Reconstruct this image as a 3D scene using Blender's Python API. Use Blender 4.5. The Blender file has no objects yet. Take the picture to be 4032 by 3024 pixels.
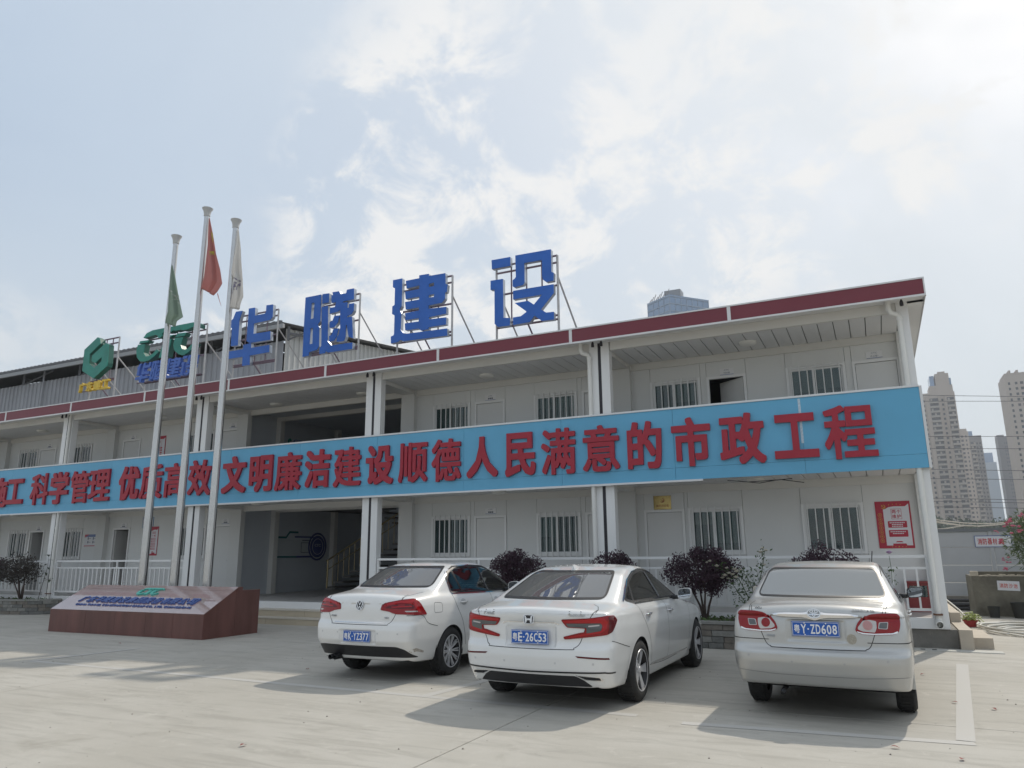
import bpy, bmesh, math, random
import numpy as np
from mathutils import Vector, Matrix
from mathutils.geometry import tessellate_polygon, delaunay_2d_cdt
R_ = math.radians
SC = bpy.context.scene
COL = SC.collection
random.seed(7)
RNG = np.random.default_rng(7)

# ------------------------------------------------------------------ camera
cam = bpy.data.cameras.new('camera')
cam.sensor_width = 36.0
cam.lens = 36.0 * 2911.5 / 4032.0
cam.clip_start = 0.1
cam.clip_end = 6000
cam_ob = bpy.data.objects.new('camera', cam)
COL.objects.link(cam_ob)
YAW, PIT, ROL = 0.4507, 0.2254, -0.009
CAM = Vector((-0.9274, -15.0215, 1.63))
fw = Vector((-math.sin(YAW)*math.cos(PIT), math.cos(YAW)*math.cos(PIT), math.sin(PIT)))
rt = Vector((math.cos(YAW), math.sin(YAW), 0.0))
up = rt.cross(fw)
r2 = rt*math.cos(ROL) + up*math.sin(ROL)
u2 = up*math.cos(ROL) - rt*math.sin(ROL)
cam_ob.matrix_world = Matrix(((r2.x, u2.x, -fw.x, CAM.x), (r2.y, u2.y, -fw.y, CAM.y), (r2.z, u2.z, -fw.z, CAM.z), (0, 0, 0, 1)))
SC.camera = cam_ob

# ------------------------------------------------------------------ view, sun and sky
SC.view_settings.view_transform = 'Standard'
SC.view_settings.look = 'None'
SC.view_settings.exposure = 0.34
SC.view_settings.gamma = 1.0
SC.view_settings.use_curve_mapping = False
SUN_DIR = Vector((0.28, 0.92, 1.0)).normalized()     # towards the sun: behind the building
SUN_EL = math.asin(SUN_DIR.z)
sun = bpy.data.lights.new('sun', 'SUN')
sun.energy = 2.1
sun.angle = R_(1.0)
sun.color = (1.0, 0.93, 0.82)
sun_ob = bpy.data.objects.new('sun', sun)
sun_ob.rotation_euler = SUN_DIR.to_track_quat('Z', 'Y').to_euler()
sun_ob.location = (0, 0, 30)
COL.objects.link(sun_ob)

world = bpy.data.worlds.new('World')
SC.world = world
world.use_nodes = True
wt = world.node_tree
wt.nodes.clear()
def wn(t, **k):
    n = wt.nodes.new(t)
    for a, v in k.items(): setattr(n, a, v)
    return n
def wl(a, b): wt.links.new(a, b)
w_out = wn('ShaderNodeOutputWorld')
sky = wn('ShaderNodeTexSky', sky_type='NISHITA', sun_disc=False)
sky.sun_elevation = SUN_EL
sky.sun_rotation = math.atan2(SUN_DIR.x, SUN_DIR.y)
sky.air_density = 1.2
sky.dust_density = 3.0
sky.ozone_density = 1.5
SKY_K = 0.10
bg = wn('ShaderNodeBackground')
bg.inputs['Strength'].default_value = SKY_K
tc = wn('ShaderNodeTexCoord')
sep = wn('ShaderNodeSeparateXYZ')
wl(tc.outputs['Generated'], sep.inputs[0])
def wmath(op, a, b=None, clamp=False):
    n = wn('ShaderNodeMath', operation=op, use_clamp=clamp)
    for i, v in enumerate((a, b)):
        if v is None: continue
        if isinstance(v, (int, float)): n.inputs[i].default_value = v
        else: wl(v, n.inputs[i])
    return n.outputs[0]
zz = wmath('ADD', wmath('MAXIMUM', sep.outputs['Z'], 0.0), 0.60)
cu = wmath('DIVIDE', sep.outputs['X'], zz)
cv = wmath('DIVIDE', sep.outputs['Y'], zz)
cmb = wn('ShaderNodeCombineXYZ')
wl(cu, cmb.inputs[0]); wl(cv, cmb.inputs[1])
cmb.inputs[2].default_value = 2.6
def wnoise(scale, detail, rough, dist=0.0):
    n = wn('ShaderNodeTexNoise')
    n.inputs['Scale'].default_value = scale
    n.inputs['Detail'].default_value = detail
    n.inputs['Roughness'].default_value = rough
    n.inputs['Distortion'].default_value = dist
    wl(cmb.outputs[0], n.inputs['Vector'])
    return n.outputs['Fac']
def wramp(fac, p0, p1):
    n = wn('ShaderNodeMapRange', interpolation_type='SMOOTHSTEP')
    n.inputs['From Min'].default_value = p0
    n.inputs['From Max'].default_value = p1
    wl(fac, n.inputs['Value'])
    return n.outputs[0]
veil = wramp(wnoise(2.2, 4.0, 0.55, 0.5), 0.32, 0.66)          # thin high haze
puff = wramp(wnoise(9.0, 12.0, 0.64, 0.35), 0.44, 0.60)         # broken puffs
big = wramp(wnoise(1.9, 2.5, 0.5, 0.3), 0.41, 0.58)
puff = wmath('MULTIPLY', puff, big)
low = wramp(sep.outputs['Z'], 0.50, 0.02)                      # milky towards the horizon
m1 = wmath('MULTIPLY', veil, 0.14)
veil_f = wmath('MAXIMUM', wmath('ADD', m1, 0.84), wmath('MULTIPLY', low, 0.95))
def wmix(fac, a, b):
    n = wn('ShaderNodeMix', data_type='RGBA')
    if isinstance(fac, (int, float)): n.inputs['Factor'].default_value = fac
    else: wl(fac, n.inputs['Factor'])
    for s, v in (('A', a), ('B', b)):
        sock = [i for i in n.inputs if i.name == s and i.type == 'RGBA'][0]
        if isinstance(v, tuple): sock.default_value = v
        else: wl(v, sock)
    return [o for o in n.outputs if o.type == 'RGBA'][0]
HZ = 1.0 / SKY_K
c_veil = (0.395*HZ, 0.485*HZ, 0.60*HZ, 1)
c_puff = (0.72*HZ, 0.72*HZ, 0.715*HZ, 1)
# hazy brightening of the veil around the sun, as a hazy sky has
vd = wn('ShaderNodeVectorMath', operation='DOT_PRODUCT')
wl(tc.outputs['Generated'], vd.inputs[0]); vd.inputs[1].default_value = tuple(SUN_DIR)
glow = wmath('MULTIPLY', wmath('POWER', wmath('MAXIMUM', vd.outputs['Value'], 0.0), 3.0), 0.9)
veil_c = wmix(glow, c_veil, (0.70*HZ, 0.715*HZ, 0.72*HZ, 1))
col = wmix(veil_f, sky.outputs[0], veil_c)
milk = wmix(wmath('MULTIPLY', low, 0.85), col, (0.575*HZ, 0.625*HZ, 0.65*HZ, 1))
col = wmix(wmath('MULTIPLY', puff, 0.95), milk, c_puff)
wl(col, bg.inputs['Color'])
wl(bg.outputs[0], w_out.inputs['Surface'])

# ------------------------------------------------------------------ materials
MATS = {}
def mat(name, col, rough=0.6, metal=0.0, var=0.0, vscale=3.0, bump=0.0, bscale=30.0, spec=0.5, col2=None, coat=0.0, detail=6.0, vrough=0.0, stretch=None):
    if name in MATS: return MATS[name]
    m = bpy.data.materials.new(name); m.use_nodes = True
    nt = m.node_tree; b = nt.nodes['Principled BSDF']
    b.inputs['Base Color'].default_value = (*col, 1)
    b.inputs['Roughness'].default_value = rough
    b.inputs['Metallic'].default_value = metal
    b.inputs['Specular IOR Level'].default_value = spec
    b.inputs['Coat Weight'].default_value = coat
    b.inputs['Coat Roughness'].default_value = 0.03
    if var or bump or col2 or vrough:
        g = nt.nodes.new('ShaderNodeNewGeometry')
        src = g.outputs['Position']
        if stretch:
            mp = nt.nodes.new('ShaderNodeMapping'); mp.inputs['Scale'].default_value = stretch
            nt.links.new(src, mp.inputs['Vector']); src = mp.outputs[0]
    if var or col2 or vrough:
        n = nt.nodes.new('ShaderNodeTexNoise'); n.inputs['Scale'].default_value = vscale
        n.inputs['Detail'].default_value = detail; n.inputs['Roughness'].default_value = 0.62
        nt.links.new(src, n.inputs['Vector'])
        rmp = nt.nodes.new('ShaderNodeMapRange'); rmp.inputs['From Min'].default_value = 0.3; rmp.inputs['From Max'].default_value = 0.7
        nt.links.new(n.outputs['Fac'], rmp.inputs['Value'])
        mx = nt.nodes.new('ShaderNodeMix'); mx.data_type = 'RGBA'
        ca = tuple(max(0, c*(1-var)) for c in col); cb = col2 if col2 else tuple(min(1, c*(1+var)) for c in col)
        s = [i for i in mx.inputs if i.type == 'RGBA']
        s[0].default_value = (*ca, 1); s[1].default_value = (*cb, 1)
        nt.links.new(rmp.outputs[0], mx.inputs['Factor'])
        nt.links.new([o for o in mx.outputs if o.type == 'RGBA'][0], b.inputs['Base Color'])
        if vrough:
            r2m = nt.nodes.new('ShaderNodeMapRange'); r2m.inputs['To Min'].default_value = max(0, rough-vrough); r2m.inputs['To Max'].default_value = min(1, rough+vrough)
            nt.links.new(n.outputs['Fac'], r2m.inputs['Value']); nt.links.new(r2m.outputs[0], b.inputs['Roughness'])
    if bump:
        n2 = nt.nodes.new('ShaderNodeTexNoise'); n2.inputs['Scale'].default_value = bscale; n2.inputs['Detail'].default_value = 5
        nt.links.new(src, n2.inputs['Vector'])
        bp = nt.nodes.new('ShaderNodeBump'); bp.inputs['Strength'].default_value = bump; bp.inputs['Distance'].default_value = 0.02
        nt.links.new(n2.outputs['Fac'], bp.inputs['Height']); nt.links.new(bp.outputs[0], b.inputs['Normal'])
    MATS[name] = m
    return m
def glass_mat(name, tint, refl=1.0, rough=0.0, base=(0.02, 0.025, 0.03), body=0.5):
    """window pane: Fresnel gloss over part tinted see-through, part dark body"""
    if name in MATS: return MATS[name]
    m = bpy.data.materials.new(name); m.use_nodes = True
    nt = m.node_tree; nt.nodes.clear()
    o = nt.nodes.new('ShaderNodeOutputMaterial')
    tr = nt.nodes.new('ShaderNodeBsdfTransparent'); tr.inputs[0].default_value = (*tint, 1)
    df = nt.nodes.new('ShaderNodeBsdfDiffuse'); df.inputs[0].default_value = (*base, 1)
    m1 = nt.nodes.new('ShaderNodeMixShader'); m1.inputs[0].default_value = body
    nt.links.new(tr.outputs[0], m1.inputs[1]); nt.links.new(df.outputs[0], m1.inputs[2])
    gl = nt.nodes.new('ShaderNodeBsdfGlossy'); gl.inputs['Roughness'].default_value = rough
    fr = nt.nodes.new('ShaderNodeFresnel'); fr.inputs[0].default_value = 1.5
    ml = nt.nodes.new('ShaderNodeMath'); ml.operation = 'MULTIPLY'; ml.inputs[1].default_value = refl; ml.use_clamp = True
    nt.links.new(fr.outputs[0], ml.inputs[0])
    m2 = nt.nodes.new('ShaderNodeMixShader')
    nt.links.new(ml.outputs[0], m2.inputs[0]); nt.links.new(m1.outputs[0], m2.inputs[1]); nt.links.new(gl.outputs[0], m2.inputs[2])
    nt.links.new(m2.outputs[0], o.inputs[0])
    MATS[name] = m
    return m

# ------------------------------------------------------------------ object helpers
def thing(name, label, cat, loc=(0, 0, 0), rotz=0.0, group=None):
    o = bpy.data.objects.new(name, None); COL.objects.link(o)
    o.location = loc; o.rotation_euler = (0, 0, rotz)
    o.empty_display_size = 0.2
    return tag(o, label, cat, group)
def tag(o, label=None, cat=None, group=None, kind=None):
    if label: o['label'] = label
    if cat: o['category'] = cat
    if group: o['group'] = group
    if kind: o['kind'] = kind
    return o
def link(name, me, m=None, parent=None, loc=None, kind=None):
    o = bpy.data.objects.new(name, me); COL.objects.link(o)
    if m is not None and len(me.materials) == 0: me.materials.append(m)
    if parent: o.parent = parent
    if loc: o.location = loc
    if kind: o['kind'] = kind
    return o
def copy_tree(o, parent=None):
    c = o.copy(); COL.objects.link(c)
    if parent: c.parent = parent
    for ch in list(o.children): copy_tree(ch, c)
    return c

class MB:
    """collects simple shapes into one mesh"""
    def __init__(s): s.v = []; s.f = []
    def add(s, vs, fs):
        b = len(s.v); s.v += [tuple(map(float, v)) for v in vs]; s.f += [tuple(i+b for i in f) for f in fs]; return s
    def box(s, x0, x1, y0, y1, z0, z1):
        if x0 > x1: x0, x1 = x1, x0
        if y0 > y1: y0, y1 = y1, y0
        if z0 > z1: z0, z1 = z1, z0
        return s.add([(x0,y0,z0),(x1,y0,z0),(x1,y1,z0),(x0,y1,z0),(x0,y0,z1),(x1,y0,z1),(x1,y1,z1),(x0,y1,z1)],
              [(0,3,2,1),(4,5,6,7),(0,1,5,4),(1,2,6,5),(2,3,7,6),(3,0,4,7)])
    def quad(s, a, b, c, d): return s.add([a,b,c,d], [(0,1,2,3)])
    def tube(s, path, r, n=8, cap=True):
        P = [Vector(p) for p in path]; rs = r if isinstance(r, (list, tuple)) else [r]*len(P)
        vs = []; fs = []
        t = (P[1]-P[0]).normalized()
        ref = Vector((0,0,1)) if abs(t.z) < 0.9 else Vector((1,0,0))
        u = t.cross(ref).normalized()
        for i, p in enumerate(P):
            if i == 0: t = (P[1]-P[0])
            elif i == len(P)-1: t = (P[-1]-P[-2])
            else: t = (P[i+1]-P[i]).normalized() + (P[i]-P[i-1]).normalized()
            t.normalize(); u = (u - t*u.dot(t)).normalized(); w = t.cross(u)
            for k in range(n):
                a = 2*math.pi*k/n; vs.append(p + (u*math.cos(a) + w*math.sin(a))*rs[i])
        for i in range(len(P)-1):
            for k in range(n):
                k2 = (k+1) % n; fs.append((i*n+k, i*n+k2, (i+1)*n+k2, (i+1)*n+k))
        if cap:
            fs.append(tuple(range(n-1, -1, -1))); fs.append(tuple((len(P)-1)*n+k for k in range(n)))
        return s.add(vs, fs)
    def bar(s, a, b, w):
        return s.tube([a, b], w*0.7071, 4)
    def lathe(s, prof, axis='z', n=24, c=(0,0,0)):
        vs = []; fs = []
        for (r, h) in prof:
            for k in range(n):
                a = 2*math.pi*k/n; x, y = r*math.cos(a), r*math.sin(a)
                p = (x, y, h) if axis == 'z' else ((h, x, y) if axis == 'x' else (y, h, x))
                vs.append((p[0]+c[0], p[1]+c[1], p[2]+c[2]))
        for i in range(len(prof)-1):
            for k in range(n):
                k2 = (k+1) % n; fs.append((i*n+k, i*n+k2, (i+1)*n+k2, (i+1)*n+k))
        return s.add(vs, fs)
    def prism(s, loops, d, fr):
        """2-D loops (outer first, then holes; (u,v)) extruded; fr(u,v,w) -> xyz, w=0 front .. d back"""
        pts = [p for l in loops for p in l]
        tris = tessellate_polygon([[Vector((p[0], p[1], 0)) for p in l] for l in loops])
        n = len(pts)
        vs = [fr(p[0], p[1], 0) for p in pts] + [fr(p[0], p[1], d) for p in pts]
        fs = []
        for t in tris:
            a, b, c = [pts[i] for i in t]
            ar = (b[0]-a[0])*(c[1]-a[1]) - (b[1]-a[1])*(c[0]-a[0])
            t = tuple(t) if ar > 0 else tuple(reversed(t))
            fs.append(t); fs.append(tuple(i+n for i in reversed(t)))
        k = 0
        for l in loops:
            m = len(l)
            for i in range(m):
                j = (i+1) % m; fs.append((k+j, k+i, k+i+n, k+j+n))
            k += m
        return s.add(vs, fs)
    def mesh(s, name, smooth=False):
        me = bpy.data.meshes.new(name); me.from_pydata(s.v, [], s.f); me.update()
        if smooth: me.shade_smooth()
        return me
    def build(s, name, m=None, parent=None, smooth=False, bevel=0.0, kind=None, auto=None):
        me = s.mesh(name, smooth)
        if bevel or auto or smooth:
            bm = bmesh.new(); bm.from_mesh(me)
            bmesh.ops.recalc_face_normals(bm, faces=bm.faces)
            if bevel:
                es = [e for e in bm.edges if len(e.link_faces) == 2 and e.calc_face_angle(0) > 0.5]
                bmesh.ops.bevel(bm, geom=es, offset=bevel, segments=2, profile=0.6, affect='EDGES', clamp_overlap=True)
            bm.to_mesh(me); bm.free()
            if smooth and auto: me.set_sharp_from_angle(angle=R_(auto))
        return link(name, me, m, parent, kind=kind)
def bx(name, m, parent, x0, x1, y0, y1, z0, z1, bevel=0.0):
    return MB().box(x0, x1, y0, y1, z0, z1).build(name, m, parent, bevel=bevel)
def frXZ(y0):           # front plane facing -y
    return lambda u, v, w: (u, y0 + w, v)

# ------------------------------------------------------------------ lettering from the bundled font
_tc = {}
def glyph_mesh(text):
    """2-D outline mesh of a text: triangles and boundary edges as numpy"""
    if text in _tc: return _tc[text]
    cu = bpy.data.curves.new('t', 'FONT'); cu.body = text; cu.resolution_u = 3; cu.fill_mode = 'FRONT'
    o = bpy.data.objects.new('t', cu); COL.objects.link(o)
    bpy.context.view_layer.update()
    me = bpy.data.meshes.new_from_object(o.evaluated_get(bpy.context.evaluated_depsgraph_get()))
    me.calc_loop_triangles()
    V = np.array([v.co[:2] for v in me.vertices]).reshape(-1, 2)
    T = np.array([t.vertices[:] for t in me.loop_triangles]).reshape(-1, 3)
    ec = {}
    key = [tuple(np.round(v, 5)) for v in V]
    for t in T:
        for a, b in ((0,1),(1,2),(2,0)):
            k = tuple(sorted((key[t[a]], key[t[b]])))
            ec[k] = ec.get(k, 0) + 1
    E = np.array([k for k, c in ec.items() if c == 1]).reshape(-1, 2, 2)
    bpy.data.objects.remove(o); bpy.data.curves.remove(cu); bpy.data.meshes.remove(me)
    _tc[text] = (V, T, E)
    return _tc[text]
def flat_text(mb, text, cx, cz, h, fr, d=0.003, wmax=None, align='c', stretch=1.0, shear=0.0):
    """thin raised lettering of plain weight, h = height of its bounding box"""
    V, T, E = glyph_mesh(text)
    lo, hi = V.min(0), V.max(0); k = h/(hi[1]-lo[1]); kx = k*stretch
    if wmax and (hi[0]-lo[0])*kx > wmax: kx = wmax/(hi[0]-lo[0])
    W = (hi[0]-lo[0])*kx
    x0 = cx - W/2 if align == 'c' else (cx if align == 'l' else cx - W)
    U = np.stack([x0 + (V[:,0]-lo[0])*kx + (V[:,1]-lo[1])*k*shear, cz - h/2 + (V[:,1]-lo[1])*k], 1)
    n = len(U)
    vs = [fr(u, v, 0) for u, v in U] + [fr(u, v, d) for u, v in U]
    fs = []
    ed = {}
    for t in T:
        a, b, c = U[t[0]], U[t[1]], U[t[2]]
        if (b[0]-a[0])*(c[1]-a[1]) - (b[1]-a[1])*(c[0]-a[0]) < 0: t = t[::-1]
        fs.append(tuple(int(i) for i in t))
        for i in range(3):
            e = (int(t[i]), int(t[(i+1)%3])); ed[e] = 1
    for (a, b) in list(ed):
        if (b, a) not in ed: fs.append((b, a, a+n, b+n))
    mb.add(vs, fs)
    return mb
def bold_loops(text, bold, N=110, square=False):
    """contours of the glyph grown by `bold` (em units); unit box coordinates 0..1 in both axes"""
    V, T, E = glyph_mesh(text)
    lo, hi = V.min(0)-bold*1.6-0.01, V.max(0)+bold*1.6+0.01
    nx = N; ny = N
    xs = np.linspace(lo[0], hi[0], nx); ys = np.linspace(lo[1], hi[1], ny)
    G = np.stack(np.meshgrid(xs, ys, indexing='ij'), -1).reshape(-1, 2)
    a = E[:,0]; b = E[:,1]; ab = b-a; L2 = (ab**2).sum(1)+1e-12
    D = np.full(len(G), 9.0)
    for i in range(0, len(E), 40):
        d = G[:,None,:]-a[None,i:i+40]
        t = np.clip((d*ab[None,i:i+40]).sum(2)/L2[None,i:i+40], 0, 1)
        q = d - t[...,None]*ab[None,i:i+40]
        D = np.minimum(D, np.sqrt((q**2).sum(2)).min(1))
    # even-odd along +x
    ins = np.zeros(len(G), bool)
    for (p, q) in E:
        if p[1] == q[1]: continue
        c = (G[:,1] >= min(p[1], q[1])) & (G[:,1] < max(p[1], q[1]))
        xi = p[0] + (G[:,1]-p[1])*(q[0]-p[0])/(q[1]-p[1])
        ins ^= c & (G[:,0] < xi)
    F = np.where(ins, -D, D).reshape(nx, ny)
    if square:                     # grow with a square pen: corners stay sharp
        for ax in (0, 1):
            cell = (hi[ax]-lo[ax])/(N-1); k = max(0, int(round(bold*0.9/cell))); G2 = F.copy()
            for s in range(1, k+1):
                G2 = np.minimum(G2, np.roll(F, s, ax)); G2 = np.minimum(G2, np.roll(F, -s, ax))
            F = G2
        F = F - bold*0.1
    else: F = F - bold
    F[np.abs(F) < 1e-6] = 1e-6
    segs = {}
    def pt(i0, j0, i1, j1):
        f0, f1 = F[i0,j0], F[i1,j1]; t = f0/(f0-f1)
        return ((i0, j0, i1, j1), (xs[i0]+(xs[i1]-xs[i0])*t, ys[j0]+(ys[j1]-ys[j0])*t))
    pos = {}
    nxt = {}
    sgn = F < 0
    mixed = (sgn[:-1,:-1] != sgn[1:,:-1]) | (sgn[:-1,:-1] != sgn[:-1,1:]) | (sgn[1:,1:] != sgn[1:,:-1]) | (sgn[1:,1:] != sgn[:-1,1:])
    for i, j in np.argwhere(mixed):
        c = [(i,j),(i+1,j),(i+1,j+1),(i,j+1)]
        ent = []; ext = []
        for k in range(4):
            p, q = c[k], c[(k+1)%4]
            sp, sq = sgn[p], sgn[q]
            if sp == sq: continue
            lo_, hi_ = sorted((p, q))
            kk, xy = pt(lo_[0], lo_[1], hi_[0], hi_[1]); pos[kk] = xy
            (ext if sp else ent).append((k, kk))
        for (k, kk) in ext:          # inside on the left
            best = min(ent, key=lambda e: ((e[0]-k) % 4) or 4) if len(ent) > 1 else ent[0]
            nxt[kk] = best[1]
    loops = []
    seen = set()
    for s in list(nxt):
        if s in seen: continue
        l = []; k = s
        while k not in seen and k in nxt:
            seen.add(k); l.append(pos[k]); k = nxt[k]
        if len(l) > 5: loops.append(np.array(l))
    # simplify
    out = []
    eps = (hi[1]-lo[1])/N*0.45
    def dp(P):
        if len(P) < 3: return P
        a, b = P[0], P[-1]; ab = b-a; L = np.hypot(*ab)+1e-9
        d = np.abs(ab[0]*(P[:,1]-a[1]) - ab[1]*(P[:,0]-a[0]))/L
        i = int(d.argmax())
        if d[i] < eps: return np.array([a, b])
        return np.vstack([dp(P[:i+1])[:-1], dp(P[i:])])
    A0 = np.vstack(loops); l0, h0 = A0.min(0), A0.max(0)
    for l in loops:
        h = int(np.hypot(*(l-l[0]).T).argmax())
        s = np.vstack([dp(l[:h+1])[:-1], dp(np.vstack([l[h:], l[:1]]))[:-1]])
        if len(s) < 3: continue
        s = (s-l0)/(h0-l0)
        ar = 0.5*np.sum(s[:,0]*np.roll(s[:,1],-1) - np.roll(s[:,0],-1)*s[:,1])
        if abs(ar) < 4e-4: continue
        out.append((ar, s))
    return out
def inside(p, l):
    x, y = p; r = False; n = len(l)
    for i in range(n):
        (x1, y1), (x2, y2) = l[i], l[(i+1) % n]
        if (y1 > y) != (y2 > y) and x < (x2-x1)*(y-y1)/(y2-y1)+x1: r = not r
    return r
def bold_text(mb, text, x0, x1, z0, z1, fr, d, bold=0.035, shear=0.0, N=110, square=False):
    L = bold_loops(text, bold, N, square)
    sg = 1 if max(L, key=lambda t: abs(t[0]))[0] > 0 else -1
    outs = [s for a, s in L if a*sg > 0]; holes = [s for a, s in L if a*sg < 0]
    for o in outs:
        grp = [o] + [h for h in holes if inside(h[0], o)]
        loops = [[(x0+(x1-x0)*p[0]+shear*(p[1])*(z1-z0), z0+(z1-z0)*p[1]) for p in g] for g in grp]
        mb.prism(loops, d, fr)
    return mb
# ------------------------------------------------------------------ cars: a smooth solid described by its side view, plan and section
def table(pts, sm=0.02, step=0.005):
    p = np.array(pts, float); xs = np.arange(p[0,0]-0.4, p[-1,0]+0.4, step)
    v = np.interp(xs, p[:,0], p[:,1])
    # keep end slopes
    v = np.where(xs < p[0,0], p[0,1]+(xs-p[0,0])*(p[1,1]-p[0,1])/(p[1,0]-p[0,0]), v)
    v = np.where(xs > p[-1,0], p[-1,1]+(xs-p[-1,0])*(p[-1,1]-p[-2,1])/(p[-1,0]-p[-2,0]), v)
    if sm > 0:
        n = int(3*sm/step); k = np.exp(-0.5*(np.arange(-n, n+1)*step/sm)**2); k /= k.sum()
        vp = np.pad(v, n, mode='edge'); v = np.convolve(vp, k, 'valid')
    return lambda q: np.interp(q, xs, v)
def smax(a, b, k):
    h = np.maximum(k-np.abs(a-b), 0)/k
    return np.maximum(a, b) + h*h*h*k/6.0
class CarShape:
    def __init__(s, sp):
        s.sp = sp
        s.T = table(sp['top'], sp.get('top_sm', 0.05)); s.W = table(sp['plan'], 0.15)
        s.S = table(sp['sect'], 0.022); s.Rr = table(sp['rear'], 0.012); s.Fr = table(sp['front'], 0.05)
        s.B = table(sp['bot'], 0.05); s.Z = table(sp['belt'], 0.15)
    def f(s, P):
        sp = s.sp
        x = np.abs(P[:,0]); y = P[:,1]; z = P[:,2]
        side = (x - (s.W(y) + s.S(z - s.Z(y)))) * 0.93
        ye = y + (0.11*(x/0.65)**2)*np.tanh((y-1.0)/0.5)
        e = 0.01
        t0 = s.T(ye); sl = (s.T(ye+e)-s.T(ye-e))/(2*e)
        top = (z - t0 + sp.get('crown', 0.03)*(x/0.65)**2)/np.sqrt(1+sl*sl)
        rear = s.Rr(z) + sp.get('rc', 0.10)*(x/0.85)**2.2 - y
        for (cx, cz, hx, hz, dep) in sp.get('dents', []):
            g = np.clip((hx-np.abs(x-cx))/0.025+0.5, 0, 1)*np.clip((hz-np.abs(z-cz))/0.02+0.5, 0, 1)
            g = g*g*(3-2*g); rear = rear + dep*g
        front = y - s.Fr(z) + 0.28*(x/0.85)**2.2
        bot = s.B(y) - z
        r = smax(side, top, sp.get('k_st', 0.11))
        r = smax(r, rear, np.where(z > sp.get('k_z', 0.95), sp.get('k_r2', 0.12), sp.get('k_r', 0.22)))
        r = smax(r, front, 0.25)
        return smax(r, bot, 0.05)
    def grad(s, P, e=0.004):
        g = np.stack([s.f(P+np.eye(3)[i]*e)-s.f(P-np.eye(3)[i]*e) for i in range(3)], 1)
        return g/(np.linalg.norm(g, axis=1)[:,None]+1e-12)
    def cast(s, O, d, tmax=3.0, n=150):
        O = np.asarray(O, float); d = np.asarray(d, float); d = d/np.linalg.norm(d)
        ts = np.linspace(0, tmax, n); hit = np.full(len(O), tmax); lo = np.zeros(len(O)); done = np.zeros(len(O), bool)
        for t in ts[1:]:
            v = s.f(O+d*t)
            new = (~done) & (v < 0); hit[new] = t; done |= new
            lo[~done] = t
            if done.all(): break
        hi = hit.copy()
        for _ in range(26):
            m = (lo+hi)/2; v = s.f(O+d*m[:,None])
            neg = v < 0; hi = np.where(neg, m, hi); lo = np.where(neg, lo, m)
        return O + d*hi[:,None], done
# view frames: 2-D -> ray origin, direction
def F_rear(p):  return np.stack([p[:,0], np.full(len(p), -1.8), p[:,1]], 1), np.array([0, 1.0, 0])
def F_right(p): return np.stack([np.full(len(p), 1.4), p[:,0], p[:,1]], 1), np.array([-1.0, 0, 0])
def F_left(p):  return np.stack([np.full(len(p), -1.4), p[:,0], p[:,1]], 1), np.array([1.0, 0, 0])
def F_top(p):   return np.stack([p[:,0], p[:,1], np.full(len(p), 2.0)], 1), np.array([0, 0, -1.0])
def F_front(p): return np.stack([p[:,0], np.full(len(p), 4.6), p[:,1]], 1), np.array([0, -1.0, 0])
def F_corner(side, a=0.0):
    """rear corner seen along a slanted horizontal line; u is measured along the face, outward positive"""
    def fr(p):
        s = side; ca, sa = math.cos(a), math.sin(a)
        e1 = np.array([s*ca, sa, 0]); d = np.array([-s*sa, ca, 0])
        O = p[:,:1]*e1 + p[:,1:]*np.array([0,0,1.0]) - d*2.2
        return O, d
    return fr
def spline(pts, n=6, closed=True):
    P = [np.array(p[:2], float) for p in pts]; out = []
    m = len(P)
    for i in range(m if closed else m-1):
        a, b, c, d = (P[(i-1) % m], P[i], P[(i+1) % m], P[(i+2) % m]) if closed else (P[max(i-1,0)], P[i], P[i+1], P[min(i+2,m-1)])
        for t in np.linspace(0, 1, n, endpoint=False):
            out.append(0.5*((2*b)+(c-a)*t+(2*a-5*b+4*c-d)*t*t+(3*b-a-3*c+d)*t**3))
    if not closed: out.append(P[-1])
    return np.array(out)
def soft(pts, r=0.03, n=4):
    """polygon with rounded corners"""
    P = [np.array(p, float) for p in pts]; out = []; m = len(P)
    for i in range(m):
        a, b, c = P[i-1], P[i], P[(i+1) % m]
        u = a-b; v = c-b; lu, lv = np.hypot(*u), np.hypot(*v); k = min(r, 0.45*lu, 0.45*lv)
        p, q = b+u/lu*k, b+v/lv*k
        for t in np.linspace(0, 1, n+1): out.append((1-t)**2*p + 2*t*(1-t)*b + t*t*q)
    return np.array(out)
def resample(l, step, closed=True):
    l = np.asarray(l, float); q = np.vstack([l, l[:1]]) if closed else l
    out = []
    for a, b in zip(q[:-1], q[1:]):
        n = max(1, int(math.ceil(np.hypot(*(b-a))/step)))
        for t in range(n): out.append(a+(b-a)*t/n)
    if not closed: out.append(q[-1])
    return np.array(out)
def npip(P, l):
    x, y = P[:,0], P[:,1]; r = np.zeros(len(P), bool)
    for (x1, y1), (x2, y2) in zip(l, np.roll(l, -1, 0)):
        if y1 == y2: continue
        c = (y1 > y) != (y2 > y); r ^= c & (x < (x2-x1)*(y-y1)/(y2-y1)+x1)
    return r
def dist_poly(P, l):
    D = np.full(len(P), 9.0)
    for a, b in zip(l, np.roll(l, -1, 0)):
        ab = b-a; t = np.clip(((P-a)@ab)/(ab@ab+1e-12), 0, 1); D = np.minimum(D, np.hypot(*(P-a-t[:,None]*ab).T))
    return D
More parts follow.
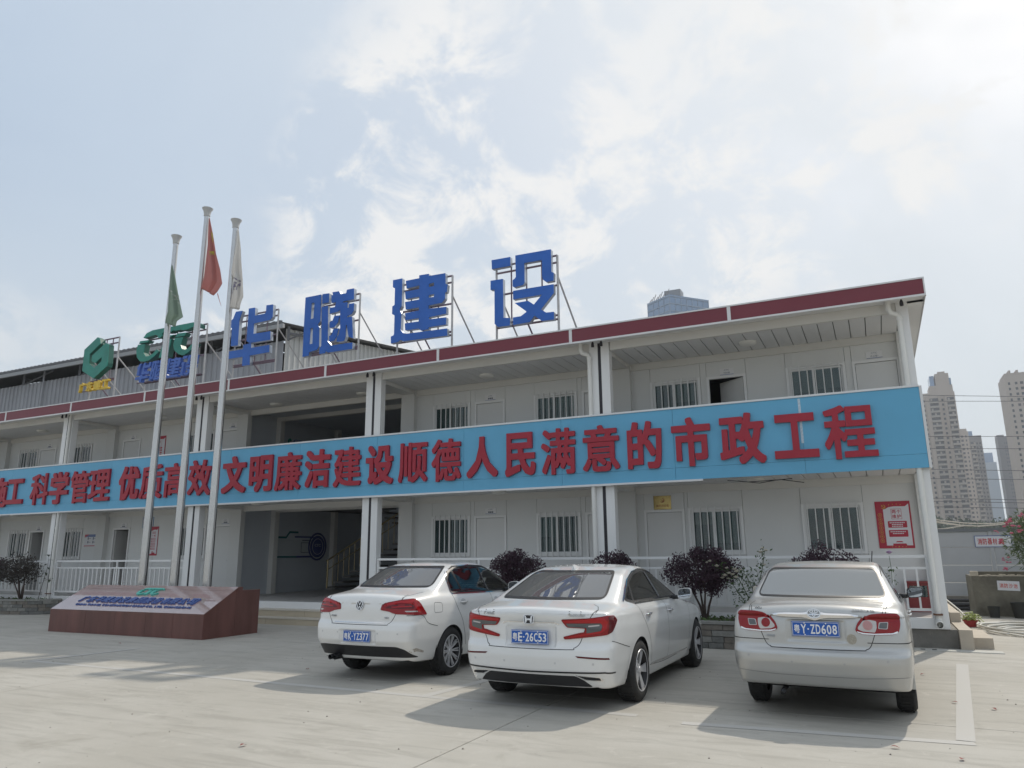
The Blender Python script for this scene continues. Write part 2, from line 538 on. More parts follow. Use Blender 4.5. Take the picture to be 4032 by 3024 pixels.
def mk_mesh(name, V, F, N=None, smooth=True):
    me = bpy.data.meshes.new(name)
    V = np.asarray(V, float)
    if isinstance(F, np.ndarray) and F.ndim == 2:
        nf, k = F.shape
        me.vertices.add(len(V)); me.vertices.foreach_set('co', V.astype(np.float32).ravel())
        me.loops.add(nf*k); me.loops.foreach_set('vertex_index', F.astype(np.int32).ravel())
        me.polygons.add(nf); me.polygons.foreach_set('loop_start', np.arange(0, nf*k, k, dtype=np.int32))
        me.update(calc_edges=True)
    else:
        me.from_pydata([tuple(v) for v in V], [], F); me.update()
    if smooth: me.shade_smooth()
    me.validate()
    if N is not None and len(me.vertices) == len(V): me.normals_split_custom_set_from_vertices([tuple(n) for n in N])
    return me
def panel(cs, name, outline, frame, m, parent, h=0.002, skirt=0.012, step=0.035, holes=()):
    """a piece of sheet lying on the body, proud by h, with turned-in edges"""
    loops = [resample(outline, step)] + [resample(q, step) for q in holes]
    o = loops[0]; lo, hi = o.min(0), o.max(0)
    gx, gy = np.meshgrid(np.arange(lo[0]+step/2, hi[0], step), np.arange(lo[1]+step/2, hi[1], step))
    G = np.stack([gx.ravel(), gy.ravel()], 1)
    if len(G):
        k = npip(G, o) & (dist_poly(G, o) > step*0.45)
        for q in loops[1:]: k &= ~npip(G, q) & (dist_poly(G, q) > step*0.45)
        G = G[k]
    P = np.vstack(loops+[G]); ed = []; c = 0
    for l in loops:
        ed += [(c+i, c+(i+1) % len(l)) for i in range(len(l))]; c += len(l)
    r = delaunay_2d_cdt([Vector(p) for p in P], ed, [], 0, 1e-6)
    P = np.array([tuple(v) for v in r[0]]); F = [tuple(f) for f in r[2]]
    Fa = np.array(F); cen = P[Fa].mean(1); keep = npip(cen, o)
    for q in loops[1:]: keep &= ~npip(cen, q)
    Fa = Fa[keep]
    O, d = frame(P); X, ok = cs.cast(O, d); N = cs.grad(X)
    Fa = Fa[ok[Fa].all(1)]
    V = X + N*h
    a = V[Fa]; fn = np.cross(a[:,1]-a[:,0], a[:,2]-a[:,0]); flip = (fn*N[Fa[:,0]]).sum(1) < 0
    Fa[flip] = Fa[flip][:, ::-1]
    F = [tuple(int(i) for i in f) for f in Fa]
    ec = set()
    for f in F:
        for i in range(3): ec.add((f[i], f[(i+1)%3]))
    bd = [(a_, b_) for (a_, b_) in ec if (b_, a_) not in ec]
    n = len(V); V2 = X - N*skirt
    F += [(b_, a_, a_+n, b_+n) for a_, b_ in bd]
    me = mk_mesh(name, np.vstack([V, V2]), F, np.vstack([N, N]))
    return link(name, me, m, parent)
def ribbon(cs, lines, w, frame, h=0.0012, closed=False, step=0.02):
    """thin strips along 2-D lines: returns V, F, N"""
    V = []; F = []; N = []
    for l in lines:
        l = np.asarray(l, float)
        L = resample(l, step, closed)
        if closed: t = np.roll(L, -1, 0)-np.roll(L, 1, 0)
        else: t = np.gradient(L, axis=0)
        t /= np.hypot(*t.T)[:,None]+1e-9; nn = np.stack([-t[:,1], t[:,0]], 1)
        A, B = L-nn*w/2, L+nn*w/2
        O, d = frame(np.vstack([A, B])); X, ok = cs.cast(O, d); G = cs.grad(X)
        m = len(L); b = len(V)
        V += list(X+G*h); N += list(G)
        for i in range(m if closed else m-1):
            j = (i+1) % m
            if ok[[i, j, i+m, j+m]].all(): F.append((b+i, b+j, b+j+m, b+i+m))
    return V, F, N
def ribbon_obj(cs, name, jobs, m, parent):
    V = []; F = []; N = []
    for (lines, w, frame, kw) in jobs:
        v, f, n = ribbon(cs, lines, w, frame, **kw); b = len(V); V += v; N += n; F += [tuple(i+b for i in q) for q in f]
    Va = np.array(V); Na = np.array(N)
    F = [q if np.dot(np.cross(Va[q[1]]-Va[q[0]], Va[q[2]]-Va[q[0]]), Na[q[0]]) > 0 else q[::-1] for q in F]
    return link(name, mk_mesh(name, Va, F, Na), m, parent)
def mir(l): return [(-p[0], p[1]) for p in l]
def body_grid(cs, sp):
    y0, y1 = sp['ends']; hw = 1.05; zt = 1.7; zb = 0.05; st = 0.017
    xs = np.linspace(-hw, hw, int(2*hw/0.021)+1); ys = np.linspace(y0-0.12, y1+0.12, int((y1-y0)/st)+1); zs = np.linspace(zb, zt, int((zt-zb)/0.0185)+1)
    quads = []; Vs = []
    def add(A, B, mk):
        a, b = np.meshgrid(A, B, indexing='ij'); P = mk(a.ravel(), b.ravel()); n, m = len(A), len(B)
        i, j = np.meshgrid(np.arange(n-1), np.arange(m-1), indexing='ij'); k = (i*m+j).ravel()
        base = sum(len(v) for v in Vs); Vs.append(P); quads.append(np.stack([k, k+m, k+m+1, k+1], 1)+base)
    one = np.ones_like
    add(xs, ys, lambda a, b: np.stack([a, b, one(a)*zt], 1))
    for s in (-1, 1): add(ys, zs, lambda a, b: np.stack([one(a)*s*hw, a, b], 1))
    for yv in (ys[0], ys[-1]): add(xs, zs, lambda a, b: np.stack([a, one(a)*yv, b], 1))
    P = np.vstack(Vs); F = np.vstack(quads)
    Q = np.stack([np.clip(P[:,0], -0.32, 0.32), np.clip(P[:,1], y0+0.62, y1-0.8), np.clip(P[:,2], 0.5, 0.6)], 1)
    lo = np.zeros(len(P)); hi = np.ones(len(P))
    for _ in range(30):
        m = (lo+hi)/2; v = cs.f(Q+(P-Q)*m[:,None]); neg = v < 0; lo = np.where(neg, m, lo); hi = np.where(neg, hi, m)
    X = Q+(P-Q)*lo[:,None]
    # weld seams
    key = np.round(P*1e4).astype(np.int64); _, idx, inv = np.unique(key, axis=0, return_index=True, return_inverse=True)
    X = X[idx]; F = inv.ravel()[F]
    N = cs.grad(X)
    a = X[F]; fn = np.cross(a[:,1]-a[:,0], a[:,2]-a[:,0])
    fl = (fn*N[F[:,0]]).sum(1) < 0; F[fl] = F[fl][:, ::-1]
    return X, F, N
def sub_mesh(name, X, F, N, keep):
    Fk = F[keep]; u, inv = np.unique(Fk, return_inverse=True)
    return mk_mesh(name, X[u], inv.reshape(Fk.shape), N[u])
def wheel_meshes(R, w, rr, style):
    """tyre, rim (dark barrel and bright face) around the x axis, outer side at +x"""
    h = w/2
    t = MB().lathe([(rr-0.004, -h+0.01), (rr+0.012, -h), (R-0.035, -h), (R-0.012, -h+0.018), (R, -h+0.04), (R, h-0.04), (R-0.012, h-0.018), (R-0.035, h), (rr+0.012, h+0.004), (rr-0.004, h-0.006)], 'x', 56)
    # tread blocks
    for k in range(44):
        a = 2*math.pi*k/44
        for (u0, u1, tw) in ((-h+0.03, -0.045, 0.35), (-0.032, 0.032, -0.2), (0.045, h-0.03, -0.35)):
            q = []
            for (u, da) in ((u0, 0.0), (u1, 0.0), (u1, 0.105), (u0, 0.105)):
                aa = a+da+tw*u
                q.append((u, (R+0.005)*math.cos(aa), (R+0.005)*math.sin(aa)))
            p = [(v[0], v[1]*(R-0.004)/(R+0.005), v[2]*(R-0.004)/(R+0.005)) for v in q]
            t.add(q+p, [(0,1,2,3), (0,4,5,1), (1,5,6,2), (2,6,7,3), (3,7,4,0)])
    barrel = MB().lathe([(rr-0.004, h-0.004), (rr-0.02, h-0.03), (rr-0.04, -h+0.02)], 'x', 48)
    barrel.lathe([(0.0, -0.005), (rr-0.03, -0.03)], 'x', 48)
    disc = MB().lathe([(0.05, 0.012), (0.125, 0.012), (0.125, 0.0)], 'x', 32)
    face = MB().lathe([(rr-0.012, h+0.001), (rr, h+0.004), (rr+0.004, h-0.004)], 'x', 56)
    face.lathe([(0.0, h-0.018), (0.03, h-0.018), (0.036, h-0.026), (0.07, h-0.032), (0.075, h-0.07)], 'x', 24)
    def spoke(a, r0, r1, w0, w1, x0, x1, tw=0.0, th=0.022):
        ca, sa = math.cos(a), math.sin(a); cb, sb = math.cos(a+tw), math.sin(a+tw)
        vs = []
        for (r, wd, xx, c, s_) in ((r0, w0, x0, ca, sa), (r1, w1, x1, cb, sb)):
            for (dx, dw) in ((0, -wd), (0, wd), (-th, wd*0.7), (-th, -wd*0.7)):
                vs.append((xx+dx, r*c-dw*s_, r*s_+dw*c))
        return vs, [(0,4,5,1), (1,5,6,2), (2,6,7,3), (3,7,4,0), (4,7,6,5), (0,1,2,3)]
    for k in range(style['n']):
        a = 2*math.pi*k/style['n']+style.get('ph', 0)
        for (da, tw) in style['set']:
            vs, fs = spoke(a+da, 0.055, rr-0.006, style['w0'], style['w1'], h-0.03, h-0.012, tw)
            face.add(vs, fs)
    return t, barrel, disc, face
def build_car(sp):
    root = thing('parked_car', sp['label'], 'car', (sp['pos'][0], sp['pos'][1], 0.0), -R_(sp['heading']), 'cars parked in front of the office')
    cs = CarShape(sp); paint = sp['paint']
    X, F, N = body_grid(cs, sp)
    C = X[F].mean(1); CN = N[F].mean(1)
    R, wb = sp['wheel_r'], sp['wheelbase']; ar = sp['arch_r']
    keep = np.ones(len(F), bool)
    for yy in (0.0, wb):
        keep &= ~((np.hypot(C[:,1]-yy, C[:,2]-R-0.01) < ar) & (np.abs(C[:,0]) > 0.42))
    # window openings
    def cut(outl, frame_ax, cond, m=0.014):
        P = C[:, frame_ax]; k = cond & npip(P, outl); idx = np.where(k)[0]
        d = dist_poly(P[idx], outl); kk = np.zeros(len(C), bool); kk[idx[d > m]] = True
        return kk
    rw, ws = soft(sp['rear_glass'], 0.06), soft(sp['windscreen'], 0.05)
    keep &= ~cut(rw, [0, 2], (CN[:,1] < -0.1) & (C[:,1] < 0.9))
    keep &= ~cut(ws, [0, 2], (CN[:,1] > 0.1) & (C[:,1] > 0.9))
    sides = [soft(q, sp.get('win_r', 0.03)) for q in sp['side_glass']]
    dlo = sp['dlo'] = soft(sp['dlo_outline'], 0.035)
    for s in (-1, 1): keep &= ~cut(dlo, [1, 2], CN[:,0]*s > 0.3, 0.018)
    # parts of the sheet metal
    lid = np.zeros(len(F), bool)
    ll = soft(sp['lid'], 0.05)
    lid |= npip(C[:, [0, 2]], ll) & (CN[:,1] < -0.35) & (C[:,1] < 0)
    lt = np.array(sp['lid_top']); lid |= npip(C[:, [0, 1]], lt) & (CN[:,2] > 0.3) & (C[:,2] > 0.9)
    lid &= ~npip(C[:, [0, 2]], rw)
    doors = [np.array(q) for q in sp['doors']]
    used = lid.copy()
    bl = sp['bumper_z']
    bump = (C[:,2] < np.interp(np.abs(C[:,0]), [q[0] for q in bl], [q[1] for q in bl])) & (C[:,1] < -R-0.05) & ~used
    body_k = keep & ~lid & ~bump
    for s, nm in ((1, 'right'), (-1, 'left')):
        for q in doors:
            k = keep & npip(C[:, [1, 2]], q) & (CN[:,0]*s > 0.3) & ~lid & ~bump
            link('door', sub_mesh('door', X, F, N, k), paint, root); body_k &= ~k
    link('body', sub_mesh('body', X, F, N, body_k), paint, root)
    link('boot_lid', sub_mesh('boot_lid', X, F, N, keep & lid), paint, root)
    link('rear_bumper', sub_mesh('rear_bumper', X, F, N, keep & bump), paint, root)
    # dark lining just inside the shell, seats, dashboard
    li = sub_mesh('lining', X-N*0.035, F[:, ::-1], -N, keep)
    link('cabin_lining', li, M_TRIM, root)
    zf = 0.34
    s_ = MB()
    for x in (-0.36, 0.36):
        s_.box(x-0.25, x+0.25, 1.05, 1.55, 0.42, 0.60)
        s_.add([(x-0.24, 0.98, 0.5), (x+0.24, 0.98, 0.5), (x+0.24, 1.12, 0.5), (x-0.24, 1.12, 0.5), (x-0.2, 0.80, 1.10), (x+0.2, 0.80, 1.10), (x+0.2, 0.90, 1.12), (x-0.2, 0.90, 1.12)], [(0,3,2,1),(4,5,6,7),(0,1,5,4),(1,2,6,5),(2,3,7,6),(3,0,4,7)])
        s_.box(x-0.13, x+0.13, 0.75, 0.86, 1.13, 1.31)
    s_.build('front_seat', M_SEAT, root, bevel=0.03, smooth=True)
    s_ = MB().box(-0.6, 0.6, 0.1, 0.62, 0.42, 0.58)
    s_.add([(-0.6, 0.1, 0.5), (0.6, 0.1, 0.5), (0.6, 0.25, 0.5), (-0.6, 0.25, 0.5), (-0.55, 0.02, 0.98), (0.55, 0.02, 0.98), (0.55, 0.14, 1.0), (-0.55, 0.14, 1.0)], [(0,3,2,1),(4,5,6,7),(0,1,5,4),(1,2,6,5),(2,3,7,6),(3,0,4,7)])
    for x in (-0.36, 0.36): s_.box(x-0.11, x+0.11, 0.04, 0.13, 1.0, 1.15)
    s_.build('rear_seat', M_SEAT, root, bevel=0.03, smooth=True)
    MB().box(-0.62, 0.62, 1.85, 2.4, 0.7, 0.98).build('dashboard', M_TRIM, root, bevel=0.05)
    MB().lathe([(0.17, -0.012), (0.185, 0.0), (0.17, 0.012), (0.157, 0.0), (0.17, -0.012)], 'y', 20, (-0.36, 1.72, 0.93)).build('steering_wheel', M_TRIM, root, smooth=True)
    MB().box(-0.66, 0.66, -0.62, -0.15, 0.99, 1.01).build('parcel_shelf', M_TRIM, root)
    bx('floor_pan', M_UNDER, root, -0.68, 0.68, sp['ends'][0]+0.62, sp['ends'][1]-0.5, 0.235, 0.28)
    # glass
    g = panel(cs, 'rear_window', rw, F_rear, sp['glass_r'], root, h=0.003)
    panel(cs, 'windscreen', ws, F_front, M_GLASS, root, h=0.003)
    jb = []
    for fr, sx in ((F_right, 1), (F_left, -1)):
        for q in sides: panel(cs, 'side_window', q, fr, sp['glass_s'], root, h=0.0025)
        jb.append(([dlo], 0.034, fr, dict(h=0.0045, closed=True)))
        jb += [([l], 0.05, fr, dict(h=0.0040)) for l in sp['pillars']]
    jb.append(([rw], sp.get('seal', 0.022), F_rear, dict(h=0.0042, closed=True))); jb.append(([ws], 0.03, F_front, dict(h=0.0042, closed=True)))
    ribbon_obj(cs, 'window_seal', jb, M_RUB, root)['kind'] = 'stuff'
    if sp.get('chrome'):
        [ribbon_obj(cs, 'window_trim', [([l], w_, fr, dict(h=0.007))], M_CHROME, root) for fr in (F_right, F_left) for (l, w_) in sp['chrome']]
    # shut lines
    jobs = []
    for fr in (F_right, F_left): jobs += [([spline(l, 5, False)], 0.007, fr, {}) for l in sp['gaps_side']]
    jobs += [([soft(l, 0.05) if cl else spline(l, 4, False)], 0.007, F_rear, dict(closed=cl)) for (l, cl) in sp['gaps_rear']]
    jobs += [([l], 0.007, F_top, {}) for l in sp['gaps_top']]
    ribbon_obj(cs, 'panel_gap', jobs, M_GAP, root)['kind'] = 'stuff'
    # wheel arch lips, liners
    V = []
    for fr in (F_right, F_left):
        for yy in (0.0, wb):
            a = np.linspace(R_(-24), R_(204), 44)
            lp = np.stack([yy+(ar+0.004)*np.cos(a), R+0.01+(ar+0.004)*np.sin(a)], 1)
            lp = lp[lp[:,1] > 0.26]
            ribbon_obj(cs, 'wheel_arch_lip', [([lp], 0.055, fr, dict(h=0.0035))], paint, root)
    for sx in (-1, 1):
        for yy in (0.0, wb):
            ln = MB(); n = 24; vs = []; 
            for k in range(n+1):
                a = math.pi*k/n*1.16-0.25
                for xx in (0.86, 0.45): vs.append((sx*xx*sp['hw']/0.9, yy+(ar-0.004)*math.cos(a), R+0.01+(ar-0.004)*math.sin(a)))
            ln.add(vs, [(2*k, 2*k+1, 2*k+3, 2*k+2) for k in range(n)])
            ln.add([(sx*0.45, yy, R)]+[vs[2*k+1] for k in range(n+1)], [(0, k+1, k+2) for k in range(n)])
            ln.build('wheel_arch_liner', M_UNDER, root)
    # wheels
    t, ba, di, fa = wheel_meshes(R, sp['tyre_w'], sp['rim_r'], sp['rim'])
    mt, mb_, md, mf = t.mesh('tyre', True), ba.mesh('rim_barrel', True), di.mesh('brake_disc', True), fa.mesh('rim_face', False)
    for me in (mt,): me.set_sharp_from_angle(angle=R_(40))
    for yy in (0.0, wb):
        for sx in (1, -1):
            wo = link('wheel', mt, M_TYRE, root, (sx*(sp['track']/2), yy, R))
            if sx < 0: wo.rotation_euler = (0, 0, math.pi)
            link('rim_barrel', mb_, M_RIMDARK, wo); link('brake_disc', md, M_STEEL, wo); link('rim_face', mf, sp['rim_mat'], wo)
    return root, cs
def lamp_set(cs, root, side, base, segs, a, mats):
    """tail lamp: red cover with inner pieces; outlines in slanted rear view"""
    fr = F_corner(side, a)
    o = panel(cs, 'tail_lamp', soft(base, 0.02), fr, mats[0], root, h=0.010, skirt=0.02, step=0.03)
    o_inv = o
    for (pl, m, h, nm) in segs:
        q = panel(cs, nm, soft(pl, 0.012), fr, m, root, h=h, skirt=0.004, step=0.03)
        q.parent = o
    return o
def plate(root, text, x, y, z, tilt=0.0):
    p = MB().box(-0.22, 0.22, 0, 0.012, -0.07, 0.07).build('number_plate', M_PLATE, root, bevel=0.004)
    p.location = (x, y, z); p.rotation_euler = (-tilt, 0, 0)
    fr = lambda u, v, w: (u, -0.0035+w, v)
    m = MB()
    bold_text(m, text[0], -0.200, -0.145, -0.042, 0.042, fr, 0.004, 0.012)
    bold_text(m, text[1], -0.134, -0.084, -0.045, 0.045, fr, 0.004, 0.018)
    m.prism([[(-0.066+0.008*math.cos(a), 0.008*math.sin(a)) for a in np.linspace(0, 6.28, 10)[:-1]]], 0.004, fr)
    for i, c in enumerate(text[2]):
        bold_text(m, c, -0.045+i*0.0505, -0.003+i*0.0505 if c != '1' else -0.02+i*0.0505, -0.045, 0.045, fr, 0.004, 0.018)
    m.build('plate_lettering', M_WHITE, p, kind='stuff')
    f = MB()
    for (a, b, c, d) in ((-0.216, 0.216, 0.061, 0.064), (-0.216, 0.216, -0.064, -0.061), (-0.216, -0.213, -0.064, 0.064), (0.213, 0.216, -0.064, 0.064)): f.box(a, b, -0.002, 0.003, c, d)
    f.build('plate_border', M_WHITE, p)
    b = MB()
    for x_ in (-0.1, 0.1):
        for z_ in (0.055, -0.055): b.lathe([(0.0, -0.006), (0.007, -0.005), (0.008, 0.0)], 'y', 8, (x_, 0, z_))
    b.build('plate_bolt', M_CHROME, p, smooth=True, kind='stuff')
    return p
def surf_frame(cs, x, z, lift=0.003):
    """frame on the rear face: u right, v up along the surface"""
    X, ok = cs.cast(np.array([[x, -1.8, z]]), np.array([0, 1.0, 0])); N = cs.grad(X)[0]; X = X[0]
    r = np.cross(np.array([0, 0, 1.0]), -N); r = r/np.linalg.norm(r); r = r if r[0] > 0 else -r
    u = np.cross(-N, r); u = u if u[2] > 0 else -u
    return lambda a, b, w: tuple(X + r*a + u*b + N*(lift-w))
def flat_frame(cs, x, z, lift=0.003, tilt=0.25):
    """near upright frame at the rear face, turned with the plan curve only"""
    X, ok = cs.cast(np.array([[x, -1.8, z]]), np.array([0, 1.0, 0])); N = cs.grad(X)[0]; X = X[0]
    N = np.array([N[0], -abs(N[1]), 0.0]); N /= np.linalg.norm(N); N = N+np.array([0, 0, math.tan(tilt)]); N /= np.linalg.norm(N)
    r = np.cross(np.array([0, 0, 1.0]), -N); r /= np.linalg.norm(r); r = r if r[0] > 0 else -r; u = np.cross(N, r); u = u if u[2] > 0 else -u
    return lambda a, b, w: tuple(X + r*a + u*b + N*(lift-w))
def badge_text(cs, root, text, x, z, h, name='badge_lettering', m=None, bold=0.03, wmax=None, shear=0.0):
    fr = flat_frame(cs, x, z, 0.012); mb = MB()
    flat_text(mb, text, 0, 0, h, fr, 0.011, wmax=wmax, shear=shear)
    return mb.build(name, m or M_BADGE, root, kind='stuff')
def on_side(cs, side, y, z):
    X, ok = cs.cast(np.array([[side*1.4, y, z]]), np.array([-side*1.0, 0, 0])); return X[0], cs.grad(X)[0]
def handle(cs, root, side, y, z, m, L=0.21):
    X, N = on_side(cs, side, y, z)
    mb = MB()
    n = 9; vs = []
    for i in range(n):
        t = i/(n-1); yy = (t-0.5)*L; out = 0.034*math.sin(math.pi*min(max(t, 0.04), 0.96))**0.45; hh = 0.014*math.sin(math.pi*min(max(t, 0.08), 0.92))**0.5
        zc = z + 0.004*t
        for (o_, v_) in ((out, -hh), (out+0.006, 0), (out, hh), (out-0.016, hh*0.8), (out-0.016, -hh*0.8)):
            vs.append((X[0]+side*o_, y+yy, zc+v_))
    fs = [(i*5+k, i*5+(k+1) % 5, (i+1)*5+(k+1) % 5, (i+1)*5+k) for i in range(n-1) for k in range(5)]
    fs += [(0, 1, 2, 3, 4), tuple((n-1)*5+k for k in range(5))]
    mb.add(vs, fs)
    o = mb.build('door_handle', m, root, smooth=True)
    # flat grey oval painting in the shade of a recess behind the grip
    q = [(y+0.075*math.cos(a), z+0.045*math.sin(a)) for a in np.linspace(0, 2*math.pi, 18)[:-1]]
    panel(cs, 'handle_shade_patch', np.array(q), F_right if side > 0 else F_left, M_HANDLESHADE, root, h=0.0008, skirt=0.001)
    return o
def mirror(cs, root, side, y, z, m, w=0.2, hgt=0.15, base_m=None):
    x0 = cs.sp['hw']-0.08
    mb = MB(); n = 10; vs = []
    # shell: flat back (mirror side) towards the rear, rounded front
    for (dy, sc) in ((0, 0.96), (0.02, 1.0), (0.07, 0.93), (0.11, 0.72), (0.135, 0.35)):
        for k in range(16):
            a = 2*math.pi*k/16; c, s_ = math.cos(a), math.sin(a)
            px = abs(c)**0.55*math.copysign(1, c)*w/2*sc; pz = abs(s_)**0.55*math.copysign(1, s_)*hgt/2*sc
            vs.append((side*(x0+0.075+w/2+px*1.0), y+dy-0.02*(px+w/2)/w, z+pz+0.02*(px/w)))
    fs = [(i*16+k, i*16+(k+1) % 16, (i+1)*16+(k+1) % 16, (i+1)*16+k) for i in range(4) for k in range(16)]
    fs += [tuple(range(16)), tuple(64+k for k in range(16))]
    mb.add(vs, fs)
    o = mb.build('wing_mirror', m, root, smooth=True, auto=50)
    gl = MB()
    g = [((v[0]-side*(x0+0.075+w/2))*0.9+side*(x0+0.075+w/2), v[1]-0.003, (v[2]-z)*0.88+z) for v in vs[:16]]
    gl.add(g, [tuple(range(16))]); gl.build('mirror_glass', M_MIRROR, o)
    MB().tube([(side*(x0-0.02), y+0.06, z-0.05), (side*(x0+0.06), y+0.06, z-0.05), (side*(x0+0.13), y+0.06, z-0.03)], [0.03, 0.028, 0.025], 8).build('mirror_stalk', base_m or M_TRIM, o, smooth=True)
    return o

M_TRIM = mat('dark_trim', (0.03, 0.03, 0.033), 0.6)
M_SEAT = mat('seat_cloth', (0.05, 0.045, 0.045), 0.8)
M_UNDER = mat('underbody', (0.015, 0.015, 0.016), 0.9)
M_RUB = mat('window_rubber', (0.012, 0.012, 0.013), 0.45)
M_GAP = mat('shut_line', (0.03, 0.03, 0.03), 0.9)
M_HANDLESHADE = mat('handle_shade', (0.45, 0.45, 0.45), 0.3)
M_TYRE = mat('tyre_rubber', (0.022, 0.022, 0.022), 0.85, var=0.35, vscale=9)
M_RIMDARK = mat('rim_dark', (0.03, 0.03, 0.032), 0.5, metal=0.4)
M_STEEL = mat('brake_steel', (0.35, 0.34, 0.33), 0.4, metal=1.0)
M_ALLOY = mat('bright_alloy', (0.60, 0.60, 0.61), 0.35, metal=0.35)
M_CHROME = mat('chrome', (0.78, 0.78, 0.79), 0.08, metal=1.0)
M_BADGE = mat('badge_chrome', (0.50, 0.50, 0.50), 0.3, metal=0.6)
M_MIRROR = mat('mirror_silver', (0.6, 0.63, 0.65), 0.02, metal=1.0)
M_GLASS = glass_mat('car_glass', (0.62, 0.68, 0.66), 1.6, body=0.15)
M_GLASS_DARK = glass_mat('car_glass_dark', (0.22, 0.25, 0.27), 1.3, body=0.35)
M_GLASS_REAR = glass_mat('car_glass_rear', (0.20, 0.22, 0.24), 1.7, body=0.72, base=(0.17, 0.175, 0.18))
M_GLASS_FILM = glass_mat('car_glass_film', (0.16, 0.18, 0.19), 2.4, body=0.8, base=(0.24, 0.26, 0.265))
M_PLATE = mat('plate_blue', (0.012, 0.10, 0.42), 0.35)
M_WHITE = mat('plate_white', (0.80, 0.80, 0.80), 0.5)
M_PAINT_W = mat('white_car_paint', (0.76, 0.755, 0.735), 0.28, coat=0.8, var=0.03, vscale=1.2)
M_PAINT_W2 = mat('pearl_white_paint', (0.75, 0.75, 0.735), 0.26, coat=0.9, var=0.03, vscale=1.4)
M_PAINT_S = mat('silver_car_paint', (0.50, 0.50, 0.485), 0.33, metal=0.55, coat=0.6, var=0.05, vscale=1.5)
M_RED = mat('lamp_red', (0.25, 0.003, 0.006), 0.14, coat=0.35, spec=0.35)
M_REDD = mat('lamp_red_dark', (0.10, 0.002, 0.005), 0.14, coat=0.35, spec=0.35)
M_REDB = mat('lamp_red_bright', (0.40, 0.006, 0.010), 0.14, coat=0.35, spec=0.35)
M_SMOKE = mat('lamp_smoke', (0.07, 0.075, 0.08), 0.10, coat=1.0)
M_CLEAR = mat('lamp_clear', (0.50, 0.46, 0.44), 0.12, coat=1.0, metal=0.3)
M_PINKCL = mat('lamp_reflector', (0.46, 0.22, 0.21), 0.12, coat=1.0)
M_BLACKP = mat('black_plastic', (0.020, 0.020, 0.022), 0.45)
# ------------------------------------------------------------------ ground
def concrete(name, c0, c1, scale=1.0):
    m = bpy.data.materials.new(name); m.use_nodes = True; nt = m.node_tree; b = nt.nodes['Principled BSDF']
    b.inputs['Roughness'].default_value = 0.88; b.inputs['Specular IOR Level'].default_value = 0.3
    g = nt.nodes.new('ShaderNodeNewGeometry')
    def noise(sc, det, rough, vec=None, dist=0.0):
        n = nt.nodes.new('ShaderNodeTexNoise'); n.inputs['Scale'].default_value = sc; n.inputs['Detail'].default_value = det; n.inputs['Roughness'].default_value = rough; n.inputs['Distortion'].default_value = dist
        nt.links.new(vec or g.outputs['Position'], n.inputs['Vector']); return n.outputs['Fac']
    mp = nt.nodes.new('ShaderNodeMapping'); mp.inputs['Scale'].default_value = (0.35, 2.2, 1); mp.inputs['Rotation'].default_value = (0, 0, 0.12)
    nt.links.new(g.outputs['Position'], mp.inputs['Vector'])
    def ramp(f, a, c, t0=0.0, t1=1.0):
        r = nt.nodes.new('ShaderNodeMapRange'); r.interpolation_type = 'SMOOTHSTEP'
        for k, v in (('From Min', a), ('From Max', c), ('To Min', t0), ('To Max', t1)): r.inputs[k].default_value = v
        nt.links.new(f, r.inputs['Value']); return r.outputs[0]
    def mix(f, a, c, mode='MIX'):
        x = nt.nodes.new('ShaderNodeMix'); x.data_type = 'RGBA'; x.blend_type = mode
        if isinstance(f, float): x.inputs['Factor'].default_value = f
        else: nt.links.new(f, x.inputs['Factor'])
        s = [i for i in x.inputs if i.type == 'RGBA']
        for q, v in zip(s, (a, c)):
            if isinstance(v, tuple): q.default_value = v
            else: nt.links.new(v, q)
        return [o for o in x.outputs if o.type == 'RGBA'][0]
    base = mix(ramp(noise(0.45*scale, 5, 0.6), 0.32, 0.68), (*c0, 1), (*c1, 1))
    brush = ramp(noise(2.2*scale, 8, 0.7, mp.outputs[0], 0.6), 0.40, 0.72)
    lo = tuple(v*0.84 for v in c0); hi = tuple(min(1, v*1.10) for v in c1)
    x = mix(ramp(brush, 0.0, 1.0, 0.0, 0.75), base, (*lo, 1))
    sp = ramp(noise(5.0*scale, 9, 0.75, None, 1.2), 0.54, 0.70, 0.0, 0.6)
    x = mix(sp, x, (*hi, 1))
    st = ramp(noise(0.9*scale, 7, 0.72, None, 0.8), 0.57, 0.76, 0.0, 0.42)
    x = mix(st, x, (lo[0]*0.72, lo[1]*0.70, lo[2]*0.66, 1))
    fine = ramp(noise(120, 3, 0.6), 0.3, 0.7, 0.90, 1.06)
    x2 = nt.nodes.new('ShaderNodeMix'); x2.data_type = 'RGBA'; x2.blend_type = 'MULTIPLY'; x2.inputs['Factor'].default_value = 1.0
    s = [i for i in x2.inputs if i.type == 'RGBA']; nt.links.new(x, s[0]); nt.links.new(fine, s[1])
    nt.links.new([o for o in x2.outputs if o.type == 'RGBA'][0], b.inputs['Base Color'])
    bp = nt.nodes.new('ShaderNodeBump'); bp.inputs['Strength'].default_value = 0.25; bp.inputs['Distance'].default_value = 0.01
    nt.links.new(noise(45, 6, 0.7), bp.inputs['Height']); nt.links.new(bp.outputs[0], b.inputs['Normal'])
    MATS[name] = m; return m
M_CONC = concrete('yard_concrete', (0.42, 0.395, 0.345), (0.485, 0.46, 0.41))
M_CONC2 = concrete('old_concrete', (0.20, 0.19, 0.17), (0.28, 0.265, 0.24), 2.5)
M_EARTH = mat('far_ground', (0.22, 0.21, 0.18), 0.95, var=0.3, vscale=0.05)
M_JOINT = mat('joint_dirt', (0.10, 0.095, 0.085), 0.95)
gr = bx('ground', M_EARTH, None, -1150, 1150, -1150, 1150, -0.60, -0.10); gr['kind'] = 'structure'
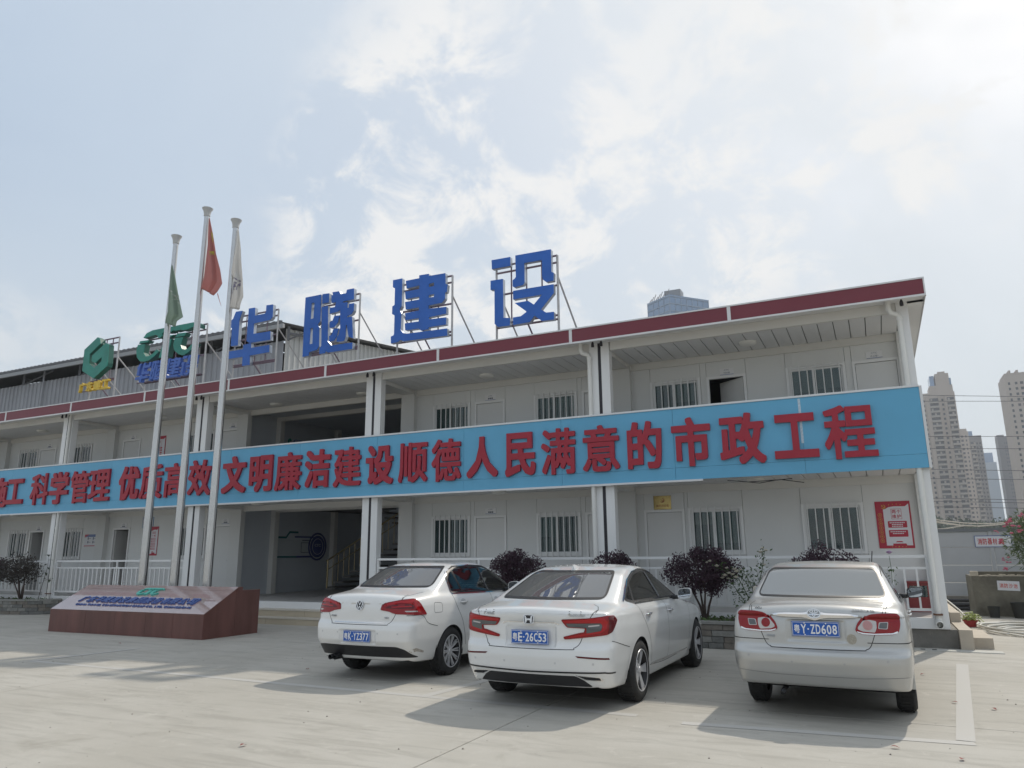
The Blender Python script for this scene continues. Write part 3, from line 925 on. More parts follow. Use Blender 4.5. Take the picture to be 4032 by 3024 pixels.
jb = bx('yard_base', M_JOINT, gr, -48, 16, -26, 14, -0.09, -0.012)
XJ = [-48, -37.4, -30.8, -24.2, -17.6, -11.0, -4.4, 2.2, 8.8, 16]; YJ = [-26, -20.6, -16.6, -11.5, -6.43, -1.45, 14]
for i in range(len(XJ)-1):
    for j in range(len(YJ)-1):
        a, b_, c, d = XJ[i]+0.006, XJ[i+1]-0.006, YJ[j]+0.006, YJ[j+1]-0.006
        k = 0.0
        o = MB().box(a, b_, c, d, -0.05, 0.0).build('concrete_slab', M_CONC, gr, bevel=0.004)
# worn parking lines, as paint sheets
def paint_mat():
    m = mat('worn_paint', (0.53, 0.515, 0.485), 0.8, var=0.1, vscale=14, col2=(0.475, 0.455, 0.415)); return m
M_LINE = paint_mat()
SK = [0]
def strip(pts, w, name='parking_line'):
    SK[0] += 1
    mb = MB(); P = [Vector((*p, 0)) for p in pts]
    for a, b_ in zip(P[:-1], P[1:]):
        d = (b_-a).normalized(); n = Vector((-d.y, d.x, 0))*w/2; z = Vector((0, 0, 0.0015+0.0005*SK[0]))
        mb.quad(a-n+z, b_-n+z, b_+n+z, a+n+z)
    o = mb.build(name, M_LINE, gr); return o
strip([(-13.5, -7.02), (-3.35, -7.14)], 0.12); strip([(-5.95, -7.10-0.06), (-5.70, -5.0)], 0.14)
strip([(-2.85, -7.30), (-0.37, -7.10)], 0.13); strip([(-0.435, -7.02), (-0.035, -1.91)], 0.15)
strip([(-13.5, -7.02), (-13.3, -5.2)], 0.13)
# ------------------------------------------------------------------ far towers (about half a kilometre away)
M_TBEIGE = mat('tower_render', (0.42, 0.36, 0.31), 0.85, var=0.08, vscale=0.08)
M_TGREY = mat('tower_grey', (0.21, 0.20, 0.20), 0.8, var=0.1, vscale=0.1)
M_TDARK = mat('tower_window', (0.035, 0.04, 0.05), 0.25)
M_TBLUE = mat('tower_glass', (0.15, 0.25, 0.40), 0.15, var=0.15, vscale=0.12, spec=0.8)
M_TSLAB = mat('tower_slab', (0.36, 0.33, 0.30), 0.85)
def far(X, Y0, Z, Y):        # carry a measured point on plane Y0 out to distance Y along the same line of sight
    k = (Y-CAM.y)/(Y0-CAM.y); return (CAM.x+(X-CAM.x)*k, CAM.z+(Z-CAM.z)*k)
def tower(label, Y0, Y, xl, xr, ztop, depth, m, strips, floor, zlow=-2, caps=(), name='apartment_tower', slab=True):
    a, zt = far(xl, Y0, ztop, Y); b_, _ = far(xr, Y0, ztop, Y)
    t = thing(name, label, 'tower', (a, Y, 0))
    W = b_-a
    bx('wall', m, t, 0, W, 0, depth, zlow, zt)
    # vertical bays: (kind, u0, u1)
    for kind, u0, u1 in strips:
        n = int((zt-6)/floor)
        if kind == 'win':
            w = MB()
            for k in range(n):
                z = 4+k*floor; w.box(u0*W, u1*W, -0.12, 0.05, z+0.9, z+2.3)
            w.build('window', M_TDARK, t, kind='stuff')
        elif kind == 'bal':
            bx('balcony_recess', M_TDARK, t, u0*W, u1*W, -0.06, 0.2, 4, 4+n*floor)
            w = MB()
            for k in range(n):
                z = 4+k*floor; w.box(u0*W-0.2, u1*W+0.2, -1.5, 0.1, z-0.2, z+0.15)
                w.box(u0*W-0.2, u1*W+0.2, -1.5, -1.4, z+0.15, z+1.0)
                if k % 3 != 1: w.box(u0*W+(0.3 if k % 2 else 1.8), u0*W+(1.4 if k % 2 else 2.8), -0.9, -0.2, z+0.15, z+2.4)
            w.build('balcony', M_TSLAB, t, kind='stuff')
        elif kind == 'rib':
            bx('pier', M_TBEIGE, t, u0*W, u1*W, -0.9, 0.0, zlow, zt-2)
        elif kind == 'curt':
            w = MB()
            for k in range(int(zt/floor)): w.box(u0*W, u1*W, -0.15, 0.0, k*floor+2, k*floor+2.25)
            w.build('floor_band', m, t, kind='stuff')
    for q, (u0, u1, h, mm) in enumerate(caps): bx('roof_block', mm, t, u0*W, u1*W, 1.0+0.35*q, depth-1-0.3*q, zt-0.2-0.05*q, zt+h)
    return t
T1 = tower('tall beige apartment tower with stacked balconies just right of the office end', 260, 500, 14.5, 26.1, 52.0, 18, M_TBEIGE,
    [('win', 0.02, 0.06), ('win', 0.19, 0.24), ('rib', 0.27, 0.36), ('bal', 0.37, 0.58), ('rib', 0.59, 0.63), ('win', 0.66, 0.71), ('rib', 0.74, 0.78), ('bal', 0.80, 0.97)], 2.95,
    caps=((0.40, 0.98, 4.5, M_TBEIGE), (0.58, 0.92, 12.0, M_TBEIGE), (0.66, 0.84, 13.2, M_TBEIGE), (0.44, 0.55, 11.0, M_TBLUE), (0.92, 0.97, 9.0, M_TBLUE)))
tower('lower beige apartment tower with paired small windows behind the tall one', 300, 580, 25.9, 32.5, 44.0, 14, M_TBEIGE, [('win', 0.47, 0.54), ('win', 0.62, 0.74), ('win', 0.84, 0.9)], 2.9, caps=((0.5, 0.95, 2.0, M_TBEIGE),))
tower('grey brown tower block with many small windows, third from the office', 300, 600, 32.4, 36.4, 42.2, 16, M_TGREY, [('bal', 0.1, 0.45), ('win', 0.55, 0.66), ('win', 0.78, 0.92)], 2.9, caps=((0.05, 0.35, 3.5, M_TBLUE),))
tower('slim blue glass tower under a darker blue crown', 380, 800, 44.3, 50.2, 40.0, 20, mat('tower_paleglass', (0.30, 0.36, 0.42), 0.3), [('curt', 0.0, 1.0)], 3.5, caps=((0.02, 0.84, 9.0, M_TBLUE),), name='glass_tower')
tower('dark slab tower between the white gap and the right edge', 330, 680, 45.3, 48.6, 45.0, 14, mat('tower_dark', (0.10, 0.10, 0.11), 0.7), [('curt', 0.0, 0.55), ('win', 0.62, 0.7), ('win', 0.8, 0.9)], 3.0, caps=((0.0, 0.7, 1.5, M_TGREY),))
tower('pale beige tower with a sky blue stripe at the right edge of view', 230, 450, 35.6, 48.0, 49.5, 20, mat('tower_pale', (0.44, 0.38, 0.33), 0.85), [('win', 0.07, 0.11), ('win', 0.20, 0.25), ('win', 0.30, 0.36), ('bal', 0.45, 0.6), ('win', 0.7, 0.75), ('bal', 0.8, 0.95)], 2.95, caps=((0.03, 0.6, 1.6, M_TBEIGE), (0.12, 0.16, 3.2, M_TBEIGE), (0.27, 0.31, 3.2, M_TBEIGE)))
# the blue glass block over the roof: seen on its corner
bt = thing('glass_tower', 'blue glass office tower rising behind the red roof edge', 'tower', (0, 0, 0))
c0 = far(-57.95, 200, 76.9, 330); c1 = far(-51.05, 200, 78.8, 330)
Yc = 300
def colpt(X, Z, Y): x, z = far(X, 200, Z, Y); return (x, Y, z)
A = colpt(-57.95, 76.93, 326.4); Bc = colpt(-51.05, 78.82, 318); Cc = colpt(-39.46, 75.07, 335)
zt = Bc[2]
Dd = (A[0]+Cc[0]-Bc[0], A[1]+Cc[1]-Bc[1])
mb = MB(); base = [(A[0], A[1]), (Bc[0], Bc[1]), (Cc[0], Cc[1]), Dd]
mb.add([(x, y, 0) for x, y in base]+[(x, y, zt) for x, y in base], [(0, 1, 5, 4), (1, 2, 6, 5), (2, 3, 7, 6), (3, 0, 4, 7), (4, 5, 6, 7)])
mb.build('wall', M_TBLUE, bt)
w = MB()
for (P, Q) in ((base[0], base[1]), (base[1], base[2])):
    P = Vector((*P, 0)); Q = Vector((*Q, 0)); d = (Q-P); L = d.length; d.normalize(); nn = Vector((d.y, -d.x, 0))
    for k in range(34):
        z = zt-1.0-k*3.6
        a = P+nn*0.02; b_ = Q+nn*0.02
        w.add([(a.x, a.y, z), (b_.x, b_.y, z), (b_.x+nn.x*0.25, b_.y+nn.y*0.25, z), (a.x+nn.x*0.25, a.y+nn.y*0.25, z), (a.x, a.y, z+0.5), (b_.x, b_.y, z+0.5), (b_.x+nn.x*0.25, b_.y+nn.y*0.25, z+0.5), (a.x+nn.x*0.25, a.y+nn.y*0.25, z+0.5)], [(3, 2, 6, 7), (0, 4, 5, 1), (4, 7, 6, 5), (0, 1, 2, 3)])
    m_ = int(L/3.2)
    for k in range(m_+1):
        p = P+d*(L*k/m_)+nn*0.1; w.box(p.x-0.12, p.x+0.12, p.y-0.12, p.y+0.12, zt-120, zt)
w.build('facade_fin', mat('tower_fin', (0.22, 0.30, 0.40), 0.4), bt, kind='stuff')
bx('roof_block', mat('tower_plant', (0.20, 0.22, 0.25), 0.7), bt, -82, -74.2, 322.5, 329, zt-0.3, zt+3.6)
w = MB()
for k in range(9):
    p = Vector(A).lerp(Vector(Bc), 0.1+k*0.1); w.tube([(p.x, p.y, zt), (p.x+1.2, p.y, zt+1.5+(k % 3)*0.8)], 0.18, 4)
w.build('roof_mast', M_TGREY, bt, kind='stuff')
# ------------------------------------------------------------------ grey sheet shed behind
M_SHEET = mat('grey_sheet', (0.34, 0.345, 0.365), 0.6, var=0.14, vscale=0.8, stretch=(1, 1, 0.15))
M_SHEET_SUN = mat('sunlit_sheet', (0.50, 0.50, 0.49), 0.55, var=0.08, vscale=0.8, stretch=(1, 1, 0.15))  # lighter copy of the sheet, sunlight on the gable put into the colour
M_SHEETD = mat('shed_steel', (0.16, 0.165, 0.18), 0.6)
shed = thing('sheet_shed', 'long grey corrugated sheet shed standing behind the office', 'shed', (-60, 15, 0))
def corrugate(mb, p0, p1, z0f, z1f, out, pitch=0.42, dep=0.07):
    p0 = Vector((*p0, 0)); p1 = Vector((*p1, 0)); d = p1-p0; L = d.length; d.normalize(); out = Vector((*out, 0))
    n = int(L/pitch); prof = [(0.0, 0), (0.52, 0), (0.62, 1), (0.90, 1)]
    vs = []
    for k in range(n):
        for (f, h) in prof:
            q = p0+d*((k+f)*L/n)+out*(h*dep); t = (k+f)/n
            vs += [(q.x, q.y, z0f(t)), (q.x, q.y, z1f(t))]
    m = len(vs)//2; mb.add(vs, [(2*i, 2*i+2, 2*i+3, 2*i+1) for i in range(m-1)])
zr = lambda y: 14.0+0.118*(y-15)
mb = MB(); corrugate(mb, (-35, 0), (30.6, 0), lambda t: 0, lambda t: 13.26, (0, -1)); mb.build('front_wall', M_SHEET, shed)
mb = MB(); corrugate(mb, (30.6, 0), (30.6, 22), lambda t: 0, lambda t: zr(15+22*t)-0.05, (1, 0)); corrugate(mb, (30.6, 22), (30.6, 44), lambda t: 0, lambda t: zr(37-22*t)-0.05, (1, 0)); mb.build('gable_wall', M_SHEET_SUN, shed)
bx('back_wall', M_SHEETD, shed, -35, 30.6, 43.9, 44, 0, 14); bx('left_wall', M_SHEETD, shed, -35.1, -35, 0, 44, 0, 16)
# roof with see-through skylight openings
holes = [(2.6, 4.8, 3.0, 4.6), (5.6, 6.8, 4.5, 5.9), (7.2, 8.2, 5.8, 7.4), (12.2, 13.6, 3.4, 4.6), (13.9, 15.0, 4.8, 6.0), (-1.6, -0.2, 4.8, 6.2), (-0.2, 1.0, 6.2, 7.6), (20.0, 22.5, 3.2, 4.8), (23.6, 24.8, 4.9, 6.3), (27.0, 28.6, 3.2, 4.4)]
xs = sorted({-35.5, 31.2} | {h[0] for h in holes} | {h[1] for h in holes}); ys_ = sorted({-0.9, 22.0} | {h[2] for h in holes} | {h[3] for h in holes})
mb = MB()
for i in range(len(xs)-1):
    for j in range(len(ys_)-1):
        cxm, cym = (xs[i]+xs[i+1])/2, (ys_[j]+ys_[j+1])/2
        if any(h[0] < cxm < h[1] and h[2] < cym < h[3] for h in holes): continue
        mb.quad(*[(x, y, zr(15+y)+0.10) for x, y in ((xs[i], ys_[j]), (xs[i+1], ys_[j]), (xs[i+1], ys_[j+1]), (xs[i], ys_[j+1]))])
mb.quad((-35.5, 22, zr(37)+0.1), (31.2, 22, zr(37)+0.1), (31.2, 45, zr(15)-0.1), (-35.5, 45, zr(15)-0.1))
mb.build('roof', M_SHEETD, shed)
mb = MB(); n = 160
for k in range(n):
    x = -35.5+66.7*k/n; mb.box(x, x+0.18, -0.95, 22, zr(15), zr(15)+0.01)
vs = []
for k in range(n*2+1):
    x = -35.5+66.7*k/(n*2); vs.append((x, -0.95, zr(14.05)+0.18+(0.05 if k % 2 else 0)))
mb = MB(); mb.add(vs+[(v[0], -0.9, v[2]-0.16) for v in vs], [(i, i+1, i+1+len(vs), i+len(vs)) for i in range(len(vs)-1)]); mb.build('roof_edge', M_SHEETD, shed)
bx('eave_beam', mat('eave_grey', (0.34, 0.345, 0.35), 0.6), shed, -35.5, 31.2, -0.90, -0.75, zr(14.1)-0.20, zr(14.1)+0.03)
mb = MB()
for k in range(12):
    x = -34+k*5.9; mb.bar((x, -0.1, 13.2), (x, -0.1, 14.0), 0.14); mb.bar((x, -0.1, 13.6), (x, 6, 14.4), 0.12); mb.bar((x, 0, 13.3), (x+2.9, 0, 13.9), 0.08)
mb.build('roof_truss', M_SHEETD, shed, kind='stuff')
for x in (9.8, -12.0, 24.3): MB().tube([(x, -0.3, 0), (x, -0.3, 13.9)], 0.055, 8).build('downpipe', M_SHEET, shed)
# ------------------------------------------------------------------ grey panel fence, trees and wires to the right
M_FENCE = mat('fence_grey', (0.42, 0.43, 0.445), 0.5, var=0.05, vscale=1.5)
fence = thing('panel_fence', 'grey panelled site fence behind the concrete sandbox', 'fence', (5.5, 11, 0))
for i in range(6):
    x = -6.5+i*3.0
    for k, (z0, z1) in enumerate(((0.30, 0.68), (0.68, 1.18), (1.18, 1.69), (1.69, 2.14))):
        MB().box(x+0.06, x+2.94, -0.02, 0.02, z0+0.006, z1-0.006).build('panel', M_FENCE, fence, bevel=0.006)
    bx('post', M_FENCE, fence, x-0.05, x+0.05, -0.035, 0.035, 0, 2.20)
bx('top_rail', mat('fence_dark', (0.16, 0.17, 0.18), 0.5), fence, -6.5, 11.5, -0.05, 0.05, 2.145, 2.235)
bx('kerb', M_CONC2, fence, -6.5, 11.5, -0.1, 0.12, 0, 0.30)
M_ROPE = mat('pale_rope', (0.62, 0.56, 0.48), 0.8, var=0.2, vscale=20)
rp = thing('cable_bundle', 'pale sagging cables strung just above the grey fence', 'cable', (1.5, 12, 2.4))
for pts in ([(-1.2, 0.30), (-0.66, 0.13), (-0.03, 0.03), (0.4, 0.0), (0.8, -0.01), (2.0, 0.15)], [(-1.2, 0.24), (-0.67, 0.08), (-0.14, -0.03), (0.38, -0.08), (0.8, -0.05), (2.0, 0.10)], [(-1.2, 0.20), (-0.67, 0.05), (-0.1, -0.05), (0.3, -0.07), (0.8, -0.04)], [(-0.9, -0.15), (-0.54, -0.13), (-0.3, -0.09), (0.0, -0.05)]):
    MB().tube([(u, 0, v) for u, v in pts], 0.018, 6).build('cable', M_ROPE, rp, smooth=True)
M_WIRE = mat('wire', (0.12, 0.12, 0.13), 0.6)
for i, (za, zb) in enumerate(((11.6, 11.0), (11.2, 10.7), (8.85, 8.46), (8.05, 7.69), (6.7, 6.32), (6.1, 5.78), (4.85, 4.53), (4.65, 4.35), (4.3, 4.03))):
    o = MB().tube([(-8, 40, za+0.35), (2.76, 40, za), (7.87, 40, zb), (22, 40, zb-0.3)], 0.016, 5).build('power_line', M_WIRE)
    tag(o, ('topmost', 'second', 'third', 'fourth', 'fifth', 'sixth', 'seventh', 'eighth', 'lowest')[i]+' thin power line from the top before the far towers' if i not in (0, 8) else ('topmost' if i == 0 else 'lowest')+' of the thin power lines before the far towers', 'wire', 'power lines before the towers')
# distant belt of trees at the foot of the towers
def leaf_cloud(mb, pts, size, n_per=1, flat=0.0):
    P = np.asarray(pts); n = len(P)
    a = RNG.normal(size=(n, 3)); a[:,2] += flat; a /= np.linalg.norm(a, axis=1)[:,None]
    b = np.cross(a, RNG.normal(size=(n, 3))); b /= np.linalg.norm(b, axis=1)[:,None]+1e-9; c = np.cross(a, b)
    s = size*(0.6+0.8*RNG.random(n))[:,None]
    q = [P-b*s, P-c*s*0.45+a*s*0.12, P+b*s, P+c*s*0.45+a*s*0.12]
    V = np.stack(q, 1).reshape(-1, 3); k = len(mb.v); mb.v += [tuple(v) for v in V]; mb.f += [(k+4*i, k+4*i+1, k+4*i+2, k+4*i+3) for i in range(n)]
M_FARLEAF = mat('far_leaves', (0.055, 0.085, 0.045), 0.9, var=0.4, vscale=0.3)
mb = MB()
for k in range(110):
    x = 10+RNG.random()*95; y = 285+RNG.random()*60; r = 2.5+RNG.random()*3; h = 3.0+RNG.random()*3.0
    p = RNG.normal(size=(90, 3)); p /= np.linalg.norm(p, axis=1)[:,None]; p = p*np.array([r, r, r*0.8])*(0.7+0.4*RNG.random((90, 1)))+np.array([x, y, h+4]); leaf_cloud(mb, p, 0.9)
o = mb.build('distant_trees', M_FARLEAF); tag(o, 'dark green belt of trees at the foot of the towers', 'trees', kind='stuff')

# the air: a thin even haze over the whole place
hz = MB().box(-1200, 1200, -1200, 1200, -1.6, 136).build('haze')
hm = bpy.data.materials.new('haze_air'); hm.use_nodes = True; hn = hm.node_tree; hn.nodes.clear()
ho_ = hn.nodes.new('ShaderNodeOutputMaterial'); hv = hn.nodes.new('ShaderNodeVolumePrincipled')
hv.inputs['Color'].default_value = (0.90, 0.94, 1.0, 1); hv.inputs['Density'].default_value = 0.00045; hv.inputs['Anisotropy'].default_value = 0.25
hn.links.new(hv.outputs[0], ho_.inputs['Volume']); hz.data.materials.append(hm); hz['kind'] = 'stuff'
# ------------------------------------------------------------------ the two-storey cabin office
M_WALL = mat('wall_panel_grey', (0.68, 0.685, 0.67), 0.55, var=0.025, vscale=0.7)
M_WALLB = mat('panel_gap_grey', (0.22, 0.22, 0.215), 0.8)
M_FRAME = mat('white_steel', (0.78, 0.78, 0.77), 0.42, var=0.03, vscale=0.9, stretch=(2, 2, 0.3))
M_CREAM = mat('cream_beam', (0.68, 0.67, 0.635), 0.5, var=0.03, vscale=1.0)
M_POSTW = mat('post_grey', (0.64, 0.64, 0.62), 0.5)
M_SOFF = mat('ceiling_white', (0.72, 0.72, 0.715), 0.6, var=0.02, vscale=0.6)
M_PVC = mat('window_pvc', (0.77, 0.77, 0.76), 0.35)
M_BLACKSTRIP = mat('black_seal', (0.018, 0.016, 0.022), 0.5)
M_MAROON = mat('maroon_panel', (0.185, 0.030, 0.045), 0.42, var=0.05, vscale=0.8)
M_TRIMW = mat('fascia_trim', (0.72, 0.72, 0.72), 0.45)
M_TILE = mat('corridor_tile', (0.42, 0.40, 0.38), 0.35, var=0.05, vscale=1.0)
M_DOOR = mat('door_white', (0.66, 0.66, 0.645), 0.45, var=0.02, vscale=1.0)
M_HALL = mat('hall_wall', (0.50, 0.53, 0.56), 0.6, var=0.03, vscale=0.8)
M_PANE = glass_mat('office_pane', (0.62, 0.74, 0.73), 1.6, 0.0, (0.10, 0.16, 0.165), 0.30)
M_BLIND = mat('pale_blind', (0.52, 0.51, 0.46), 0.8)
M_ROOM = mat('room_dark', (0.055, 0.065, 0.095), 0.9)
M_PIPE = mat('pvc_pipe', (0.74, 0.735, 0.70), 0.4, var=0.05, vscale=1.5, stretch=(2, 2, 0.5))
YW = 1.70
FL = [0.49, 3.43]          # floor heights
CE = [3.10, 6.02]          # ceiling heights
DZ = 2.94
XB = [0.0, -6.055, -12.11, -18.165, -24.22, -30.275, -36.33]
XE = XB[-1]
B = thing('office_building', 'long white two storey cabin office with open corridors', 'building', (-18, 0, 0))
BX = 18.0                  # children carry world coordinates shifted to the empty
def P_(mb, name, m, parent=None, **k):
    mb.v = [(v[0]+BX, v[1], v[2]) for v in mb.v] if parent is None else mb.v
    return mb.build(name, m, parent or B, **k)
def bb(name, m, x0, x1, y0, y1, z0, z1, bevel=0.0): return P_(MB().box(x0, x1, y0, y1, z0, z1), name, m, bevel=bevel)
# base, floors, roof, outer walls
bb('plinth', M_CONC2, XE-0.2, 0.10, 0.04, 7.8, -0.05, 0.305)
bb('floor_slab', M_TILE, XE, 0.0, 0.11, 7.7, 0.31, 0.488)
for q in ((XE, XB[3]-0.002, 0.11, 7.7), (XB[2]+0.002, 0, 0.11, 7.7), (XB[3], XB[2], 0.11, 4.198), (XB[3], XB[3]+1.2, 4.2, 7.7)): bb('upper_floor_slab', M_TILE, *q, 3.16, 3.42)
bb('roof_slab', M_SHEETD, XE-0.3, 0.28, -0.44, 8.1, 6.20, 6.26)
bb('back_wall', M_HALL, XE, 0.0, 7.70, 7.78, 0.31, 6.18)
bb('end_wall', M_WALL, -0.06, 0.0, 1.78, 7.70, 0.49, 6.18); bb('end_wall', M_WALL, XE, XE+0.06, 0.2, 7.70, 0.49, 6.18)
# fascia
bb('eave_soffit', M_SOFF, XE-0.3, 0.275, -0.405, 0.0, 6.15, 6.16)
bb('eave_soffit', M_SOFF, 0.002, 0.275, 0.0, 8.1, 6.10, 6.11)
bb('fascia_side', M_TRIMW, 0.276, 0.286, -0.45, 8.1, 6.08, 6.43)
JX = [0.276] + [-3.155-3.39*k for k in range(11)]
for a, b_ in zip(JX[:-1], JX[1:]):
    if b_ < XE-0.5: break
    bb('fascia_panel', M_MAROON, b_+0.035, a-(0.035 if a < 0 else 0.012), -0.45, -0.415, 6.118, 6.405)
    bb('fascia_joint', M_TRIMW, b_-0.034, b_+0.034, -0.456, -0.414, 6.117, 6.406)
    bb('fascia_trim', M_TRIMW, b_+0.002, a-0.002, -0.462, -0.41, 6.406, 6.435); bb('fascia_trim', M_TRIMW, b_+0.002, a-0.002, -0.466-0.003*(int(-a*3) % 2), -0.405, 6.078+0.004*(int(a*7) % 2), 6.117)
bb('fascia_joint', M_TRIMW, 0.266, 0.290, -0.458, -0.41, 6.08, 6.434)
# beams and columns
for i in range(6):
    x1, x0 = XB[i]-(0.205 if i == 0 else 0.225), XB[i+1]+0.245
    bb('front_beam', M_CREAM, x0, x1, 0.012, 0.10, 5.97, 6.175); bb('front_beam', M_FRAME, XB[i+1]+0.02, XB[i]-0.02, 0.005, 0.105, 0.312, 0.492)
    bb('front_beam', M_FRAME, x0, x1, 0.012, 0.10, 3.10, 3.44)
    bb('wall_beam', M_CREAM, XB[i+1]+0.14, XB[i]-0.14, YW-0.045, YW, CE[1]-0.17, CE[1]-0.012)
    bb('wall_beam', M_CREAM, XB[i+1]+0.14, XB[i]-0.14, YW-0.045, YW, CE[0]-0.17, CE[0]-0.012)
for i, x in enumerate(XB):
    if i == 0: cols = [(-0.20, 0.0)]
    elif i == len(XB)-1: cols = [(x, x+0.2)]
    else: cols = [(x-0.235, x-0.035), (x+0.035, x+0.225)]
    for a, b_ in cols:
        c = bb('column', M_FRAME, a, b_, 0.0, 0.20, 0.314, 6.17, bevel=0.008)
    for f in (0, 1): bb('corridor_post', M_POSTW, cols[0][0]+0.02, cols[-1][1]-0.02, YW-0.15, YW+0.03, FL[f], CE[f])
    if 0 < i < len(XB)-1:
        bb('column_seal', M_BLACKSTRIP, x-0.0345, x+0.0345, 0.006, 0.15, 0.34, 6.16)
        for dx in (-0.085, 0.11): P_(MB().lathe([(0.0, 6.03), (0.032, 6.03), (0.034, 6.06), (0.03, 6.11), (0.012, 6.15)], 'z', 12, (x+dx, -0.17, 0)), 'spot_lamp', M_BLACKSTRIP, smooth=True)
        bb('side_beam', M_CREAM, x-0.2, x+0.2, 0.2, YW-0.16, 5.90, 6.0); bb('side_beam', M_CREAM, x-0.2, x+0.2, 0.2, YW-0.16, 2.99, 3.09)
P_(MB().lathe([(0.0, 6.03), (0.032, 6.03), (0.034, 6.06), (0.03, 6.11), (0.012, 6.15)], 'z', 12, (-0.10, -0.17, 0)), 'spot_lamp', M_BLACKSTRIP, smooth=True)
# downpipes
def downpipe(x, kind):
    mb = MB(); y = -0.042
    if kind == 'elbow':
        mb.tube([(x-0.16, y-0.1, 6.16), (x-0.16, y-0.1, 6.00), (x-0.13, y-0.08, 5.93), (x-0.03, y-0.02, 5.90), (x, y, 5.84), (x, y, 4.60)], 0.048, 14)
        mb.tube([(x, y, 4.60), (x, y, 3.2), (x, y, 0.36)], 0.048, 14)
        for z in (5.78, 2.5, 0.62): mb.tube([(x, y, z), (x, y, z+0.06)], 0.054, 14)
    else:
        mb.tube([(x, y, 6.15), (x, y, 3.0), (x, y, 0.36)], 0.048, 14)
        for z in (5.4, 2.5, 0.62): mb.tube([(x, y, z), (x, y, z+0.06)], 0.054, 14)
    o = P_(mb, 'downpipe', M_PIPE, smooth=True, auto=45)
    m2 = MB().lathe([(0.05, -0.20), (0.058, -0.20), (0.058, 0.0), (0.0, 0.0)], 'y', 14, (x, -0.06, 0.40)); m2.tube([(x, -0.06, 0.36), (x, -0.06, 0.46)], 0.060, 12); m2.v = [(v[0]+BX, v[1], v[2]) for v in m2.v]
    m2.build('outlet', M_PIPE, o, smooth=True, auto=45)
    m3 = MB().box(x-0.07, x+0.07, -0.12, 0.0, 0.545, 0.57); m3.v = [(v[0]+BX, v[1], v[2]) for v in m3.v]; m3.build('clip', mat('rusty_clip', (0.16, 0.08, 0.05), 0.8), o)
downpipe(-6.275, 'elbow'); downpipe(-0.165, 'elbow'); downpipe(XB[4]+0.155, 'plain')
# ceilings, panel by panel (alike panels share one mesh)
cp = MB().box(-0.135, 0.135, 0.105, YW-0.002, -0.012, 0.012); cpm = cp.mesh('ceiling_panel'); cpm.materials.append(M_SOFF)
for f in (0, 1):
    P_(MB().box(XE+0.1, -0.1, 0.11, YW, CE[f]+0.016, CE[f]+0.03), 'ceiling_backing', M_WALLB)
    for i in range(5):
        n = 20; w = 5.75/n
        for k in range(n): link('ceiling_panel', cpm, None, B, (XB[i]-0.155-w*(k+0.5)+BX, 0, CE[f]))
# lamps
for f, xs_ in ((1, (-3.02, -9.36, -14.9+1.5, -16.56, -21.1, -27.07)), (0, (-9.03, -16.73, -21.2, -27.94, -3.1))):
    for x in xs_:
        y = 0.95 if not (f == 1 and -17 < x < -13) else 1.25
        P_(MB().lathe([(0.0, CE[f]-0.085), (0.10, CE[f]-0.082), (0.165, CE[f]-0.06), (0.18, CE[f]-0.04), (0.185, CE[f]-0.012)], 'z', 24, (x, y, 0)), 'ceiling_lamp', mat('lamp_opal', (0.75, 0.74, 0.70), 0.35), smooth=True)
# ------------------------------------------------------------------ rear walls with doors and windows
M_BAR = mat('grille_bar', (0.72, 0.72, 0.71), 0.4)
def window(x0, x1, dz, kind=0):
    z0, z1 = 1.565+dz, 2.585+dz; y = YW
    f = MB(); W = x1-x0; t = 0.055; xm = x0+W*0.455
    f.box(x0, x1, y-0.035, y+0.05, z1-t, z1); f.box(x0, x1, y-0.035, y+0.05, z0, z0+t); f.box(x0, x0+t, y-0.035, y+0.05, z0+t, z1-t); f.box(x1-t, x1, y-0.035, y+0.05, z0+t, z1-t)
    s = 0.045
    for (a, b_, yy) in ((x0+t, xm+0.03, y-0.012), (xm-0.03, x1-t, y+0.018)):
        f.box(a, a+s, yy, yy+0.028, z0+t, z1-t); f.box(b_-s, b_, yy, yy+0.028, z0+t, z1-t); f.box(a+s, b_-s, yy, yy+0.028, z0+t, z0+t+s); f.box(a+s, b_-s, yy, yy+0.028, z1-t-s, z1-t)
    o = P_(f, 'window', M_PVC)
    def sub(mb, nm, m, **k): mb.v = [(v[0]+BX, v[1], v[2]) for v in mb.v]; return mb.build(nm, m, o, **k)
    sub(MB().box(x0+t+s, xm+0.03-s, y, y+0.006, z0+t+s, z1-t-s), 'pane', M_PANE); sub(MB().box(xm-0.03+s, x1-t-s, y+0.03, y+0.036, z0+t+s, z1-t-s), 'pane', M_PANE)
    n = 7
    for k in range(n):
        xx = x0+0.12+(W-0.24)*k/(n-1); sub(MB().box(xx-0.011, xx+0.011, y-0.075, y-0.055, z0-0.06, z1+0.02), 'bar', M_BAR)
    for zz in (z0-0.035, z1-0.008): sub(MB().box(x0+0.03, x1-0.03, y-0.055, y-0.040, zz-0.008, zz+0.008), 'grille_rail', M_BAR)
    # what hangs behind the glass
    if kind & 1: sub(MB().box(x0+t, xm, y+0.07, y+0.08, z0+0.45+0.2*((kind >> 2) & 1), z1-t), 'blind', M_BLIND)
    if kind & 2: sub(MB().box(xm, x1-t, y+0.07, y+0.08, z0+0.5-0.25*((kind >> 2) & 1), z1-t), 'blind', M_BLIND)
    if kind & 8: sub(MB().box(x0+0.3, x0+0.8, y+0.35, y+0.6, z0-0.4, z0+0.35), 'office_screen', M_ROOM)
    return o
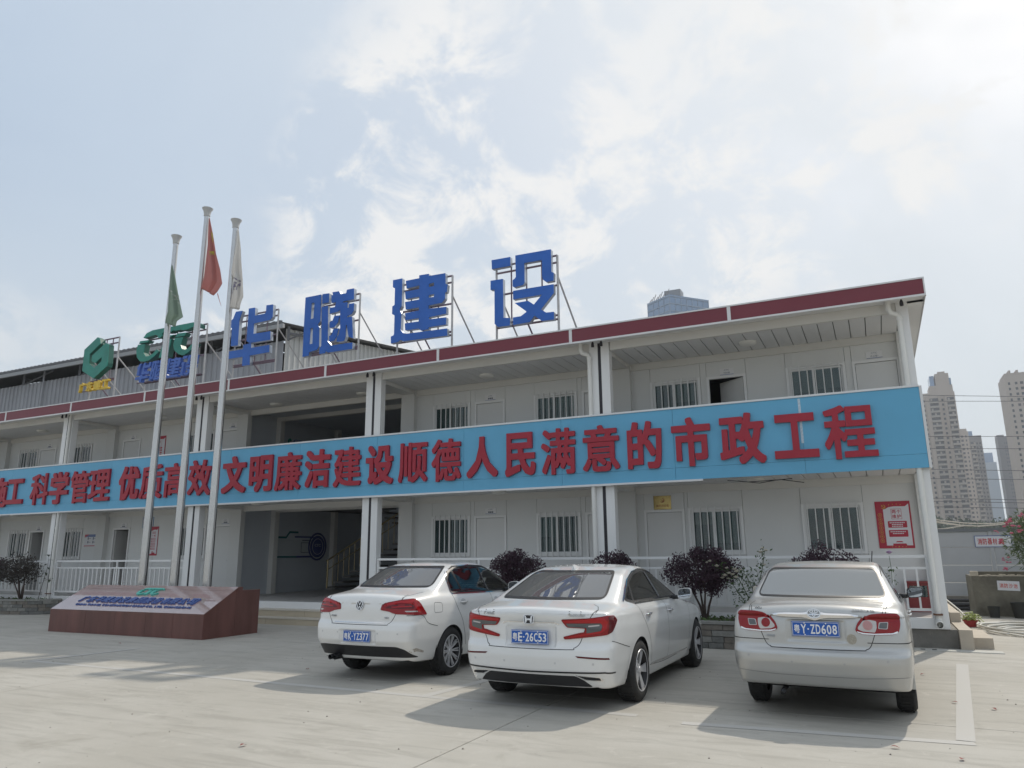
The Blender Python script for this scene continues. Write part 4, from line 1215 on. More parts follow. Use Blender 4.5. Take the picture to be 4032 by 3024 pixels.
def door(x0, x1, dz, state='closed'):
    z0, z1 = 0.49+dz, 2.565+dz; y = YW; t = 0.055
    f = MB(); f.box(x0, x0+t, y-0.03, y+0.05, z0, z1); f.box(x1-t, x1, y-0.03, y+0.05, z0, z1); f.box(x0+t, x1-t, y-0.03, y+0.05, z1-t, z1)
    o = P_(f, 'door', M_PVC)
    a, b_ = x0+t+0.006, x1-t-0.006
    lf = MB().box(0, b_-a, -0.02, 0.02, z0+0.01, z1-t-0.008)
    l2 = lf.build('door_leaf', M_DOOR, o, bevel=0.004)
    if state == 'closed': l2.location = (a+BX, y+0.012, 0)
    elif state == 'wide': l2.location = (b_+BX, y+0.03, 0); l2.rotation_euler = (0, 0, R_(180-38))
    else: l2.location = (a+BX, y+0.03, 0); l2.rotation_euler = (0, 0, R_(88))
    h = MB(); zz = z0+1.0
    hx = b_-0.06
    if state == 'closed':
        h.box(hx-0.02, hx+0.02, y-0.018, y-0.006, zz-0.11, zz+0.06); h.tube([(hx, y-0.02, zz+0.02), (hx, y-0.06, zz+0.02), (hx-0.12, y-0.06, zz+0.02)], 0.009, 8)
        h.v = [(v[0]+BX, v[1], v[2]) for v in h.v]; h.build('door_handle', M_STEELH, o, smooth=True, auto=40)
    return o
M_STEELH = mat('handle_steel', (0.45, 0.45, 0.46), 0.3, metal=1.0)
LOW = {0: [('d', -5.69, -4.77, 'closed'), ('w', -4.69, -3.51, 3+4), ('w', -2.33, -1.15, 8)],
       1: [('w', -11.37, -10.23, 8), ('d', -10.11, -9.20, 'closed'), ('w', -8.38, -7.23, 1), ('d', -7.11, -6.30, 'closed')],
       3: [('d', -23.76, -22.94, 'open'), ('w', -20.62, -19.50, 0), ('d', -19.26, -18.27, 'closed')],
       4: [('w', -29.43, -28.33, 3), ('d', -28.22, -27.38, 'open'), ('w', -26.42, -25.34, 3+4)],
       5: [('w', -35.5, -34.4, 3), ('d', -34.2, -33.3, 'closed'), ('w', -32.4, -31.3, 0)]}
UPP = {0: [('w', -5.40, -4.23, 2), ('d', -4.09, -3.22, 'wide'), ('w', -2.38, -1.19, 3), ('d', -1.06, -0.17, 'closed')],
       1: [('w', -11.37, -10.24, 1), ('d', -10.10, -9.22, 'closed'), ('w', -8.40, -7.24, 3+4), ('d', -7.11, -6.30, 'closed')],
       3: [('d', -23.74, -22.87, 'closed'), ('w', -20.62, -19.45, 0), ('d', -19.20, -18.25, 'closed')],
       4: [('w', -29.49, -28.35, 0), ('d', -28.27, -27.31, 'closed'), ('w', -26.44, -25.34, 2)],
       5: [('w', -35.5, -34.4, 3), ('d', -34.2, -33.3, 'closed'), ('w', -32.4, -31.3, 0)]}
for f, OP in ((0, LOW), (1, UPP)):
    dz = f*DZ; zf = FL[f]; zc = CE[f]+0.01
    for i, ops in OP.items():
        xl, xr = XB[i+1]+0.03, XB[i]-(0.03 if i else 0.07); cur = xl; back = MB()
        def full(a, b_):
            if b_-a < 0.03: return
            n = max(1, int(math.ceil((b_-a)/1.2))); w = (b_-a)/n
            for k in range(n): bb('wall_panel', M_WALL, a+w*k+0.004, a+w*(k+1)-0.004, YW, YW+0.05, zf, zc)
            back.box(a, b_, YW+0.051, YW+0.06, zf, zc)
        for (t, x0, x1, kd) in sorted(ops, key=lambda q: q[1]):
            full(cur, x0)
            if t == 'w':
                window(x0, x1, dz, kd); bb('wall_panel', M_WALL, x0+0.003, x1-0.003, YW, YW+0.05, zf, 1.563+dz); bb('wall_panel', M_WALL, x0+0.003, x1-0.003, YW, YW+0.05, 2.587+dz, zc)
            else:
                door(x0, x1, dz, kd); bb('wall_panel', M_WALL, x0+0.003, x1-0.003, YW, YW+0.05, 2.567+dz, zc)
            cur = x1
        full(cur, xr)
        P_(back, 'wall_backing', M_WALLB)
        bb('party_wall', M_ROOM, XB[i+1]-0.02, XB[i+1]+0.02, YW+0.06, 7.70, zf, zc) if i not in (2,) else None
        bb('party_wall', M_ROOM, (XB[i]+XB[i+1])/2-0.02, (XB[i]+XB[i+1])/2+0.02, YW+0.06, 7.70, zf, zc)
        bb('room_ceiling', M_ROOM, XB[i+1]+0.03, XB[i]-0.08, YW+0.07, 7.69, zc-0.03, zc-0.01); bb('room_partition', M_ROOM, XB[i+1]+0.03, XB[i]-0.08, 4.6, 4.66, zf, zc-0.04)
# the wall of the last bay hides the party wall towards the hall
for f in (0, 1):
    zc = CE[f]; zf = FL[f]
    bb('hall_left_wall', M_HALL, XB[3]-0.06, XB[3]+0.02, YW+0.06, 7.7, zf, zc); bb('hall_left_wall', M_WALL, XB[3]-0.03, XB[3]+0.025, YW-0.0, YW+0.058, zf, zc)
    bb('hall_right_wall', M_HALL, XB[2]-0.02, XB[2]+0.06, YW+0.06, 7.7, zf, zc)
    for (y0, y1) in ((2.98, 3.17), (5.87, 6.05)): bb('hall_post', M_CREAM, XB[3]+0.021, XB[3]+0.20, y0, y1, zf, zc)
    bb('hall_beam', M_CREAM, XB[3]+0.2, XB[2]-0.02, 3.0, 3.12, zc-0.14, zc); bb('hall_lintel', M_CREAM, XB[3]+0.1, XB[2]-0.1, YW-0.05, YW+0.08, zc-0.16, zc-0.012)
bb('hall_ceiling', M_HALL, XB[3]+0.03, XB[2]-0.03, YW+0.08, 4.18, CE[0]-0.01, CE[0]+0.03); bb('hall_ceiling', M_HALL, XB[3]+0.03, XB[2]-0.03, YW+0.08, 7.69, CE[1]-0.01, CE[1]+0.03)
# stairs in the hall
M_STAIR = mat('stair_steel', (0.12, 0.115, 0.11), 0.6)
M_GOLD = mat('gold_rail', (0.30, 0.24, 0.13), 0.30, metal=0.8)
for k in range(9):
    x = -16.9+k*0.31; bb('stair_tread', M_STAIR, x, x+0.33, 4.3, 5.4, 0.49+(k+1)*0.165-0.05, 0.49+(k+1)*0.165)
bb('stair_landing', M_STAIR, -14.1, -12.3, 4.3, 6.8, 1.92, 1.98)
for k in range(8):
    x = -14.1-k*0.31; bb('stair_tread', M_STAIR, x-0.33, x, 5.6, 6.7, 1.98+(k+1)*0.175-0.05, 1.98+(k+1)*0.175)
rail = MB(); rail.tube([(-16.95, 4.32, 1.45), (-14.15, 4.32, 2.92)], 0.026, 8); rail.tube([(-16.95, 4.32, 1.15), (-14.15, 4.32, 2.62)], 0.014, 8); rail.tube([(-14.2, 5.55, 2.95), (-16.6, 5.55, 4.3)], 0.024, 8)
for k in range(14):
    x = -16.9+k*0.21; rail.tube([(x, 4.32, 0.6+(x+16.9)*0.525), (x, 4.32, 1.46+(x+16.9)*0.525)], 0.011 if k else 0.03, 6)
P_(rail, 'stair_rail', M_GOLD)
# front steps up to the hall
M_STEPT = mat('step_tile', (0.50, 0.43, 0.32), 0.6, var=0.06, vscale=2.0)
M_STEPP = mat('step_edge', (0.58, 0.53, 0.45), 0.55)
for (y0, z0, z1) in ((-0.62, 0.0, 0.165), (-0.31, 0.165, 0.33)):
    x = -18.0
    k = 0
    while x < -9.3:
        w = 0.93 if k else 0.55
        bb('step_tile', M_STEPT, x+0.004, min(x+w, -9.3)-0.004, y0, 0.0, z0+(0.004 if z0 else 0), z1-0.032); x += w; k += 1
    bb('step_nosing', M_STEPP, -18.0, -9.3, y0-0.012, 0.0, z1-0.03, z1)
# corridor railings, each baluster its own piece
M_RAIL = mat('white_rail', (0.77, 0.77, 0.76), 0.4)
def railing(x0, x1):
    y = 0.06; r = MB(); r.box(x0, x1, y-0.02, y+0.02, 1.495, 1.545); r.box(x0, x1, y-0.016, y+0.016, 1.30, 1.34); r.box(x0, x1, y-0.016, y+0.016, 0.60, 0.645)
    n = max(2, int(round((x1-x0)/2.7)))
    for k in range(n+1): xx = x0+0.02+(x1-x0-0.04)*k/n; r.box(xx-0.02, xx+0.02, y-0.019, y+0.019, 0.49, 1.494)
    o = P_(r, 'railing', M_RAIL)
    m = int((x1-x0)/0.187); me = MB().box(-0.016, 0.016, -0.014, 0.014, 0.646, 1.299).mesh('baluster'); me.materials.append(M_RAIL)
    for k in range(1, m): link('baluster', me, None, o, (x0+(x1-x0)*k/m+BX, y, 0))
railing(XB[1]+0.24, -0.21); railing(XB[2]+0.24, XB[1]-0.25); railing(XB[4]+0.24, XB[3]-0.25); railing(XB[5]+0.24, XB[4]-0.25)
# side steps at the right end
M_SIDEST = mat('side_step', (0.46, 0.40, 0.32), 0.75, var=0.08, vscale=3.0)
st = thing('side_steps', 'low tan side steps at the right end of the office', 'steps', (0.3, 1, 0))
bx('step', M_SIDEST, st, -0.195, -0.03, 0.45, 5.5, 0.0, 0.49); bx('step', M_SIDEST, st, -0.195, 0.0, -1.15, 0.448, 0.0, 0.325); bx('step', M_SIDEST, st, 0.002, 0.31, -0.80, 0.75, 0.0, 0.175)
# drain cover
dr = thing('drain_cover', 'pale concrete drain cover with slots beside the side steps', 'drain', (-0.1, -0.3, 0))
bx('slab', mat('drain_conc', (0.50, 0.49, 0.45), 0.85), dr, -2.2, 0.78, -0.13, 0.17, 0.0, 0.012)
for k in range(12):
    x = -2.1+k*0.17
    if k % 7 != 6: bx('slot', mat('slot_dark', (0.03, 0.03, 0.03), 0.9), dr, x, x+0.07, -0.05, 0.06, 0.006, 0.0135)
TR = {"hua":[[[-17.57,8.78],[-17.32,8.77],[-17.42,8.47],[-17.41,7.71],[-17.68,7.72],[-17.69,8.28],[-17.77,8.32],[-17.77,8.51],[-17.67,8.57],[-17.61,8.71]],[[-17.06,8.8],[-16.82,8.79],[-16.81,8.54],[-16.41,8.54],[-16.37,8.58],[-16.37,8.79],[-16.12,8.78],[-16.11,8.4],[-16.19,8.32],[-16.82,8.3],[-16.82,7.98],[-16.16,7.97],[-16.14,7.71],[-16.94,7.72],[-17.04,7.78],[-17.06,7.82]],[[-17.17,7.69],[-16.88,7.71],[-16.87,7.56],[-16.16,7.56],[-16.15,7.34],[-16.89,7.33],[-16.88,7.05],[-17.16,7.05],[-17.17,7.33],[-17.75,7.33],[-17.75,7.56],[-17.17,7.56]]],"sui":[[[-14.9,8.79],[-14.34,8.79],[-14.33,8.0],[-14.41,7.92],[-14.35,7.83],[-14.33,7.27],[-14.4,7.18],[-14.67,7.15],[-14.68,7.05],[-14.89,7.04],[-14.9,7.95]],[[-14.29,8.79],[-14.06,8.78],[-14.06,8.51],[-14.28,8.51]],[[-14.29,8.41],[-14.08,8.41],[-14.03,7.39],[-13.96,7.26],[-13.9,7.24],[-13.18,7.23],[-13.18,7.05],[-13.98,7.05],[-14.08,7.1],[-14.1,7.05],[-14.3,7.05],[-14.3,7.22],[-14.24,7.27]],[[-13.94,8.79],[-13.69,8.78],[-13.65,8.69],[-13.46,8.68],[-13.43,8.78],[-13.2,8.78],[-13.19,8.46],[-13.46,8.46],[-13.55,8.46],[-13.55,8.42],[-13.4,8.41],[-13.4,8.25],[-13.34,8.24],[-13.34,8.35],[-13.18,8.35],[-13.18,8.14],[-13.24,8.05],[-13.39,8.01],[-13.39,7.97],[-13.23,7.97],[-13.17,7.35],[-13.31,7.41],[-13.39,7.76],[-13.42,7.76],[-13.42,7.43],[-13.46,7.32],[-13.56,7.31],[-13.71,7.32],[-13.71,7.45],[-13.65,7.52],[-13.61,7.71],[-13.64,8.24],[-13.7,8.19],[-14.0,8.17],[-14.0,8.34],[-13.83,8.34],[-13.79,8.47],[-13.95,8.48],[-13.97,8.71],[-13.91,8.7]],[[-13.83,8.08],[-13.64,8.07],[-13.71,7.86],[-13.83,7.75],[-13.98,7.76],[-13.99,7.92],[-13.89,7.95]],[[-13.84,7.71],[-13.67,7.7],[-13.72,7.48],[-13.8,7.37],[-13.97,7.35],[-13.98,7.52],[-13.9,7.55]]],"sui_h":[[[-14.67,8.59],[-14.56,8.59],[-14.57,8.12],[-14.68,8.11]],[[-14.66,7.84],[-14.57,7.85],[-14.56,7.38],[-14.67,7.37]]],"jian":[[[-11.9,8.79],[-11.61,8.79],[-11.61,8.02],[-11.67,7.93],[-11.61,7.81],[-11.62,7.36],[-11.55,7.27],[-11.42,7.23],[-10.21,7.2],[-10.2,7.01],[-11.52,7.04],[-11.62,7.09],[-11.71,7.04],[-11.91,7.03],[-11.92,7.22],[-11.84,7.24],[-11.82,7.28],[-11.82,7.79],[-11.9,7.84],[-11.9,8.05],[-11.83,8.08],[-11.83,8.55],[-11.9,8.59]],[[-11.07,8.78],[-10.78,8.77],[-10.78,8.71],[-10.28,8.7],[-10.27,8.4],[-10.21,8.38],[-10.23,8.18],[-10.28,8.17],[-10.28,8.01],[-10.37,7.91],[-10.77,7.9],[-10.77,7.81],[-10.24,7.78],[-10.24,7.6],[-10.75,7.58],[-10.75,7.52],[-10.24,7.5],[-10.24,7.31],[-10.76,7.31],[-10.76,7.26],[-10.98,7.25],[-11.06,7.32],[-11.47,7.33],[-11.49,7.52],[-11.06,7.51],[-11.06,7.6],[-11.47,7.61],[-11.49,7.8],[-11.06,7.81],[-11.06,7.89],[-11.47,7.9],[-11.5,8.11],[-11.06,8.11],[-11.06,8.19],[-11.48,8.19],[-11.51,8.4],[-11.06,8.4],[-11.06,8.5],[-11.46,8.48],[-11.49,8.7],[-11.07,8.7]]],"jian_h":[[[-10.77,8.49],[-10.61,8.5],[-10.61,8.41],[-10.77,8.4]],[[-10.77,8.18],[-10.6,8.19],[-10.61,8.11],[-10.77,8.11]]],"she":[[[-8.93,8.8],[-8.41,8.79],[-8.41,8.56],[-8.92,8.56]],[[-8.96,8.26],[-8.62,8.25],[-8.61,7.24],[-8.43,7.21],[-8.44,7.02],[-8.76,7.03],[-8.85,7.12],[-8.85,8.01],[-8.96,8.02]],[[-8.27,8.8],[-7.32,8.78],[-7.32,8.2],[-7.26,8.17],[-7.27,7.97],[-7.46,7.97],[-7.54,8.04],[-7.56,8.13],[-7.56,8.55],[-8.03,8.56],[-8.03,8.07],[-8.07,8.0],[-8.31,7.98],[-8.35,8.01],[-8.35,8.17],[-8.29,8.2],[-8.26,8.24]],[[-8.34,7.89],[-7.27,7.88],[-7.27,7.66],[-7.61,7.3],[-7.47,7.2],[-7.28,7.19],[-7.28,7.0],[-7.59,7.01],[-7.78,7.17],[-7.91,7.03],[-8.35,7.02],[-8.35,7.21],[-8.14,7.21],[-7.98,7.3],[-8.3,7.57],[-7.94,7.57],[-7.79,7.45],[-7.57,7.67],[-8.34,7.67]]],"gee":[[[-23.86,8.85],[-23.73,8.78],[-23.67,8.6],[-24.18,8.3],[-24.15,7.97],[-23.85,7.78],[-23.53,7.97],[-23.53,8.12],[-23.83,7.95],[-24.03,8.04],[-24.04,8.23],[-23.41,8.59],[-23.25,8.51],[-23.2,7.89],[-23.22,7.77],[-23.83,7.42],[-24.46,7.75],[-24.48,8.49]]],"ctc":[[[-21.58,8.51],[-21.44,8.65],[-21.17,8.71],[-20.56,8.71],[-19.99,8.71],[-19.37,8.71],[-19.18,8.69],[-19.04,8.61],[-19.05,8.49],[-19.24,8.55],[-19.39,8.56],[-19.51,8.52],[-19.75,8.51],[-19.85,8.53],[-19.91,8.55],[-20.14,8.54],[-20.22,8.57],[-20.33,8.53],[-20.52,8.55],[-20.64,8.58],[-20.72,8.54],[-20.69,8.47],[-20.81,8.4],[-20.87,8.41],[-20.92,8.5],[-21.03,8.54],[-21.24,8.52],[-21.5,8.5]],[[-21.71,8.42],[-21.29,8.4],[-21.36,8.34],[-21.76,8.34]],[[-21.8,8.31],[-21.47,8.29],[-21.5,8.01],[-21.39,7.87],[-21.25,7.86],[-21.06,7.92],[-20.9,8.04],[-20.77,7.96],[-20.97,7.83],[-21.19,7.72],[-21.4,7.7],[-21.63,7.74],[-21.79,7.89],[-21.85,8.1]],[[-20.6,8.3],[-20.26,8.3],[-20.38,7.75],[-20.76,7.74],[-20.71,7.94]],[[-20.51,8.43],[-20.17,8.42],[-20.31,8.37],[-20.52,8.36]],[[-20.01,8.44],[-19.63,8.42],[-19.7,8.32],[-20.09,8.33]],[[-20.11,8.3],[-19.76,8.29],[-19.82,8.04],[-19.75,7.91],[-19.65,7.85],[-19.49,7.89],[-19.27,8.05],[-19.14,8.01],[-19.3,7.86],[-19.49,7.74],[-19.69,7.69],[-19.88,7.75],[-20.09,7.91],[-20.16,8.09]]]}
# ------------------------------------------------------------------ slogan board on the upper railing
M_BLUE = mat('board_blue', (0.12, 0.40, 0.61), 0.38, var=0.06, vscale=0.7)
M_REDL = mat('slogan_red', (0.36, 0.014, 0.034), 0.45, var=0.06, vscale=2.0)
M_REDS = mat('slogan_red_side', (0.22, 0.012, 0.025), 0.5)
sl = thing('slogan_board', 'long blue slogan board with raised red characters along the upper railing', 'sign', (-18, -0.1, 3.0))
def S_(mb, name, m, parent=None, **k):
    mb.v = [(v[0]+18, v[1]+0.1, v[2]-3.0) for v in mb.v]; return mb.build(name, m, parent or sl, **k)
bj = [0.0, -2.03, -4.49, -6.96, -9.41, -11.87, -14.33, -16.79, -19.25, -21.71, -24.17, -26.63, -29.09, -31.55, -34.0, -36.4]
for a, b_ in zip(bj[:-1], bj[1:]):
    S_(MB().box(b_+0.0025, a-0.0025, -0.10, -0.07, 3.292, 4.50), 'board_panel', M_BLUE); S_(MB().box(b_+0.0025, a-0.0025, -0.10, -0.07, 3.045, 3.288), 'board_panel', M_BLUE)
    S_(MB().box(b_+0.001, a-0.001, -0.118, -0.04, 4.502, 4.54), 'top_trim', M_TRIMW)
S_(MB().box(-36.4, 0.0, -0.069, -0.05, 3.05, 4.50), 'board_backing', mat('board_back', (0.10, 0.22, 0.32), 0.6))
x = -3.95; k = 0
while x > -36.3:
    L = (1.9, 2.45, 2.1, 2.6)[k % 4]; S_(MB().box(max(x-L, -36.4)+0.001, x-0.001, -0.125-0.003*(k % 2), -0.05, 3.005-0.006*(k % 2), 3.043), 'bottom_trim', M_TRIMW); x -= L; k += 1
S_(MB().box(0.001, 0.045, -0.105, 0.30, 3.04, 4.52), 'end_plate', M_TRIMW)
S_(MB().box(-2.03-0.030, -2.03+0.014, -0.1035, -0.1005, 3.62, 4.48), 'tape_strip', mat('old_tape', (0.50, 0.62, 0.70), 0.6, var=0.2, vscale=30))
CHARS = [('施',-27.64,-26.75,3.27,4.25),('工',-26.76,-25.87,3.35,4.17),('科',-25.47,-24.57,3.28,4.28),('学',-24.49,-23.6,3.27,4.28),('管',-23.48,-22.61,3.26,4.26),('理',-22.6,-21.64,3.29,4.25),('优',-21.23,-20.36,3.27,4.27),('质',-20.3,-19.38,3.27,4.26),('高',-19.29,-18.45,3.28,4.25),('效',-18.32,-17.44,3.28,4.28),('文',-17.01,-16.15,3.29,4.3),('明',-16.01,-15.21,3.29,4.26),('廉',-15.1,-14.22,3.28,4.28),('洁',-14.09,-13.28,3.31,4.29),('建',-13.16,-12.32,3.29,4.29),('设',-12.16,-11.36,3.3,4.26),('顺',-11.19,-10.38,3.3,4.26),('德',-10.25,-9.47,3.28,4.28),('人',-9.3,-8.51,3.32,4.26),('民',-8.31,-7.57,3.3,4.28),('满',-7.42,-6.62,3.29,4.3),('意',-6.45,-5.64,3.3,4.29),('的',-5.46,-4.73,3.3,4.29),('市',-4.52,-3.74,3.3,4.29),('政',-3.57,-2.71,3.29,4.29),('工',-2.55,-1.76,3.34,4.19),('程',-1.65,-0.77,3.27,4.27)]
BOLD = {'意': .020, '廉': .016, '管': .017, '德': .016, '满': .018, '高': .024, '建': .020, '程': .021, '顺': .020, '质': .022, '科': .024, '理': .021, '效': .026, '政': .027}
def frB(y0): return lambda u, v, w: (u, y0+w, v)
for c, x0, x1, z0, z1 in CHARS:
    S_(bold_text(MB(), c, x0, x1, z0, z1, frB(-0.165), 0.064, BOLD.get(c, 0.034), square=True), 'character', M_REDL)
# ------------------------------------------------------------------ rooftop letters on steel frames
M_LBLUE = mat('letter_blue', (0.020, 0.125, 0.50), 0.32, var=0.10, vscale=2.0)
M_LSIDE = mat('letter_side', (0.42, 0.46, 0.52), 0.35, metal=0.4)
M_LGREEN = mat('logo_green', (0.012, 0.22, 0.165), 0.32, var=0.15, vscale=3.0)
M_LGSIDE = mat('logo_green_side', (0.02, 0.12, 0.09), 0.4)
M_LYEL = mat('letter_yellow', (0.70, 0.47, 0.04), 0.42, var=0.12, vscale=6)
M_POST = mat('frame_steel', (0.52, 0.51, 0.50), 0.45, var=0.15, vscale=4)
M_POSTD = mat('frame_purple', (0.22, 0.16, 0.20), 0.5)
YL = 0.40
def letter(name, label, loops, holes, xl, xr, zt, zb, y=YL, m=M_LBLUE, ms=M_LSIDE, depth=0.13, brace=True, group='rooftop letters', cross=(7.15, 7.9)):
    t = thing(name, label, 'sign', ((xl+xr)/2, y, 6.2), group=group); ox, oz = (xl+xr)/2, 6.2
    fr = lambda u, v, w: (u-ox, w, v-oz)
    for l in loops:
        l = [tuple(p) for p in l]; hs = [[tuple(p) for p in h] for h in holes if inside(h[0], l)]
        mb = MB(); mb.prism([l]+hs, 0.02, fr); f = mb.build('letter_face', m, t)
        mb = MB(); n = 0
        for lp in [l]+hs:
            for i in range(len(lp)):
                a, b_ = lp[i], lp[(i+1) % len(lp)]; mb.quad((a[0]-ox, 0.02, a[1]-oz), (b_[0]-ox, 0.02, b_[1]-oz), (b_[0]-ox, depth, b_[1]-oz), (a[0]-ox, depth, a[1]-oz))
        mb.build('letter_return', ms, f)
    yb = depth+0.03
    for x in (xl, xr): MB().bar((x-ox, yb, 0.0), (x-ox, yb, zt-oz), 0.045).build('frame_post', M_POST, t)
    r = MB()
    for z in (zt, zt-0.18, zb+0.05, *cross): r.bar((xl-ox, yb, z-oz), (xr-ox, yb, z-oz), 0.04)
    for x in np.linspace(xl, xr, 5)[1:-1]: r.bar((x-ox, yb, zb+0.03-oz), (x-ox, yb, zt-oz), 0.03)
    r.build('frame_rail', M_POSTD, t, kind='stuff')
    if brace:
        for x in (xl, xr): MB().bar((x-ox, yb, 8.12-oz), (x-ox+0.0, yb+2.35, 0.0), 0.035).build('brace', M_POST, t)
        MB().bar(((xl+xr)/2-ox, yb, 7.1-oz), ((xl+xr)/2-ox+0.05, yb+1.0, 0.0), 0.035).build('brace', M_POSTD, t)
    return t
letter('rooftop_letter', 'big blue rooftop character just right of the white flag pole, first of the four', TR['hua'], [], -17.68, -16.03, 8.66, 7.05)
letter('rooftop_letter', 'big blue rooftop character with the pale shed gable behind it, second of the four', TR['sui'], TR['sui_h'], -14.78, -13.09, 8.66, 7.04)
letter('rooftop_letter', 'big blue rooftop character with many stacked bars, third of the four', TR['jian'], TR['jian_h'], -11.82, -10.15, 8.66, 7.01)
letter('rooftop_letter', 'big blue rooftop character farthest right, against open sky', TR['she'], [], -8.87, -7.22, 8.66, 7.0)
g = letter('rooftop_logo', 'green hexagonal emblem on the roof over small yellow characters', TR['gee'], [], -24.30, -23.05, 8.80, 7.35, m=M_LGREEN, ms=M_LGSIDE, depth=0.2, group=None, cross=(7.35,))
y_ = thing('rooftop_lettering', 'small yellow rooftop characters under the green hexagonal emblem', 'sign', (-23.8, YL, 7.15))
fr = lambda u, v, w: (u+23.8, w, v-7.15)
for c, x0, x1 in (('广', -24.54, -24.20), ('东', -24.17, -23.83), ('建', -23.80, -23.43), ('工', -23.40, -23.05)):
    bold_text(MB(), c, x0, x1, 7.0, 7.33, fr, 0.10, 0.045).build('letter', M_LYEL, y_)
r_ = MB(); r_.bar((-0.75, 0.12, -0.10), (0.76, 0.12, -0.10), 0.03); r_.bar((-0.75, 0.12, 0.14), (0.76, 0.12, 0.14), 0.03); r_.build('frame_rail', M_POSTD, y_)
letter('rooftop_logo', 'green curved letter emblem on the roof above small blue characters', TR['ctc'], [], -21.59, -18.98, 8.67, 7.0, m=M_LGREEN, ms=M_LGSIDE, depth=0.2, group=None, cross=(7.68, 7.05))
y_ = thing('rooftop_lettering', 'small slanted blue rooftop characters under the green curved emblem', 'sign', (-20.4, YL, 7.3))
def unit(key, hk=None):
    A = np.array([p for l in TR[key] for p in l]); lo, hi = A.min(0), A.max(0)
    nrm = lambda l: [tuple((np.array(p)-lo)/(hi-lo)) for p in l]
    return [nrm(l) for l in TR[key]], [nrm(h) for h in (TR[hk] if hk else [])]
for (key, hk), x0 in zip((('hua', None), ('sui', 'sui_h'), ('jian', 'jian_h'), ('she', None)), (-21.80, -21.13, -20.44, -19.78)):
    L, H = unit(key, hk); W, Ht, sh = 0.60, 0.62, 0.12
    tf = lambda l: [(x0+p[0]*W+p[1]*sh+20.4, 7.04+p[1]*Ht-7.3) for p in l]
    mb = MB()
    for l in L: mb.prism([tf(l)]+[tf(h) for h in H if inside(h[0], l)], 0.12, lambda u, v, w: (u, w, v))
    mb.build('letter', mat('letter_blue_small', (0.05, 0.13, 0.46), 0.35), y_)
r_ = MB(); r_.bar((-1.45, 0.14, -0.24), (1.4, 0.14, -0.24), 0.03); r_.bar((-1.3, 0.14, 0.34), (1.4, 0.14, 0.34), 0.03); r_.build('frame_rail', M_POSTD, y_)
# ------------------------------------------------------------------ plates and posters on the rear walls
M_PLW = mat('plate_plastic', (0.72, 0.72, 0.72), 0.3)
M_INK = mat('plate_ink', (0.10, 0.12, 0.16), 0.5)
M_INKB = mat('plate_ink_blue', (0.05, 0.10, 0.30), 0.5)
def room_plate(x, z, label, text=None):
    t = thing('room_plate', label, 'sign', (x, YW-0.012, z), group='room plates over the office doors')
    bx('plate', M_PLW, t, -0.155, 0.155, 0, 0.01, -0.075, 0.075, 0.004)
    fr = frB(-0.0015); m = MB(); flat_text(m, 'CTC', 0, 0.035, 0.032, fr, 0.001, stretch=1.3)
    if text: flat_text(m, text, 0, -0.03, 0.042, fr, 0.001, wmax=0.2)
    else:
        for k in range(3): m.box(-0.07+k*0.05, -0.03+k*0.05, -0.0015, 0, -0.05, -0.012)
    m.build('plate_print', M_INK, t)
    bx('plate_line', M_INKB, t, -0.15, 0.15, -0.0012, 0, -0.074, -0.066)
for x, z, l, tx in ((-9.64, 2.68, 'white room plate over the closed ground floor door nearest the middle car', None), (-18.71, 2.66, 'white room plate over the ground floor door left of the entrance hall', None), (-23.28, 2.645, 'white room plate over the dark open ground floor door behind the railing', None), (-27.74, 2.65, 'white room plate over the open door at the far left of the ground floor', None),
    (-3.63, 5.595, 'white room plate over the half open dark upper door', '材料部'), (-0.62, 5.61, 'white room plate over the upper door nearest the right end', '办公室1'), (-9.64, 5.60, 'white room plate over the closed upper door between two barred windows', None), (-18.70, 5.61, 'white room plate over the upper door beside the dark upper hall', None), (-23.28, 5.575, 'white room plate over the upper door left of the red notice', None), (-27.74, 5.605, 'white room plate over the far left upper door', None)):
    room_plate(x, z, l, tx)
M_PRED = mat('poster_red', (0.42, 0.02, 0.045), 0.4); M_PWH = mat('poster_white', (0.68, 0.67, 0.70), 0.4); M_PGOLD = mat('poster_gold', (0.55, 0.33, 0.05), 0.4)
